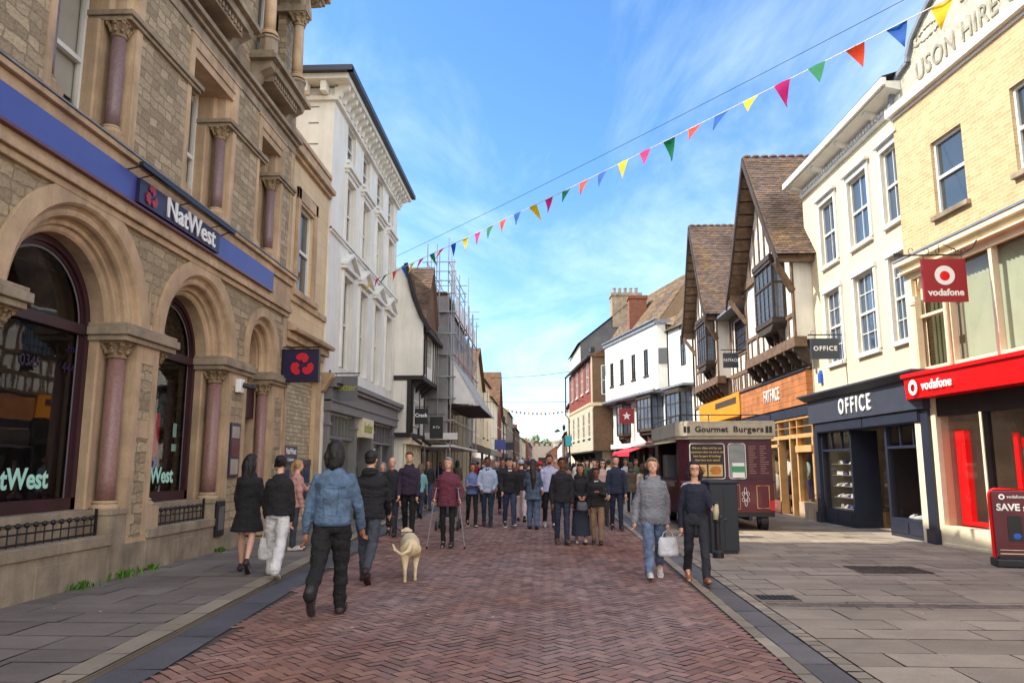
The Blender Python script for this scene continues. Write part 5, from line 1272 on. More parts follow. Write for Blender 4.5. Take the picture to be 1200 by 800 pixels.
# shop front
b = MB()
b.box(-.02, .22, 21.05, 30.75, 3.1, 3.75); b.box(-.02, .36, 21.0, 30.8, 3.75, 3.85); b.box(-.02, .45, 21.0, 30.8, 3.85, 4.0); b.box(0, .28, 21.05, 30.75, 3.36, 3.42)
for a, e in ((21.1, 21.4), (24.2, 24.5), (26.6, 26.9), (30.3, 30.6)): b.box(-.3, .12, a, e, 0, 3.1); b.box(-.3, .15, a-.04, e+.04, 0, .35); b.box(-.3, .16, a-.04, e+.04, 2.7, 2.78)
b.box(-.2, .1, 21.4, 24.2, 0, .5); b.box(-.2, .1, 26.9, 30.3, 0, .5); b.box(-.15, .05, 21.4, 24.2, 2.35, 2.43); b.box(-.15, .05, 26.9, 30.3, 2.35, 2.43)
for i in range(1, 7): b.box(-.1, .0, 21.4+i*.4-.03, 21.4+i*.4+.03, 2.43, 3.1)
for i in range(1, 7): b.box(-.1, .0, 26.9+i*.486-.03, 26.9+i*.486+.03, 2.43, 3.1)
b.box(-.12, .02, 22.75, 22.8, .5, 2.35); b.box(-.12, .02, 28.6, 28.65, .5, 2.35)
sf = b.build('shop_front', MAT['grey_paint'], wb, bevel=.008)
for q_ in ((21.4, 24.2), (26.9, 30.3)): b = MB(); b.panel(rect(*q_, .5, 3.1), d=-.08); b.build('shop_window', MAT['glass_clear'], sf)
b = MB(); b.box(-.9, -.85, 24.5, 26.6, 0, 2.5); b.build('shop_door', MAT['grey_paint'], sf)
b = MB(); b.box(-.1, .24, 24.75, 26.35, 2.5, 3.12); p = b.build('shop_sign', MAT['cream_paint'], sf, bevel=.01); text(p, 'hotter', .5, (.245, 25.55, 2.82), '+x', MAT['letter_olive'], ex=.006, off=.01, sx=.9)
b = MB(); b.panel(rect(21.2, 30.6, 0, 3.1), d=-2.4); b.box(-2.4, -.1, 21.3, 30.5, .0, .4); b.build('interior', MAT['interior_warm'], wb)
b = MB()
for s0 in (21.6, 22.9, 27.1, 28.8):
    for z in (.7, 1.15, 1.6): b.box(-.7, -.25, s0, s0+1.1, z, z+.03)
b.build('display_shelf', MAT['letter_white'], wb)
SHOE = None
def shoe(p, rz, mat, label, group):
    """one small shoe on a shelf: sole, heel and upper in one mesh; later ones share it"""
    global SHOE
    if SHOE is None:
        b = MB(); b.box(-.045, .045, -.13, .12, 0, .015); b.box(-.04, .04, .06, .12, .015, .035)
        b.hexa([(-.04, -.12, .015), (.04, -.12, .015), (.042, .12, .02), (-.042, .12, .02), (-.03, -.09, .05), (.03, -.09, .05), (.035, .12, .1), (-.035, .12, .1)]); b.ball((0, -.06, .03), (.04, .07, .032), 8, 6)
        o = b.build('shoe', mat); SHOE = o
    else:
        o = SHOE.copy(); C.objects.link(o)
        if mat != SHOE.data.materials[0]: o.material_slots[0].link = 'OBJECT'; o.material_slots[0].material = mat
    o.location = p; o.rotation_euler = (0, 0, rz); tag(o, label, 'shoe', group); return o
for s0 in (21.6, 22.9, 27.1, 28.8):
    for z in (.7, 1.15, 1.6):
        for i in range(4): shoe((-6.55, s0+.15+i*.27, z+.03), PI/2, MAT['letter_white'] if (i+int(z*10)) % 3 else MAT['maroon_paint'], 'shoe on the lit shelves inside the white building\'s grey shop front', 'shoes in the left-hand shop window')
b = MB(); b.box(-1.6, -1.5, 21.5, 24.1, 1.0, 3.0); b.build('display_board', M('lit_green', L((214, 222, 168)), .7, .1, emit=.7), wb)
r, p = hang_sign('hanging_sign', 21.5, -6.0, -5.28, 3.4, 4.1, MAT['sign_grey'], 'square grey shoe shop hanging sign reading hotter', wallx=-6.1, barz=4.18)
text(p, 'hotter', .26, (.0, -.032, .37), '-y', MAT['letter_olive'], ex=.004, off=.006)

# ---------------- jettied house with the white gable end
jh = empty('jettied_house', (-6, 0, 0), 0, 'white jettied timber house with black beams and a steep brown tiled roof', 'house')
w = MB()
side = [(-2.5, 5.2), (1.08, 5.2), (1.08, 7.35), (.9, 7.6), (.55, 8.5), (.35, 9.3), (.25, 9.7), (-1.2, 9.7), (-2.5, 7.6)]
w.prism(side, 30.82, 31.0, 'd')
w.panel(rect(30.85, 35.0, 5.2, 7.4), [rect(31.9, 33.6, 5.7, 7.0)], d=1.06, rev=.1)
w.box(-3, .5, 30.9, 34.9, 2.9, 7.4); w.box(-3, .3, 31.1, 34.9, 0, 2.9)
w.box(-3, .52, 30.84, 35.0, 2.9, 5.0)
w.build('wall', MAT['render_white'], jh)
b = MB(); b.box(-2.5, 1.12, 30.78, 35.0, 5.03, 5.2); b.box(.46, .62, 30.8, 30.95, 2.9, 5.05); b.box(-.1, .62, 30.8, 35, 2.72, 2.9)
b.box(.5, .6, 33.2, 33.35, 2.9, 5.05); b.box(.5, .6, 34.8, 34.95, 2.9, 5.05)
for s in (31.2, 31.75, 33.7, 34.3): b.box(1.06, 1.1, s, s+.1, 5.2, 7.3)
b.beam((.55, 31.5, 2.75), (1.0, 31.5, 2.45), .12, .12); b.beam((.55, 34, 2.75), (1.0, 34, 2.45), .12, .12)
for s in (31, 32, 33, 34): b.prism([(.5, 5.0), (1.08, 5.0), (.5, 4.5)], s, s+.1, 'd')
b.build('timber_frame', MAT['black_oak'], jh)
sash(jh, 1, 31.9, 33.6, 5.7, 7.0, d=1.0, nx=4, ny=2, mid=False)
b = MB(); b.panel(rect(31.3, 33.0, 3.2, 4.8), d=.57); o = b.build('window', MAT['glass_leaded'], jh)
b = MB()
for i in range(6): b.box(.57, .6, 31.3+i*.34-.02, 31.3+i*.34+.02, 3.2, 4.8)
for z in (3.2, 3.7, 4.25, 4.75): b.box(.57, .595, 31.3, 33.02, z, z+.05)
b.build('glazing_bars', MAT['white_paint'], o)
b = MB(); BT = (.26, .17, .12)
pts = [(1.32, 7.05), (.98, 7.65), (.62, 8.6), (.4, 9.4), (.3, 9.85)]
for p0, p1 in zip(pts[:-1], pts[1:]):
    q = math.hypot(p1[0]-p0[0], p1[1]-p0[1])
    tiles(b, (p0[0], 30.74, p0[1]), (0, 1, 0), (p1[0]-p0[0], 0, p1[1]-p0[1]), 4.4, q, base=BT)
tiles(b, (.3, 30.74, 9.85), (0, 1, 0), (-1, 0, -1.6), 4.4, .2, base=BT)
b.add([(.3, 30.74, 9.86), (.3, 35.1, 9.86), (-3, 35.1, 7.2), (-3, 30.74, 7.2)], [(0, 1, 2, 3)], BT)
tiles(b, (1.18, 30.9, 7.5), (-1, 0, 0), (0, 2.1, 2.75), 3.4, math.hypot(2.1, 2.75), base=BT)
b.add([(1.18, 33.0, 10.27), (-2.2, 33.0, 10.27), (-2.2, 35.1, 7.5), (1.18, 35.1, 7.5)], [(0, 1, 2, 3)], BT)
b.build('roof', MAT['tile'], jh)
b = MB(); b.prism([(30.95, 7.4), (35.0, 7.4), (33.0, 10.1)], .9, 1.05, 's'); b.build('gable_wall', MAT['far_roof'], jh)
b = MB()
for p0, p1 in zip(pts[:-1], pts[1:]): b.beam((p0[0]+.02, 30.72, p0[1]+.02), (p1[0]+.02, 30.72, p1[1]+.02), .1, .16)
b.box(1.2, 1.36, 30.7, 35.1, 6.95, 7.1); b.tube([(1.3, 31.0, 7.0), (1.12, 31.0, 6.7), (1.12, 31.0, 5.3), (.66, 31.0, 4.9), (.66, 31, 2.9)], .05)
b.build('bargeboard', MAT['black_oak'], jh)
b = MB(); b.panel(rect(31.1, 34.9, 0, 2.7), d=.32); o = b.build('shop_window', MAT['glass_dark'], jh)
b = MB()
for i in range(7): b.box(.32, .42, 31.1+i*.62, 31.2+i*.62, 0, 2.7)
b.box(.3, .6, 31, 34.95, 2.45, 2.75); b.build('shop_front', MAT['cream_paint'], jh)
r, p = hang_sign('hanging_sign', 32.0, -5.42, -4.84, 3.3, 3.95, MAT['plastic_black'], 'small black hanging sign reading Crack in white letters', wallx=-5.5, barz=4.02)
text(p, 'Crack', .21, (0, -.03, .36), '-y', MAT['letter_white'], ex=.003, off=.007)
r, p = hang_sign('hanging_sign', 33.6, -5.0, -4.42, 2.75, 3.7, MAT['plastic_black'], 'taller black hanging sign behind the Crack sign, by the scaffolding', wallx=-5.9, barz=3.8)
text(p, '& Co', .14, (.0, -.03, .5), '-y', MAT['letter_white'], ex=.003)

# ---------------- building wrapped in scaffolding
sb_ = empty('brick_building', (-6, 0, 0), 0, 'brown brick building hidden behind sheeted scaffolding', 'building')
w = MB(); w.box(-8, .35, 35.15, 47.5, 2.7, 9.7); w.box(-8, -.4, 35.15, 47.5, 0, 2.7); w.build('wall', MAT['brown_brick'], sb_)
b = MB(); b.prism([(-8, 9.7), (.5, 9.7), (-2, 11.4), (-6, 11.4)], 38.5, 47.4, 'd'); b.build('roof', MAT['far_roof'], sb_)
b = MB(); b.box(-.45, -.36, 35.3, 38.3, 0, 2.6); b.box(-.4, -.3, 39, 47, 0, 2.6)
o = b.build('shop_front', MAT['oak'], sb_)
b = MB(); b.box(-.35, -.3, 35.6, 37.2, .0, 2.4); b.build('hoarding', MAT['hung_tile'], sb_)
b = MB()
for s in (39.4, 41.4, 43.4, 45.4): b.box(-.3, -.26, s, s+1.5, .5, 2.4)
b.build('shop_window', MAT['glass_dark'], sb_)
sc = empty('scaffolding', (-6, 35, 0), 0, 'tall grey tube scaffolding wrapped in pale debris sheeting with a sloping fan over the pavement', 'scaffolding')
poles = [('v', x, y) for x in (.55, 1.55) for y in (0, 2.4, 4.8, 7.2, 9.6, 12.0)]
for _, x, y in poles:
    top = 12.1-y*.11+RND.uniform(-.3, .5); b = MB(); b.tube([(x, y, 0), (x+RND.uniform(-.03, .03), y, top)], .027, 7); b.build('upright', MAT['galv'], sc)
for x, y, t in ((1.55, 1.2, 12.4), (1.0, 0, 11.9), (1.6, 9.0, 12.5), (.55, 1.2, 11.6)): b = MB(); b.tube([(x, y, 9.4), (x, y, t)], .024, 7); b.build('upright', MAT['galv'], sc)
for z in (2.55, 3.6, 4.6, 5.6, 6.6, 7.6, 8.6, 9.5, 10.1, 10.55, 11.0):
    ym = 12.2 if z < 10.2 else 7.4
    for x in (.55, 1.6):
        b = MB(); b.tube([(x, -.25, z), (x, ym, z+RND.uniform(-.04, .04))], .024, 7); b.build('ledger', MAT['galv'], sc)
    b = MB(); b.tube([(.3, -.03, z+.05), (1.9, -.03, z+.05)], .024, 7); b.build('transom', MAT['galv'], sc)
    if z > 9.6 or z in (4.6, 6.6, 8.6):
        b = MB(); b.tube([(.3, 4.8, z+.05), (1.95, 4.8, z+.05)], .024, 7); b.tube([(.3, 12.0, z+.05), (2.0, 12.0, z+.05)], .024, 7); b.build('transom', MAT['galv'], sc)
for x0_, y0_, z0_, y1_, z1_ in ((1.63, 0, 4.6, 2.4, 6.6), (1.63, 2.4, 6.6, 4.8, 8.6), (1.63, 4.8, 8.6, 7.2, 6.6), (1.63, 7.2, 4.6, 9.6, 6.6)):
    b = MB(); b.tube([(x0_, y0_, z0_), (x0_, y1_, z1_)], .024, 7); b.build('brace', MAT['galv'], sc)
for y in (0, 2.4, 4.8, 7.2, 9.6, 12.0): b = MB(); b.tube([(1.84, y-.1, 2.5 if y > 9 else 4.4), (1.84, y-.1, 10.4)], .03, 7); b.build('upright', MAT['steel'], sc)
for x in (.6, 1.15, 1.75): b = MB(); b.tube([(x, -.2, 0 if x != 1.15 else 2.6), (x, -.2, 10.6 if x != 1.15 else 11.4)], .03, 7); b.build('upright', MAT['steel'], sc)
for z in (3.6, 4.62, 5.6, 6.62, 7.6, 8.62):
    b = MB(); b.tube([(.4, -.24, z), (2.0, -.24, z)], .028, 7); b.build('ledger', MAT['steel'], sc)
    b = MB(); b.tube([(1.88, -.2, z), (1.88, 12.2, z)], .028, 7); b.build('ledger', MAT['steel'] if z != 8.62 and z != 6.62 else MAT['red_deep'], sc)
for z in (2.6, 4.62, 6.62, 8.62, 9.55):
    b = MB()
    for i in range(4): b.box(.58+i*.235, .8+i*.235, -.2, 12.2, z, z+.04)
    b.build('deck', MAT['plank'], sc)
def sheet(name, x0_, y0_, x1_, y1_, z0_, z1_, mat, amp=.07, nu=40, nz=26, part=None):
    b = MB(); V = []; F = []
    for i in range(nu+1):
        for j in range(nz+1):
            u = i/nu; v = j/nz; x = x0_+(x1_-x0_)*u; y = y0_+(y1_-y0_)*u; z = z0_+(z1_-z0_)*v
            n_ = noise.noise(Vector((x*1.6+3, y*1.6, z*.7)))*amp+noise.noise(Vector((x*5, y*5, z*1.5+5)))*amp*.4
            V.append((x+(n_ if x0_ == x1_ else 0), y-(n_ if y0_ == y1_ else 0), z+noise.noise(Vector((x, y, z)))*.04))
    for i in range(nu):
        for j in range(nz): k = i*(nz+1)+j; F.append((k, k+nz+1, k+nz+2, k+1))
    b.add(V, F); return b.build(name, mat, sc, smooth=True)
m, nt, bb, out = nodes('netting'); MAT['netting'] = m
tcx = N(nt, 'ShaderNodeTexCoord'); bb.inputs['Base Color'].default_value = (*L((176, 176, 182)), 1); bb.inputs['Roughness'].default_value = .8
tr = N(nt, 'ShaderNodeBsdfTransparent'); tl = N(nt, 'ShaderNodeBsdfTranslucent'); tl.inputs[0].default_value = (*L((200, 198, 200)), 1)
m1 = N(nt, 'ShaderNodeMixShader'); m1.inputs[0].default_value = .4; nt.links.new(bb.outputs[0], m1.inputs[1]); nt.links.new(tl.outputs[0], m1.inputs[2])
m2 = N(nt, 'ShaderNodeMixShader'); nt.links.new(ramp(nt, noise_(nt, tcx.outputs['Object'], .8, 5, .7), .3, .7), m2.inputs[0])
mm = math_(nt, 'ADD', math_(nt, 'MULTIPLY', ramp(nt, noise_(nt, tcx.outputs['Object'], .9, 5, .7), .3, .7), .35), .5)
nt.links.new(mm, m2.inputs[0]); nt.links.new(tr.outputs[0], m2.inputs[1]); nt.links.new(m1.outputs[0], m2.inputs[2]); nt.links.new(m2.outputs[0], out.inputs[0])
sheet('debris_netting', .5, -.08, 1.62, -.08, 2.7, 9.4, m, nu=16)
for i in range(5): sheet('debris_netting', 1.66, i*2.4+.02, 1.66, i*2.4+2.38, 2.7 if i > 2 else 4.6, 8.6, m, amp=.12, nu=16)
for i in range(4): sheet('white_sheet', 1.72, i*2.9+1.4, 1.72, i*2.9+3.9, 8.75-i*.02, 9.9, MAT['sheeting_white'], amp=.05, nu=14, nz=8)
sheet('white_sheet', 1.7, .1, 1.7, 2.0, 9.7, 11.1, MAT['sheeting_white'], amp=.04, nu=12, nz=8)
b = MB(); b.add([(1.66, .1, 6.55), (1.66, 8.8, 6.55), (3.0, 8.8, 4.35), (3.0, .1, 4.35), (1.66, .1, 6.5), (1.66, 8.8, 6.5), (2.97, 8.8, 4.3), (2.97, .1, 4.3)], [(0, 1, 2, 3), (4, 5, 6, 7), (0, 4, 7, 3), (1, 5, 6, 2), (3, 2, 6, 7)])
b.add([(1.66, .1, 6.5), (1.66, .1, 4.4), (2.97, .1, 4.35)], [(0, 1, 2)])
b.build('fan_sheet', MAT['sheeting_white'], sc)
for i in range(11):
    y = .2+i*.85; b = MB(); b.tube([(1.6, y, 6.68), (3.15, y, 4.2)], .03, 7); b.build('fan_pole', MAT['galv'], sc)
b = MB(); b.box(1.6, 3.05, .05, 8.9, 4.25, 4.3); b.build('fan_deck', MAT['interior_dark'], sc)
b = MB(); b.box(.6, 2.1, -.3, -.26, 2.75, 3.05); b.box(-.5, 1.9, -.2, 12.4, 2.42, 2.52); b.build('fascia_board', MAT['sheeting_white'], sc)
# ================================================================ right-hand side
# ---------------- yellow brick building with the red shop (turned 5.5 degrees)
V0 = (8.15, 16.4)
vb = empty('yellow_brick_building', (*V0, 0), rad(5.5), 'yellow brick building with a carved curved parapet above a red phone shop', 'building')
vh = [rect(-1.66, -.64, 6.72, 8.32), rect(-4.15, -3.05, 6.72, 8.32), rect(-6.6, -5.5, 6.72, 8.32), rect(-9.0, -7.9, 6.72, 8.32),
      rect(-13, .3, 3.5, 5.75), rect(-13, -.06, .0, 2.95)]
w = MB(-1); w.panel(rect(-13.2, .66, 0, 9.5), vh, 0, rev=.14)
w.box(-9, -3.0, -13.2, .5, 0, 9.5); w.add([(0, .66, 0), (-9, .66, 0), (-9, .66, 9.5), (0, .66, 9.5)], [(0, 1, 2, 3)])
w.add([(0, -13.2, 0), (-9, -13.2, 0), (-9, -13.2, 9.5), (0, -13.2, 9.5)], [(0, 1, 2, 3)])
w.add([(0, -13.2, 9.5), (0, .66, 9.5), (-9, .66, 9.5), (-9, -13.2, 9.5)], [(0, 1, 2, 3)])
w.build('wall', MAT['yellow_brick'], vb)
b = MB(-1); b.box(-.02, .03, -13.2, .7, 9.42, 9.5); b.box(-.3, .14, -13.2, .74, 9.5, 9.7); b.build('coping', MAT['white_paint'], vb, bevel=.012)
par = [(.58, 9.7), (.52, 9.95), (.4, 10.15), (.2, 10.32), (-.05, 10.4), (-.2, 10.42), (-.22, 10.55), (-.42, 10.85), (-.8, 11.12), (-1.3, 11.34), (-2.0, 11.5), (-2.8, 11.56), (-3.6, 11.5), (-4.3, 11.34), (-4.8, 11.12), (-5.2, 10.85), (-5.4, 10.55), (-5.42, 10.42), (-5.6, 10.4), (-5.9, 10.3), (-6.1, 10.1), (-6.2, 9.7)]
b = MB(-1); b.prism(par, -.25, .02, 's'); pp = b.build('parapet', M('carved_panel', L((206, 200, 178)), .95, .25, vs=6, bump=.9, bs=30, streak=.5, fine=.25), vb)
b = MB(-1)
for (a, z), (a2, z2) in zip(par[:-1], par[1:]): b.beam((-.1, a, z), (-.1, a2, z2), .1, .42, up=(0, a2-a, z2-z) if False else (1, 0, 0))
b.build('parapet_coping', MAT['lead'], pp)
text(pp, 'USON HIRE CO', .6, (-.03, -2.2, 10.02), '-x', M('relief', L((158, 152, 136)), .95, .3, vs=8), ex=.015, off=.003, sx=.8, spacing=1.1)
b = MB(-1)
for k in range(26):
    a = RND.uniform(-.9, .9); c_ = (.03, -.95+math.sin(k*2.4)*.45+a*.1, 10.72+math.cos(k*2.4)*.12); b.ball(c_, (.03, RND.uniform(.03, .09), RND.uniform(.02, .05)), 6, 4)
for k in range(40): b.ball((.03, -2.8+RND.uniform(-.9, .9), 10.95+RND.uniform(-.25, .3)), (.04, RND.uniform(.04, .1), RND.uniform(.03, .07)), 6, 4)
b.build('carving', MAT['carved_panel'], pp)
for a in (-1.66, -4.15, -6.6, -9.0): sash(vb, -1, a, a+1.02+(.08 if a < -2 else 0), 6.72, 8.32, d=-.1, fw=.065, gm=MAT['glass'], sm=MAT['ashlar_grey'])
# first-floor white front with big curved-corner windows
b = MB(-1)
b.box(-.02, .06, -13, .62, 5.62, 5.86); b.box(-.02, .14, -13.1, .66, 5.86, 5.95); b.box(-.02, .24, -13.1, .7, 5.95, 6.05)
b.box(-.02, .07, .36, .62, 3.45, 5.62); b.box(-.02, .12, .2, .34, 3.5, 5.2); b.lathe((.1, .27, 3.5), [(.075, 0), (.06, .1), (.055, 1.5), (.08, 1.52), (.085, 1.6), (.06, 1.62)], 10)
b.lathe((.08, -.78, 3.5), [(.06, 0), (.05, .08), (.045, 1.9), (.07, 1.92), (.07, 1.98)], 10)
b.box(-.1, .03, -.86, -.7, 3.5, 5.75); b.box(-.1, .03, -2.2, -2.1, 3.5, 5.75); b.box(-.1, .03, -5.1, -5.0, 3.5, 5.75); b.box(-.1, .03, -3.45, -3.4, 3.5, 5.75); b.box(-.1, .03, -8, -7.85, 3.5, 5.75)
b.box(-.1, .02, -13, .3, 3.5, 3.66); b.box(-.1, .02, -.7, .3, 4.72, 4.78)
for c0, c1 in ((.2, -.7), (-.86, -2.1)):
    for sg, x in ((-1, c0), (1, c1)):
        r_ = .38 if c0 == .2 else .55
        if c0 == .2 and sg == 1: r_ = .3
        if sg == 1 and c0 != .2: continue
        P = [(x, 5.75)]+[(x+sg*(r_-r_*math.cos(PI/2*i/8)), 5.75-r_+r_*math.sin(PI/2*i/8)) for i in range(9)]
        b.prism(P, -.1, .02, 's')
b.box(-.02, .2, -13.1, .64, 5.76, 5.8)
wf = b.build('window_front', MAT['cream_paint'], vb)
b = MB(-1); b.box(-.02, .26, -13.1, .72, 6.052, 6.1); b.build('cornice_flashing', MAT['lead'], vb)
b = MB(-1); b.panel(rect(-13, .3, 3.55, 5.75), d=-.09); b.build('pane', MAT['glass_clear'], wf)
b = MB(-1)
s = -.86
while s > -6: b.add([(-.22, s, 3.6), (-.26, s-.105, 3.6), (-.26, s-.105, 5.75), (-.22, s, 5.75)], [(0, 1, 2, 3)]); s -= .115
for i in range(6): x = .2-i*.15; b.add([(-.3, x, 3.6), (-.2, x-.06, 3.6), (-.2, x-.06, 5.75), (-.3, x, 5.75)], [(0, 1, 2, 3)])
b.build('vertical_blind', MAT['blind_green'], wf)
b = MB(-1); b.panel(rect(-13, .3, 3.4, 5.8), d=-.6); b.build('interior', MAT['interior_pale'], vb)
# shop
b = MB(-1); b.hexa([(0, .93, 2.98), (.42, .3, 2.98), (.42, -13, 2.98), (0, -13, 2.98), (0, .93, 3.42), (.45, .3, 3.42), (.45, -13, 3.42), (0, -13, 3.42)])
b.box(0, .5, -13, .34, 3.42, 3.5); fs = b.build('fascia_sign', MAT['red_sign'], vb, bevel=.006)
text(fs, 'vodafone', .27, (-.47, -.86, 3.2), '-x', MAT['letter_white'], ex=.012, off=.003, sx=.95, spacing=1.05)
def ring_logo(mb, c, r, face):
    """white disc ring with a tear-drop at its centre"""
    V = []; n = 28
    for i in range(n):
        a = 2*PI*i/n
        for k, rr in enumerate((r, r*.5)):
            off = (0 if k == 0 else r*.06)
            V.append((math.cos(a)*rr, math.sin(a)*rr-off))
    F = [(2*i, 2*i+1, 2*((i+1) % n)+1, 2*((i+1) % n)) for i in range(n)]
    tail = [(r*.02, r*.4), (r*.3, r*.78), (r*.12, r*.8), (-r*.12, r*.42)]
    if face == '-x': f = lambda p: (c[0], c[1]-p[0], c[2]+p[1])
    else: f = lambda p: (c[0]+p[0], c[1], c[2]+p[1])
    mb.add([f(p) for p in V], F)
b = MB(); ring_logo(b, (-.478, -.06, 3.2), .16, '-x'); b.build('emblem', MAT['letter_white'], fs)
b = MB(-1)
b.box(-.3, .06, -.08, .2, 0, 2.98); b.box(-.3, .1, .22, .62, 0, 2.98); b.box(-.2, .08, -13, -.05, 0, .4); b.box(-.2, .12, -13, -.05, .0, .06)
b.build('shop_pilaster', MAT['cream_paint'], vb, bevel=.01)
b = MB(-1); b.box(-.2, .02, -13, -.05, 2.6, 2.98)
for s in (-1.5, -2.85, -4.3, -6, -8): b.box(-.12, .05, s-.035, s+.035, .4, 2.6)
sf = b.build('shop_front', MAT['interior_dark'], vb)
for s in (-1.5, -2.85, -4.3): b = MB(-1); b.box(.05, .07, s-.03, s+.03, .4, 2.6); b.build('mullion', MAT['cream_paint'], sf)
b = MB(-1); b.panel(rect(-13, -.05, .4, 2.6), d=-.05); b.build('shop_window', MAT['glass_clear'], sf)
b = MB(-1); b.panel(rect(-13, -.05, 0, 3.0), d=-2.7); b.box(-2.7, -.21, -.09, -.055, .38, 2.97); b.box(-2.7, -.1, -13, -.1, .0, .38); b.build('interior', MAT['interior_pale'], vb)
b = MB(-1); b.box(-.34, -.3, -.42, -.3, .42, 2.3); b.box(-.5, -.3, -.3, -.12, .42, 2.3); b.box(-.5, -.46, -1.72, -1.6, .42, 2.2); b.box(-.4, -.3, -1.1, -.42, .42, .5)
b.build('display_panel', M('red_lit', L((235, 12, 16)), .5, .03, bump=0, emit=.35), vb)
b = MB(-1); b.box(-.34, -.3, -2.75, -2.05, .9, 1.9); p = b.build('offer_board', MAT['sign_grey'], vb)
b = MB(-1); b.box(-.3, -.29, -2.75, -2.05, 1.9, 2.1); b.build('board_header', MAT['red_sign'], p)
text(p, 'New and used\nfrom us', .1, (.288, -2.4, 1.72), '-x', M('chalk_green', L((140, 220, 90)), .6, 0, bump=0), ex=.002) if False else None
b = MB(-1)
for i, (z, ln, c) in enumerate(((1.78, .4, 0), (1.68, .3, 0), (1.45, .45, 1), (1.32, .3, 1))):
    for k in range(int(ln/.035)): b.box(-.298, -.292, -2.22-k*.035-.022, -2.22-k*.035, z, z+.035+.02*((k*7) % 3))
b.build('chalk_writing', MAT['letter_white'], p)
b = MB(-1)
for z in (.9, 1.35, 1.8): b.box(-1.9, -1.6, -3.9, -1.0, z, z+.03)
for i in range(9):
    for z in (.93, 1.38, 1.83): b.box(-1.78, -1.75, -3.8+i*.3, -3.66+i*.3, z, z+.24)
b.box(-2.2, -2.15, -.9, -.3, .9, 2.1)
b.build('display_shelf', MAT['letter_white'], vb)
# hanging sign on its scrolled bracket
r = empty('hanging_sign', (7.49, 14.32, 4.6), 0, 'red square phone shop hanging sign with white ring emblem and the word vodafone', 'hanging sign')
b = MB(); b.box(-.4, .4, -.035, .035, 0, .82); p = b.build('panel', MAT['red_deep'], r, bevel=.008)
text(p, 'vodafone', .175, (0, -.037, .17), '-y', MAT['letter_white'], ex=.003, off=.006)
b = MB(); ring_logo(b, (0, -.038, .5), .185, '-y'); b.build('emblem', MAT['letter_white'], p)
b = MB(); b.ball((0, -.036, .49), (.085, .006, .085), 14, 7); b.prism([(0, 0)], 0, 0) if False else None; b.build('emblem', MAT['red_sign'], p)
b = MB(); zb = .9
b.tube([(-.75, 0, zb), (.35, 0, zb), (.55, 0, zb+.12), (.68, 0, zb+.3), (.85, 0, zb+.34), (.98, 0, zb+.34)], .016, 7)
b.ball((1.0, 0, zb+.34), (.04, .1, .13), 12, 8); b.prism([(-.9, -.02), (-.75, -.03), (-.75, .03)], zb-.04, zb+.04, 'z')
for x, sg in ((-.55, 1), (-.3, -1), (-.05, 1), (.2, -1), (.42, 1)):
    P = [(x+sg*(.015+.0085*i)*math.cos(i*.55), 0, zb+.09+(.015+.0085*i)*math.sin(i*.55)) for i in range(9)]
    b.tube(P, .007, 5)
for x in (-.35, .35): b.tube([(x, 0, zb), (x, 0, .81)], .007, 5)
b.tube([(-.05, 0, zb+.02), (-.05, 0, zb+.2), (.05, 0, zb+.2), (.4, 0, zb+.02)], .007, 5)
b.build('bracket', MAT['black_iron'], r)

# ---------------- cream building with the shoe shop (turned 1.5 degrees)
O0 = (8.2, 16.9)
ob = empty('cream_building', (*O0, 0), rad(1.5), 'cream painted brick building with deep white eaves above a dark grey shoe shop', 'building')
oh = []
for a, e in ((.22, 1.05), (1.85, 2.98), (3.9, 4.93)): oh += [rect(a, e, 7.2, 9.0), rect(a, e, 4.4, 6.42)]
oh += [rect(-.2, 6.0, 0, 2.75)]
w = MB(-1); w.panel(rect(-.35, 6.25, 0, 9.95), oh, 0, rev=.12)
w.add([(0, 6.25, 0), (-9, 6.25, 0), (-9, 6.25, 9.95), (0, 6.25, 9.95)], [(0, 1, 2, 3)])
w.box(-9, -2.8, -.3, 6.2, 0, 9.9)
w.add([(0, -.35, 9.6), (-9, -.35, 9.6), (-9, -.35, 9.95), (0, -.35, 9.95)], [(0, 1, 2, 3)])
w.build('wall', MAT['cream_brick'], ob)
b = MB(-1); b.add([(.5, -.3, 10.32), (.5, 6.4, 10.32), (-5, 6.4, 12.0), (-5, -.3, 12.0), (-9, -.3, 10.3), (-9, 6.4, 10.3)], [(0, 1, 2, 3), (3, 2, 5, 4)]); b.build('roof', MAT['slate'], ob)
b = MB(-1); b.hexa([(-.02, -.3, 9.95), (.44, -.3, 10.06), (.44, 6.4, 10.06), (-.02, 6.25, 9.95), (-.02, -.3, 10.2), (.44, -.3, 10.2), (.44, 6.4, 10.2), (-.02, 6.4, 10.2)])
b.box(.42, .52, -.32, 6.46, 10.1, 10.28); b.box(0, .08, -.3, 6.25, 9.72, 9.8); b.box(-.02, .05, -.3, 6.25, 9.8, 9.95)
for i in range(38): b.box(.05, .12, -.25+i*.17, -.17+i*.17, 9.81, 9.9)
for s in (.9, 2.6, 4.3, 6.0): b.hexa([(0, s, 9.84), (.36, s, 9.98), (.36, s+.2, 9.98), (0, s+.2, 9.84), (0, s, 10.03), (.38, s, 10.1), (.38, s+.2, 10.1), (0, s+.2, 10.03)])
b.build('eaves', MAT['white_paint'], ob)
for a, e in ((.22, 1.05), (1.85, 2.98), (3.9, 4.93)):
    sash(ob, -1, a, e, 7.2, 9.0, d=-.08, nx=2, ny=1, fw=.06, gm=MAT['glass_blue'], hood=MAT['white_paint'], blind=(.35, MAT['curtain']))
    sash(ob, -1, a, e, 4.4, 6.42, d=-.08, nx=3, ny=2, fw=.06, gm=MAT['glass_blue'], hood=MAT['white_paint'] if False else None)
b = MB(-1)
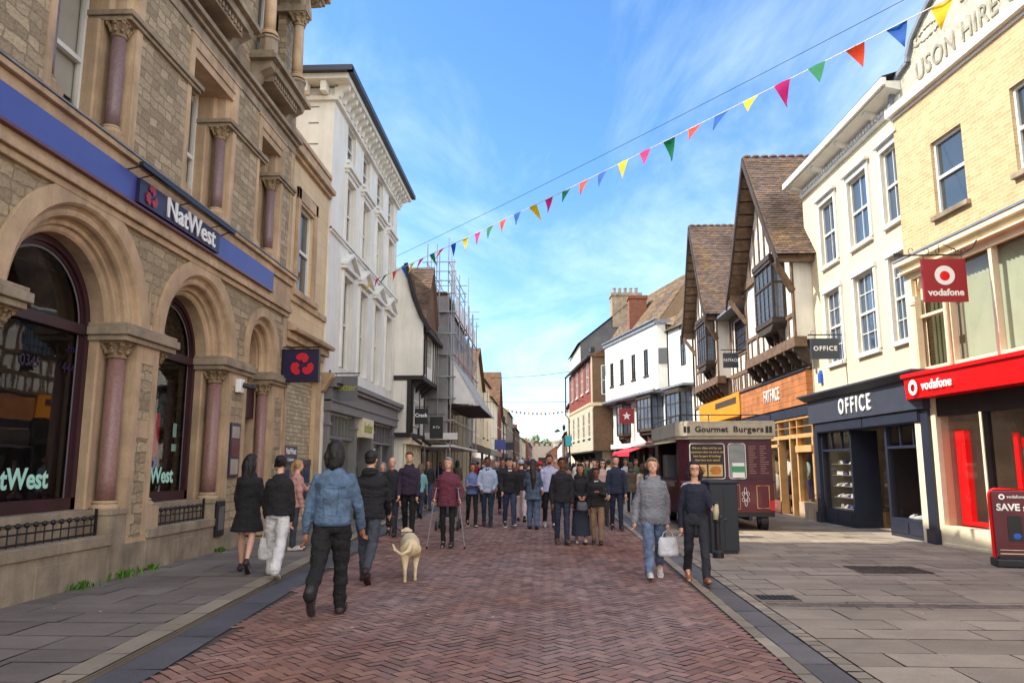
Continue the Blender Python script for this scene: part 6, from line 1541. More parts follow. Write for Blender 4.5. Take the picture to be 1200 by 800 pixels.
for a, e in ((.22, 1.05), (1.85, 2.98), (3.9, 4.93)):
    b.box(0, .05, a-.12, a-.0, 4.4, 6.5); b.box(0, .05, e, e+.12, 4.4, 6.5); b.box(0, .08, a-.14, e+.14, 6.42, 6.55)
    b.box(0, .05, a-.12, a, 7.2, 9.0); b.box(0, .05, e, e+.12, 7.2, 9.0)
b.build('window_surround', MAT['white_paint'], ob)
b = MB(-1)
b.box(-.02, .3, -.45, 6.05, 2.78, 3.42); b.hexa([(0, -.5, 3.42), (.36, -.5, 3.42), (.36, 6.15, 3.42), (0, 6.15, 3.42), (0, -.5, 3.62), (.52, -.55, 3.55), (.52, 6.25, 3.55), (0, 6.2, 3.62)]); b.box(0, .54, -.56, 6.27, 3.55, 3.6)
fs = b.build('fascia', M('charcoal', L((58, 62, 74)), .5, .08), ob, bevel=.008)
text(fs, 'OFFICE', .56, (-.31, 2.85, 3.1), '-x', MAT['letter_white'], ex=.02, off=.008, sx=.78, spacing=1.45)
b = MB(-1)
b.box(-.1, .2, -.42, -.12, 0, 2.78); b.box(-.1, .2, 5.72, 6.0, 0, 2.78); b.box(-.1, .25, -.45, -.1, 0, .3); b.box(-.1, .25, 5.7, 6.03, 0, .3)
b.box(-.1, .22, -.12, 5.72, 2.5, 2.78); b.box(.22, .25, -.1, 2.6, 2.53, 2.75); b.box(.22, .25, 2.65, 5.7, 2.53, 2.75)
b.box(-.2, .12, -.1, 1.75, 0, .42); b.box(-.2, .12, 3.75, 5.72, 0, .42)
for s0, s1 in ((0, .8), (.9, 1.7), (3.85, 4.7), (4.8, 5.6)): b.box(.12, .14, s0, s1, .1, .34)
for s in (-.1, 1.7, 3.72, 5.66): b.box(-.05, .1, s, s+.07, .42, 2.5)
for s in (.5, 1.1, 4.4, 5.05): b.box(-.02, .06, s, s+.04, 2.02, 2.5)
b.box(-.05, .09, -.1, 1.75, 1.98, 2.04); b.box(-.05, .09, 3.75, 5.7, 1.98, 2.04)
b.box(-1.2, -1.1, 1.75, 3.75, 2.3, 2.6); b.box(-.6, .1, 1.75, 1.8, 0, 2.5); b.box(-.6, .1, 3.7, 3.75, 0, 2.5)
b.box(-.75, -.65, 1.75, 2.2, 0, 2.3); b.box(-.75, -.65, 2.9, 3.05, 0, 2.3); b.box(-.75, -.65, 3.3, 3.4, 0, 2.3)
sf = b.build('shop_front', MAT['navy_paint'], ob, bevel=.006)
for q_, d_ in (((-.1, 1.75, .42, 2.5), .03), ((3.75, 5.72, .42, 2.5), .03), ((3.05, 3.75, .1, 2.3), -.7)): b = MB(-1); b.panel(rect(*q_), d=d_); b.build('shop_window', MAT['glass_clear'], sf)
b = MB(-1); b.add([(.03, 1.77, .42), (-.6, 1.77, .42), (-.6, 1.77, 2.5), (.03, 1.77, 2.5), (.03, 3.73, .42), (-.6, 3.73, .42), (-.6, 3.73, 2.5), (.03, 3.73, 2.5)], [(0, 1, 2, 3), (4, 5, 6, 7)])
b.build('shop_window', MAT['glass_clear'], sf)
b = MB(-1); b.panel(rect(-.3, 6, 0, 2.75), d=-2.6); b.box(-2.6, -.05, -.1, 1.75, 0, .4); b.box(-2.6, -.05, 3.75, 5.7, 0, .4); b.build('interior', MAT['interior_warm'], ob)
b = MB(-1); b.box(-1.65, -1.6, 0.1, 1.4, .4, 2.4); b.box(-1.5, -1.4, 2.2, 3.3, .1, 2.3)
b.build('display_board', MAT['interior_pale'], ob)
Mo = Matrix.Translation((*O0, 0)) @ Matrix.Rotation(rad(1.5), 4, 'Z')
for i in range(7):
    for j in range(4):
        for (d, s0) in ((-1.5, .2), (-1.34, 2.3)):
            shoe(Mo @ Vector((-d, s0+j*.28, .6+i*.24)), PI/2+.3, MAT['plastic_black'], 'dark shoe on the wall racks inside the dark grey shoe shop', 'shoes on the racks of the dark grey shop')
for i in range(30):
    shoe(Mo @ Vector((.28, 3.9+(i % 6)*.3, .44+(i//6)*.3)), RND.uniform(0, 6), MAT['letter_white'] if i % 3 else MAT['blue_sign'], 'shoe stacked in the left display window of the dark grey shop', 'shoes in the window of the dark grey shop')
for i in range(5): shoe(Mo @ Vector((.2, .1+i*.3, .42)), RND.uniform(0, 6), MAT['letter_white'], 'white shoe on the sill of the shop window nearest the red shop', 'white shoes nearest the red shop')
b = MB(-1)
for i in range(7):
    b.box(-1.6, -1.44, .1, 1.2, .585+i*.24, .595+i*.24); b.box(-1.42, -1.26, 2.2, 3.3, .585+i*.24, .595+i*.24)
for i in range(5): b.box(-.4, -.12, 3.82, 5.6, .425+i*.3, .435+i*.3)
b.build('display_shelf', MAT['interior_pale'], ob)
b = MB(-1); b.box(0, .09, 5.5, 5.68, 3.95, 4.2); b.hexa([(0, 5.5, 4.2), (.09, 5.5, 4.2), (.09, 5.68, 4.2), (0, 5.68, 4.2), (0, 5.56, 4.32), (.05, 5.56, 4.32), (.05, 5.62, 4.32), (0, 5.62, 4.32)])
b.build('alarm_box', M('alarm_blue', L((36, 92, 190)), .4, .03, bump=0), ob)
r, p = hang_sign('hanging_sign', 20.8, 7.2, 7.95, 4.42, 4.98, MAT['charcoal'], 'dark grey shoe shop hanging sign reading OFFICE on a scrolled bracket', wallx=8.1, barz=5.08)
text(p, 'OFFICE', .17, (0, -.03, .28), '-y', MAT['letter_white'], ex=.003, off=.005, spacing=1.2)
b = MB()
for x, sg in ((-.3, 1), (-.12, -1), (.1, 1), (.3, -1)):
    b.tube([(x+sg*(.012+.007*i)*math.cos(i*.55), 0, .73+(.012+.007*i)*math.sin(i*.55)) for i in range(9)], .006, 5)
b.build('scroll', MAT['black_iron'], r)

# ---------------- timbered pair of gables
tb = empty('timbered_building', (8, 0, 0), 0, 'half-timbered building with two steep tiled gables, leaded oriels and a timber shop fascia', 'building')
TS = (.19, .13, .10)
def gable(yc, hw, ze, za, xf, xw):
    """front gable at depth xf (barge boards), wall at xw; ridge runs back from the street. d is measured from x=8 towards the street"""
    w = MB(-1); w.prism([(yc-hw+.25, 5.3), (yc+hw-.25, 5.3), (yc+hw-.25, ze+.1), (yc, za-.35), (yc-hw+.25, ze+.1)], xw-.2, xw, 's')
    w.box(xw-.8, xw-.2, yc-hw+.25, yc-hw+.35, 5.3, ze); w.build('gable_wall', MAT['render_white'], tb)
    back = 9.0
    b = MB(-1); L_ = math.hypot(hw, za-ze); rd = []
    for sg in (-1, 1):
        # bell-cast: lower metre is flatter
        y0 = yc+sg*(hw+.22); z0 = ze-.22; y1 = yc+sg*(hw-.55); z1 = ze+.72; y2 = yc; z2 = za
        for (ya, za_, yb, zb_) in ((y0, z0, y1, z1), (y1, z1, y2, z2)):
            q = math.hypot(yb-ya, zb_-za_)
            if sg == -1: tiles(b, (xf, ya, za_), (-1, 0, 0), (0, yb-ya, zb_-za_), back, q, base=TS)
            else: b.add([(xf, ya, za_), (xf-back, ya, za_), (xf-back, yb, zb_), (xf, yb, zb_)], [(0, 1, 2, 3)], TS)
    b.col = TS
    for i in range(30): b.lathe((xf-.3*i-.15, yc, za-.02), [(.1, 0), (.1, .05), (.04, .09)], 8, (1.4, 1)); 
    b.build('roof', MAT['tile'], tb)
    b = MB(-1)
    for sg in (-1, 1):
        P = [(yc+sg*(hw+.26), ze-.35), (yc+sg*(hw+.02), ze+.05), (yc+sg*(hw-.55), ze+.66), (yc, za-.04)]
        for p0, p1 in zip(P[:-1], P[1:]): b.beam((xf+.03, p0[0], p0[1]), (xf+.03, p1[0], p1[1]), .3, .06, up=(1, 0, 0)) if False else b.hexa([(xf-.03, p0[0], p0[1]-.3), (xf+.04, p0[0], p0[1]-.3), (xf+.04, p1[0], p1[1]-.3), (xf-.03, p1[0], p1[1]-.3), (xf-.03, p0[0], p0[1]+.0), (xf+.04, p0[0], p0[1]+.0), (xf+.04, p1[0], p1[1]+.0), (xf-.03, p1[0], p1[1]+.0)])
    b.build('bargeboard', MAT['dark_oak'], tb)
    b = MB(-1)       # boarded soffit between barge and wall
    for sg in (-1, 1):
        P = [(yc+sg*(hw+.15), ze-.3), (yc+sg*(hw-.55), ze+.5), (yc, za-.2)]
        for p0, p1 in zip(P[:-1], P[1:]):
            n = max(3, int((p1[1]-p0[1])/.35))
            for i in range(n):
                t0, t1 = i/n+.006, (i+1)/n-.006; A = (p0[0]+(p1[0]-p0[0])*t0, p0[1]+(p1[1]-p0[1])*t0); B = (p0[0]+(p1[0]-p0[0])*t1, p0[1]+(p1[1]-p0[1])*t1)
                b.add([(xf-.02, A[0], A[1]), (xw-.1, A[0], A[1]), (xw-.1, B[0], B[1]), (xf-.02, B[0], B[1])], [(0, 1, 2, 3)])
    for sg in (-1, 1): b.box(xw-2, xf-.06, yc+sg*(hw+.0)-.06, yc+sg*(hw)+.06, ze-.42, ze-.14)
    b.build('soffit', MAT['oak'], tb)
    # timbers on the gable wall
    b = MB(-1); d0, d1 = xw, xw+.05
    wz = yc-hw+.25
    b.box(xw-.1, xw+.1, yc-hw+.2, yc+hw-.2, ze-.05, ze+.2)
    for i in range(-4, 5):
        y = yc+i*.62; top = za-.5-abs(i*.62)*(za-ze)/hw
        if top > ze+.3: b.box(d0, d1, y-.05, y+.05, ze+.2, top)
    for y in (yc-hw+.3, yc+hw-.3, yc-1.3, yc+1.3): b.box(d0, d1, y-.09, y+.09, 5.3, ze-.05)
    for y in (yc-hw+.85, yc+hw-.85, yc-.65, yc, yc+.65): b.box(d0, d1-.01, y-.05, y+.05, 5.3, 6.05)
    b.box(d0, d1+.005, yc-hw+.3, yc+hw-.3, 6.0, 6.12)
    b.box(xw-.25, xw+.12, yc-hw+.1, yc+hw-.1, 5.06, 5.36)      # jetty bressumer
    for sg in (-1, 1):          # knee braces under the barge
        b.beam((xw+.02, yc+sg*(hw-.3), ze-1.25), (xf-.05, yc+sg*(hw-.1), ze-.4), .14, .16)
    b.build('timber_frame', MAT['oak'], tb)
    # coving brackets under the jetty
    n = 7
    for i in range(n):
        b = MB(-1); y = yc-hw+.35+i*(2*hw-.7)/(n-1)
        b.prism([(xw+.1, 5.06), (xw+.1, 4.94), (xw-.02, 4.86), (xw-.06, 4.72), (xw-.3, 4.55), (xw-.36, 4.55), (xw-.36, 5.06)], y-.07, y+.07, 'd'); b.build('jetty_bracket', MAT['dark_oak'], tb)
    # oriel window
    o0, o1, ow = yc-1.9, yc-.05, xw+.42
    b = MB(-1)
    b.box(xw, ow+.06, o0-.06, o1+.06, 8.0-.05, 8.12); b.box(xw, ow+.03, o0-.03, o1+.03, 7.84, 7.95)
    b.box(xw, ow+.04, o0-.04, o1+.04, 5.95, 6.12)
    b.prism([(o0-.04, 5.95), (o1+.04, 5.95), (o1-.3, 5.72), (o0+.3, 5.72)], xw, ow, 's')
    for y in (o0, o1): b.box(ow-.08, ow, y-.04, y+.04, 6.1, 7.9); b.box(xw, xw+.07, y-.04, y+.04, 6.1, 7.9)
    for i in range(1, 4): y = o0+(o1-o0)*i/4; b.box(ow-.06, ow-.005, y-.03, y+.03, 6.12, 7.85)
    b.box(ow-.06, ow, o0, o1, 7.2, 7.27)
    for y in (o0, o1): b.box(xw, ow-.03, y-.03, y+.03, 7.2, 7.27)
    w_ = b.build('oriel_window', MAT['dark_oak'], tb, bevel=.006)
    g_ = MB(-1); g_.panel(rect(o0+.03, o1-.03, 6.12, 7.85), d=ow-.04)
    for y in (o0+.01, o1-.01): g_.add([(xw, y, 6.12), (ow-.04, y, 6.12), (ow-.04, y, 7.85), (xw, y, 7.85)], [(0, 1, 2, 3)])
    g_.build('pane', MAT['glass_leaded'], w_)
    b = MB(-1)
    for i in range(1, 16): y = o0+(o1-o0)*i/16; b.box(ow-.038, ow-.028, y-.005, y+.005, 6.12, 7.85)
    for i in range(1, 11): z = 6.12+i*.16; b.box(ow-.038, ow-.028, o0, o1, z-.005, z+.005); b.box(xw, ow-.05, o0-.004, o0+.004, z-.006, z+.006)
    for i in range(1, 5): x = xw+(ow-.04-xw)*i/5; b.box(x-.006, x+.006, o0-.004, o0+.004, 6.12, 7.85)
    b.build('leading', MAT['lead'], w_)
    for y in (o0+.3, (o0+o1)/2, o1-.3): b = MB(-1); b.prism([(xw, 5.95), (ow-.1, 5.95), (ow-.14, 5.82), (xw+.22, 5.72), (xw+.14, 5.52), (xw, 5.42)], y-.07, y+.07, 'd'); b.build('oriel_bracket', MAT['dark_oak'], w_)
gable(25.5, 2.95, 8.0, 12.1, 1.1, .5)
gable(35.4, 2.65, 8.2, 12.8, 1.1, .5)
w = MB(-1); w.panel(rect(23.1, 41.0, 3.3, 8.2), [rect(29.9, 32.1, 6.2, 7.5)], d=0, rev=.1); w.box(-8, -2.7, 23.1, 41, 0, 8.2)
w.add([(0, 23.1, 3.3), (-3, 23.1, 3.3), (-3, 23.1, 8.2), (0, 23.1, 8.2)], [(0, 1, 2, 3)])
w.build('wall', MAT['render_white'], tb)
o = sash(tb, -1, 29.9, 32.1, 6.2, 7.5, d=-.05, nx=10, ny=4, fw=.07, fm=MAT['dark_oak'], gm=MAT['glass_leaded'], mid=False)
b = MB(-1)
b.box(0, .06, 23.1, 41, 4.48, 4.62); b.box(0, .05, 28.5, 32.8, 5.2, 5.36); b.box(0, .05, 28.5, 32.8, 6.0, 6.16); b.box(0, .05, 28.5, 32.8, 7.55, 7.7)
for y in (28.7, 29.6, 30.4, 31.2, 31.8, 32.5): b.box(0, .045, y-.07, y+.07, 4.6, 6.0)
for y in (28.7, 29.7, 32.3, 32.7): b.box(0, .045, y-.07, y+.07, 6.0, 7.6)
for i in range(24): y = 23.3+i*.74; b.box(0, .04, y-.05, y+.05, 4.6, 5.3)
b.build('timber_frame', MAT['oak'], tb)
b = MB(-1); b.hexa([(-.4, 28.3, 7.75), (.6, 28.3, 7.75), (.6, 33.0, 7.75), (-.4, 33.0, 7.75), (-.4, 28.3, 8.3), (.6, 28.3, 7.85), (.6, 33.0, 7.85), (-.4, 33.0, 8.3)])
b.add([(.6, 28.2, 7.86), (.6, 33.1, 7.86), (-6, 33.1, 9.2), (-6, 28.2, 9.2)], [(0, 1, 2, 3)])
b.build('lead_roof', MAT['lead'], tb)
b = MB(-1); b.tube([(.12, 28.5, 7.7), (.12, 28.5, 5.0), (.1, 28.5, 4.6)], .05); b.build('downpipe', MAT['black_iron'], tb)
b = MB(-1)
for i in range(5): b.box(0, .2+.002*i, 23.1, 30.8, 3.42+i*.2, 3.612+i*.2)
fs = b.build('fascia', MAT['shop_wood'], tb)
b = MB(-1); b.box(-.0, .26, 23.1, 30.85, 4.42, 4.46); b.box(-.02, .16, 23.1, 30.8, 3.1, 3.38); b.build('fascia_trim', MAT['navy_paint'], fs)
text(fs, 'FATFACE', .62, (-.225, 26.6, 3.93), '-x', MAT['letter_white'], ex=.015, off=.002, sx=.6, spacing=1.25)
b = MB(-1); b.box(0, .24, 30.9, 38.9, 3.55, 4.5); p = b.build('fascia_sign', MAT['orange_panel'], tb, bevel=.01); b = MB(-1); b.box(.24, .25, 31.4, 35.2, 4.08, 4.34); b.build('name_strip', MAT['dark_oak'], p)
b = MB(-1)
for i in range(9): b.box(.24, .246, 37.8-i*.2, 37.92-i*.2, 3.82, 3.98)
b.build('lettering', MAT['letter_gold'], p)
# shop front
b = MB(-1)
b.box(-.1, .1, 23.1, 30.8, 2.44, 2.56); b.box(-.1, .12, 23.1, 30.8, 3.02, 3.1); b.box(-.1, .08, 23.1, 30.8, 2.78, 2.8)
for s in (23.2, 25.3, 26.55, 27.9, 30.6, 24.6): b.box(-.15, .1, s-.06, s+.06, 0 if s in (25.3, 27.9, 26.55) else .4, 2.44); b.box(-.1, .08, s-.03, s+.03, 2.56, 3.02)
b.box(-.2, .16, 23.15, 24.6, 2.0, 2.2); b.box(-1.3, -1.2, 25.3, 26.5, 0, 2.4); b.box(-1.2, -.1, 25.25, 25.32, 1.95, 2.1)
b.box(-.15, .1, 26.5, 30.7, 2.2, 2.3)
sf = b.build('shop_front', MAT['shop_wood_pale'], tb, bevel=.006)
b = MB(-1); b.box(-.2, .1, 26.5, 30.8, 0, .42); b.build('stall_riser', MAT['red_brick'], sf); b = MB(-1); b.box(-.2, .12, 23.1, 24.65, 0, .5); b.build('stall_riser', MAT['ashlar'], sf)
for q_ in ((23.1, 24.6, .5, 3.05), (26.5, 30.7, .42, 3.05), (24.6, 26.5, 2.5, 3.05)): b = MB(-1); b.panel(rect(*q_), d=-.02); b.build('shop_window', MAT['glass_clear'], sf)
b = MB(-1); b.panel(rect(23, 31, 0, 3.3), d=-2.6); b.build('interior', MAT['interior_warm'], tb)
b = MB(-1); b.box(-.02, .14, 31, 39, 0, .5)
for s in (31, 33.5, 36, 38.8): b.box(-.1, .14, s, s+.15, .5, 3.5)
b.box(-.1, .14, 31, 39, 2.5, 2.7); b.build('shop_front', MAT['black_oak'], tb); b = MB(-1); b.panel(rect(31, 39, .4, 3.5), d=.02); b.build('shop_window', MAT['glass_dark'], tb)
def mannequin(y, top, bot, label, x=8.45, h=1.75, z=.42):
    r = empty('mannequin', (x, y, z), rad(-90), label, 'mannequin')
    k = h/1.75
    b = MB(); b.ball((0, 0, 1.62*k), (.075, .09, .11)); b.tube([(0, 0, 1.4*k), (0, 0, 1.56*k)], .045)
    for sg in (-1, 1): b.tube([(sg*.2, 0, 1.38*k), (sg*.24, .02, 1.1*k), (sg*.22, -.06, .85*k)], [.045, .04, .028]); b.tube([(sg*.09, 0, .9*k), (sg*.1, 0, .5*k), (sg*.1, 0, 0.02)], [.08, .055, .035])
    b.build('figure', MAT['letter_white'], r, smooth=True)
    b = MB(); b.lathe((0, 0, 0), [(.15, .82*k), (.17, .9*k), (.15, 1.1*k), (.19, 1.32*k), (.17, 1.42*k), (.06, 1.48*k)], 14, (1.15, .7))
    for sg in (-1, 1): b.tube([(sg*.19, 0, 1.4*k), (sg*.25, .02, 1.1*k), (sg*.24, -.05, .9*k)], [.065, .06, .05])
    b.build('top', top, r, smooth=True)
    b = MB(); b.lathe((0, 0, 0), [(.17, .2*k), (.19, .5*k), (.17, .8*k), (.15, .95*k)], 14, (1.1, .75)); b.build('skirt', bot, r, smooth=True)
mannequin(27.3, MAT['letter_white'], MAT['navy_paint'], 'mannequin in a white top and long dark skirt in the timber-framed shop window')
mannequin(28.6, MAT['interior_pale'], MAT['letter_white'], 'mannequin dressed all in pale clothes, farthest from the shop door')
mannequin(26.2, M('striped_top', L((150, 170, 170)), .8, .4, vs=14), MAT['blue_sign'], 'mannequin in a pale checked top beside the recessed shop door', x=8.7, z=.3)
mannequin(24.2, MAT['plastic_black'], MAT['plastic_black'], 'dark-dressed mannequin in the window next to the grey shoe shop')
r, p = hang_sign('hanging_sign', 29.0, 6.75, 7.32, 5.22, 5.78, MAT['charcoal'], 'small dark square clothes shop hanging sign reading FATFACE', wallx=8.0, barz=5.9)
text(p, 'FATFACE', .17, (0, -.03, .28), '-y', MAT['letter_white'], ex=.003, off=.003, sx=.72, spacing=1.1)

# ---------------- white rendered building with oriels: returning part, chamfer and main front
wh = empty('white_rendered_building', (7.9, 40.9, 0), 0, 'white rendered building with dark oriel windows and a long mossy tiled roof', 'building')
def seg_panel(mb, p0, p1, z0, z1, holes=(), rev=.12, inward=1):
    """wall in the vertical plane from p0 to p1 (x,y local); holes in metres along it"""
    p0 = Vector(p0); p1 = Vector(p1); t = (p1-p0); Ln = t.length; t.normalize(); n = Vector((t.y, -t.x))*inward
    q = MB(); q.panel(rect(0, Ln, z0, z1), holes, 0, rev)
    mb.add([(p0.x+t.x*s-n.x*d, p0.y+t.y*s-n.y*d, z) for d, s, z in q.v], q.f)
    return lambda d, s, z: (p0.x+t.x*s-n.x*d, p0.y+t.y*s-n.y*d, z)
def put_in(mb, f, q):
    """move what q holds (built in facade coordinates d,s,z) into the frame f"""
    mb.add([f(*p) for p in q.v], q.f)
w = MB()
A0 = (-.0, -.1); A1 = (-.72, 3.3); B0 = (-1.32, 3.45); B1 = (-3.6, 13.1)
fA = seg_panel(w, A0, A1, 0, 9.3, [rect(.9, 1.6, 7.0, 8.7), rect(.3, 2.9, 3.55, 5.55)])
fC = seg_panel(w, (-.72, 3.3), B0, 5.95, 9.75)
fB = seg_panel(w, B0, B1, 5.95, 9.75, [rect(a, a+.75, 6.9, 8.5) for a in (1.5, 3.7, 5.9, 8.0)])
fD = seg_panel(w, (-.9, 3.4), (-3.1, 13.1), 0, 6.0, [rect(.5, 3.6, 3.6, 5.6), rect(.3, 9.3, 0, 2.8), rect(6.2, 7.8, 3.4, 5.6)])
w.add([(-3.6, 13.1, 5.95), (3, 13.1, 5.95), (3, 13.1, 9.75), (-3.6, 13.1, 9.75)], [(0, 1, 2, 3)])
w.add([(-.72, 3.3, 5.96), (-1.32, 3.45, 5.96), (-3.6, 13.1, 5.96), (-3.0, 13.2, 5.96)], [(0, 1, 2, 3)])
w.build('wall', MAT['render_white'], wh, recalc=False)
w = MB(); w.box(.8, 4, 0, 13, 0, 9.5); w.build('inner_wall', MAT['interior_dark'], wh)
b = MB()
def wave(p0, p1, z0, z1, over=.0):
    q = MB(); 
    return q
q = MB(); q.box(-.02, .1, -.05, 10.0, 9.75, 9.98); q.box(-.02, .2, -.1, 10.0, 9.98, 10.05); put_in(b, fB, q); q = MB(); q.box(-.02, .1, -.2, .75, 9.75, 9.98); put_in(b, fC, q); b.build('parapet_gutter', MAT['lead'], wh)
# roofs
b = MB(); RB = (.22, .15, .09)
P0 = Vector((-1.2, 3.9, 9.9)); P1 = Vector((-3.5, 13.0, 9.9)); R0 = P0+Vector((2.45, .6, 3.4))
u = (P1-P0).normalized(); Lh = (P1-P0).length
sl = (R0-P0); sl = (sl-u*sl.dot(u))
tiles(b, P0, u, sl, Lh, sl.length*.999, tw=.3, te=.16, base=RB)
b.add([tuple(P0+u*.0), (-.4, 2.2, 9.4), (4.5, 4.2, 12), tuple(P0+sl)], [(0, 1, 2, 3)], RB)
q0 = P0+sl; q1 = P1+sl
b.add([tuple(q0), tuple(q1), (q1.x+4, q1.y, 9.5), (q0.x+4, q0.y, 9.5)], [(0, 1, 2, 3)], RB)
b.add([tuple(P0), tuple(q0), (q0.x+4, q0.y, 9.5)], [(0, 1, 2)], RB)
b.add([tuple(P1), tuple(q1), (q1.x+4, q1.y, 9.5)], [(0, 1, 2)], RB)
b.build('roof', MAT['tile'], wh)
b = MB()
tiles(b, (-.15, -.4, 9.2), (-.2, .98, 0), (1, .2, 1.25), 3.9, 3.9, tw=.3, te=.16, base=RB)
b.build('roof', MAT['tile'], wh)
b = MB(); b.box(-.35, .0, -.4, 3.3, 9.05, 9.2); b.build('gutter', MAT['black_iron'], wh)
b = MB(); b.box(-2.25, -1.1, 9.0, 9.9, 9.9, 12.6); b.box(-2.32, -1.03, 8.93, 9.97, 12.45, 12.66); b.build('chimney', MAT['red_brick'], wh)
for a in (1.5, 3.7, 5.9, 8.0):
    b = MB(); q = MB()
    for s0, s1 in ((a, a+.06), (a+.69, a+.75), (a+.35, a+.4)): q.box(-.08, -.03, s0, s1, 6.9, 8.5)
    for z in (6.9, 7.65, 8.44): q.box(-.08, -.03, a, a+.75, z, z+.06)
    q.box(-.05, .06, a-.08, a+.83, 6.82, 6.9); put_in(b, fB, q); o = b.build('window', MAT['dark_oak'], wh)
    b = MB(); q = MB(); q.panel(rect(a, a+.75, 6.9, 8.5), d=-.07); put_in(b, fB, q); b.build('pane', MAT['glass'], o)
b = MB(); q = MB(); q.box(-.03, .02, .9, 1.6, 7.0, 7.06); q.box(-.03, .02, .9, 1.6, 8.64, 8.7)
for s in (.9, 1.22, 1.54): q.box(-.03, .02, s, s+.06, 7, 8.7)
q.box(-.03, .02, .9, 1.6, 7.8, 7.86); put_in(b, fA, q); o = b.build('window', MAT['dark_oak'], wh); b = MB(); q = MB(); q.panel(rect(.9, 1.6, 7, 8.7), d=-.01); put_in(b, fA, q); b.build('pane', MAT['glass'], o)
b = MB(); q = MB(); q.box(0, .05, .05, .55, 7.4, 8.3); put_in(b, fC, q); b.build('sign_board', MAT['sign_grey'], wh)
def oriel(f, s0, s1, z0, z1, out, nx, name='oriel_window'):
    b = MB(); q = MB(); ch = out*.55
    plan = [(0, s0), (out, s0+ch), (out, s1-ch), (0, s1)]
    for zz0, zz1, g_ in ((z0-.12, z0+.06, .05), (z1-.06, z1+.16, .08)):
        q.prism([(0, s0-g_), (out+g_, s0+ch-g_*.4), (out+g_, s1-ch+g_*.4), (0, s1+g_)], zz0, zz1, 'z')
    def bars(p, r, n):
        for i in range(n+1):
            t = i/n; x = p[0]+(r[0]-p[0])*t; y = p[1]+(r[1]-p[1])*t; wd = .045 if i in (0, n) else .03
            q.box(x-wd, x+wd, y-wd, y+wd, z0, z1)
        for z in (z0+(z1-z0)*.33, z0+(z1-z0)*.68): q.beam((p[0], p[1], z), (r[0], r[1], z), .05, .05)
    bars(plan[0], plan[1], 2); bars(plan[1], plan[2], nx); bars(plan[2], plan[3], 2)
    q.prism([(0, s0+.2), (out*.9, s0+ch+.1), (out*.9, s1-ch-.1), (0, s1-.2)], z0-.3, z0-.12, 'z')
    for s in (s0+ch, (s0+s1)/2, s1-ch): q.prism([(0, z0-.3), (out*.8, z0-.3), (.12, z0-.62), (0, z0-.9)], s-.07, s+.07, 'd')
    put_in(b, f, q); o = b.build(name, MAT['dark_oak'], wh)
    b = MB(); q = MB()
    for p, r_ in zip(plan[:-1], plan[1:]): q.add([(p[0], p[1], z0), (r_[0], r_[1], z0), (r_[0], r_[1], z1), (p[0], p[1], z1)], [(0, 1, 2, 3)])
    put_in(b, f, q); b.build('pane', MAT['glass_leaded'], o)
oriel(fA, .3, 2.9, 3.6, 5.55, .55, 3); oriel(fD, .5, 3.6, 3.7, 5.6, .6, 4); oriel(fD, 6.2, 7.9, 3.6, 5.5, .45, 2)
b = MB(); q = MB(); q.box(-.02, .75, -.1, 10.0, 5.72, 5.85); q.box(.7, .82, -.15, 10.0, 5.78, 5.92); q.box(-.02, .3, 0, 10.0, 5.55, 5.72); put_in(b, fD, q); q = MB(); q.box(-.02, .6, 0, 3.3, 5.8, 5.92); put_in(b, fA, q); b.build('eaves', MAT['lead'], wh)
b = MB(); q = MB(); q.box(0, .1, .0, .1, 2.8, 5.6); q.box(0, .12, 5.4, 5.6, 2.8, 5.6); q.box(0, .2, 0, 10, 2.7, 3.0); put_in(b, fD, q); b.build('trim', MAT['white_paint'], wh)
b = MB(); q = MB(); q.panel(rect(0, 10, 0, 2.8), d=-.2); put_in(b, fD, q); b.build('shop_window', MAT['glass_dark'], wh)
b = MB(); q = MB()
for s in (0, 2.2, 4.4, 6.6, 9): q.box(-.1, .08, s, s+.18, 0, 2.8)
q.box(-.1, .06, 0, 10, 0, .5); put_in(b, fD, q); b.build('shop_front', MAT['black_oak'], wh)
b = MB(); b.tube([(-.78, 3.35, 9.8), (-.78, 3.35, 9.4), (-.72, 3.3, 9.2), (-.72, 3.3, 3.0)], .06); b.build('downpipe', MAT['black_iron'], wh)
b = MB(); q = MB(); q.hexa([(0, 3.2, 2.75), (1.2, 3.2, 2.35), (1.2, 6.4, 2.35), (0, 6.4, 2.75), (0, 3.2, 2.8), (1.22, 3.2, 2.38), (1.22, 6.4, 2.38), (0, 6.4, 2.8)]); q.box(1.19, 1.22, 3.2, 6.4, 2.15, 2.37); put_in(b, fD, q)
b.build('awning', M('awning_red', L((214, 44, 66)), .7, .06), wh)
b = MB(); q = MB(); q.hexa([(0, .3, 3.0), (1.3, .3, 2.6), (1.3, 3.0, 2.6), (0, 3.0, 3.0), (0, .3, 3.05), (1.32, .3, 2.64), (1.32, 3.0, 2.64), (0, 3.0, 3.05)]); put_in(b, fD, q); b.build('awning', MAT['maroon_paint'], wh)
r, p = hang_sign('hanging_sign', 47.0, 4.55, 5.45, 4.1, 5.0, MAT['red_deep'], 'square dark red hanging sign with a white five-pointed star', wallx=5.95, barz=5.1, th=.16)
b = MB(); n = 10; V = []
for i in range(10): a = PI/2+i*PI/5; rr = .27 if i % 2 == 0 else .11; V.append((rr*math.cos(a), -.083, .45+rr*math.sin(a)))
V2 = [(x, -.086, z) for x, y, z in V]; b.add(V2+[(0, -.086, .45)], [(i, (i+1) % 10, 10) for i in range(10)]); b.build('star', MAT['letter_white'], p)

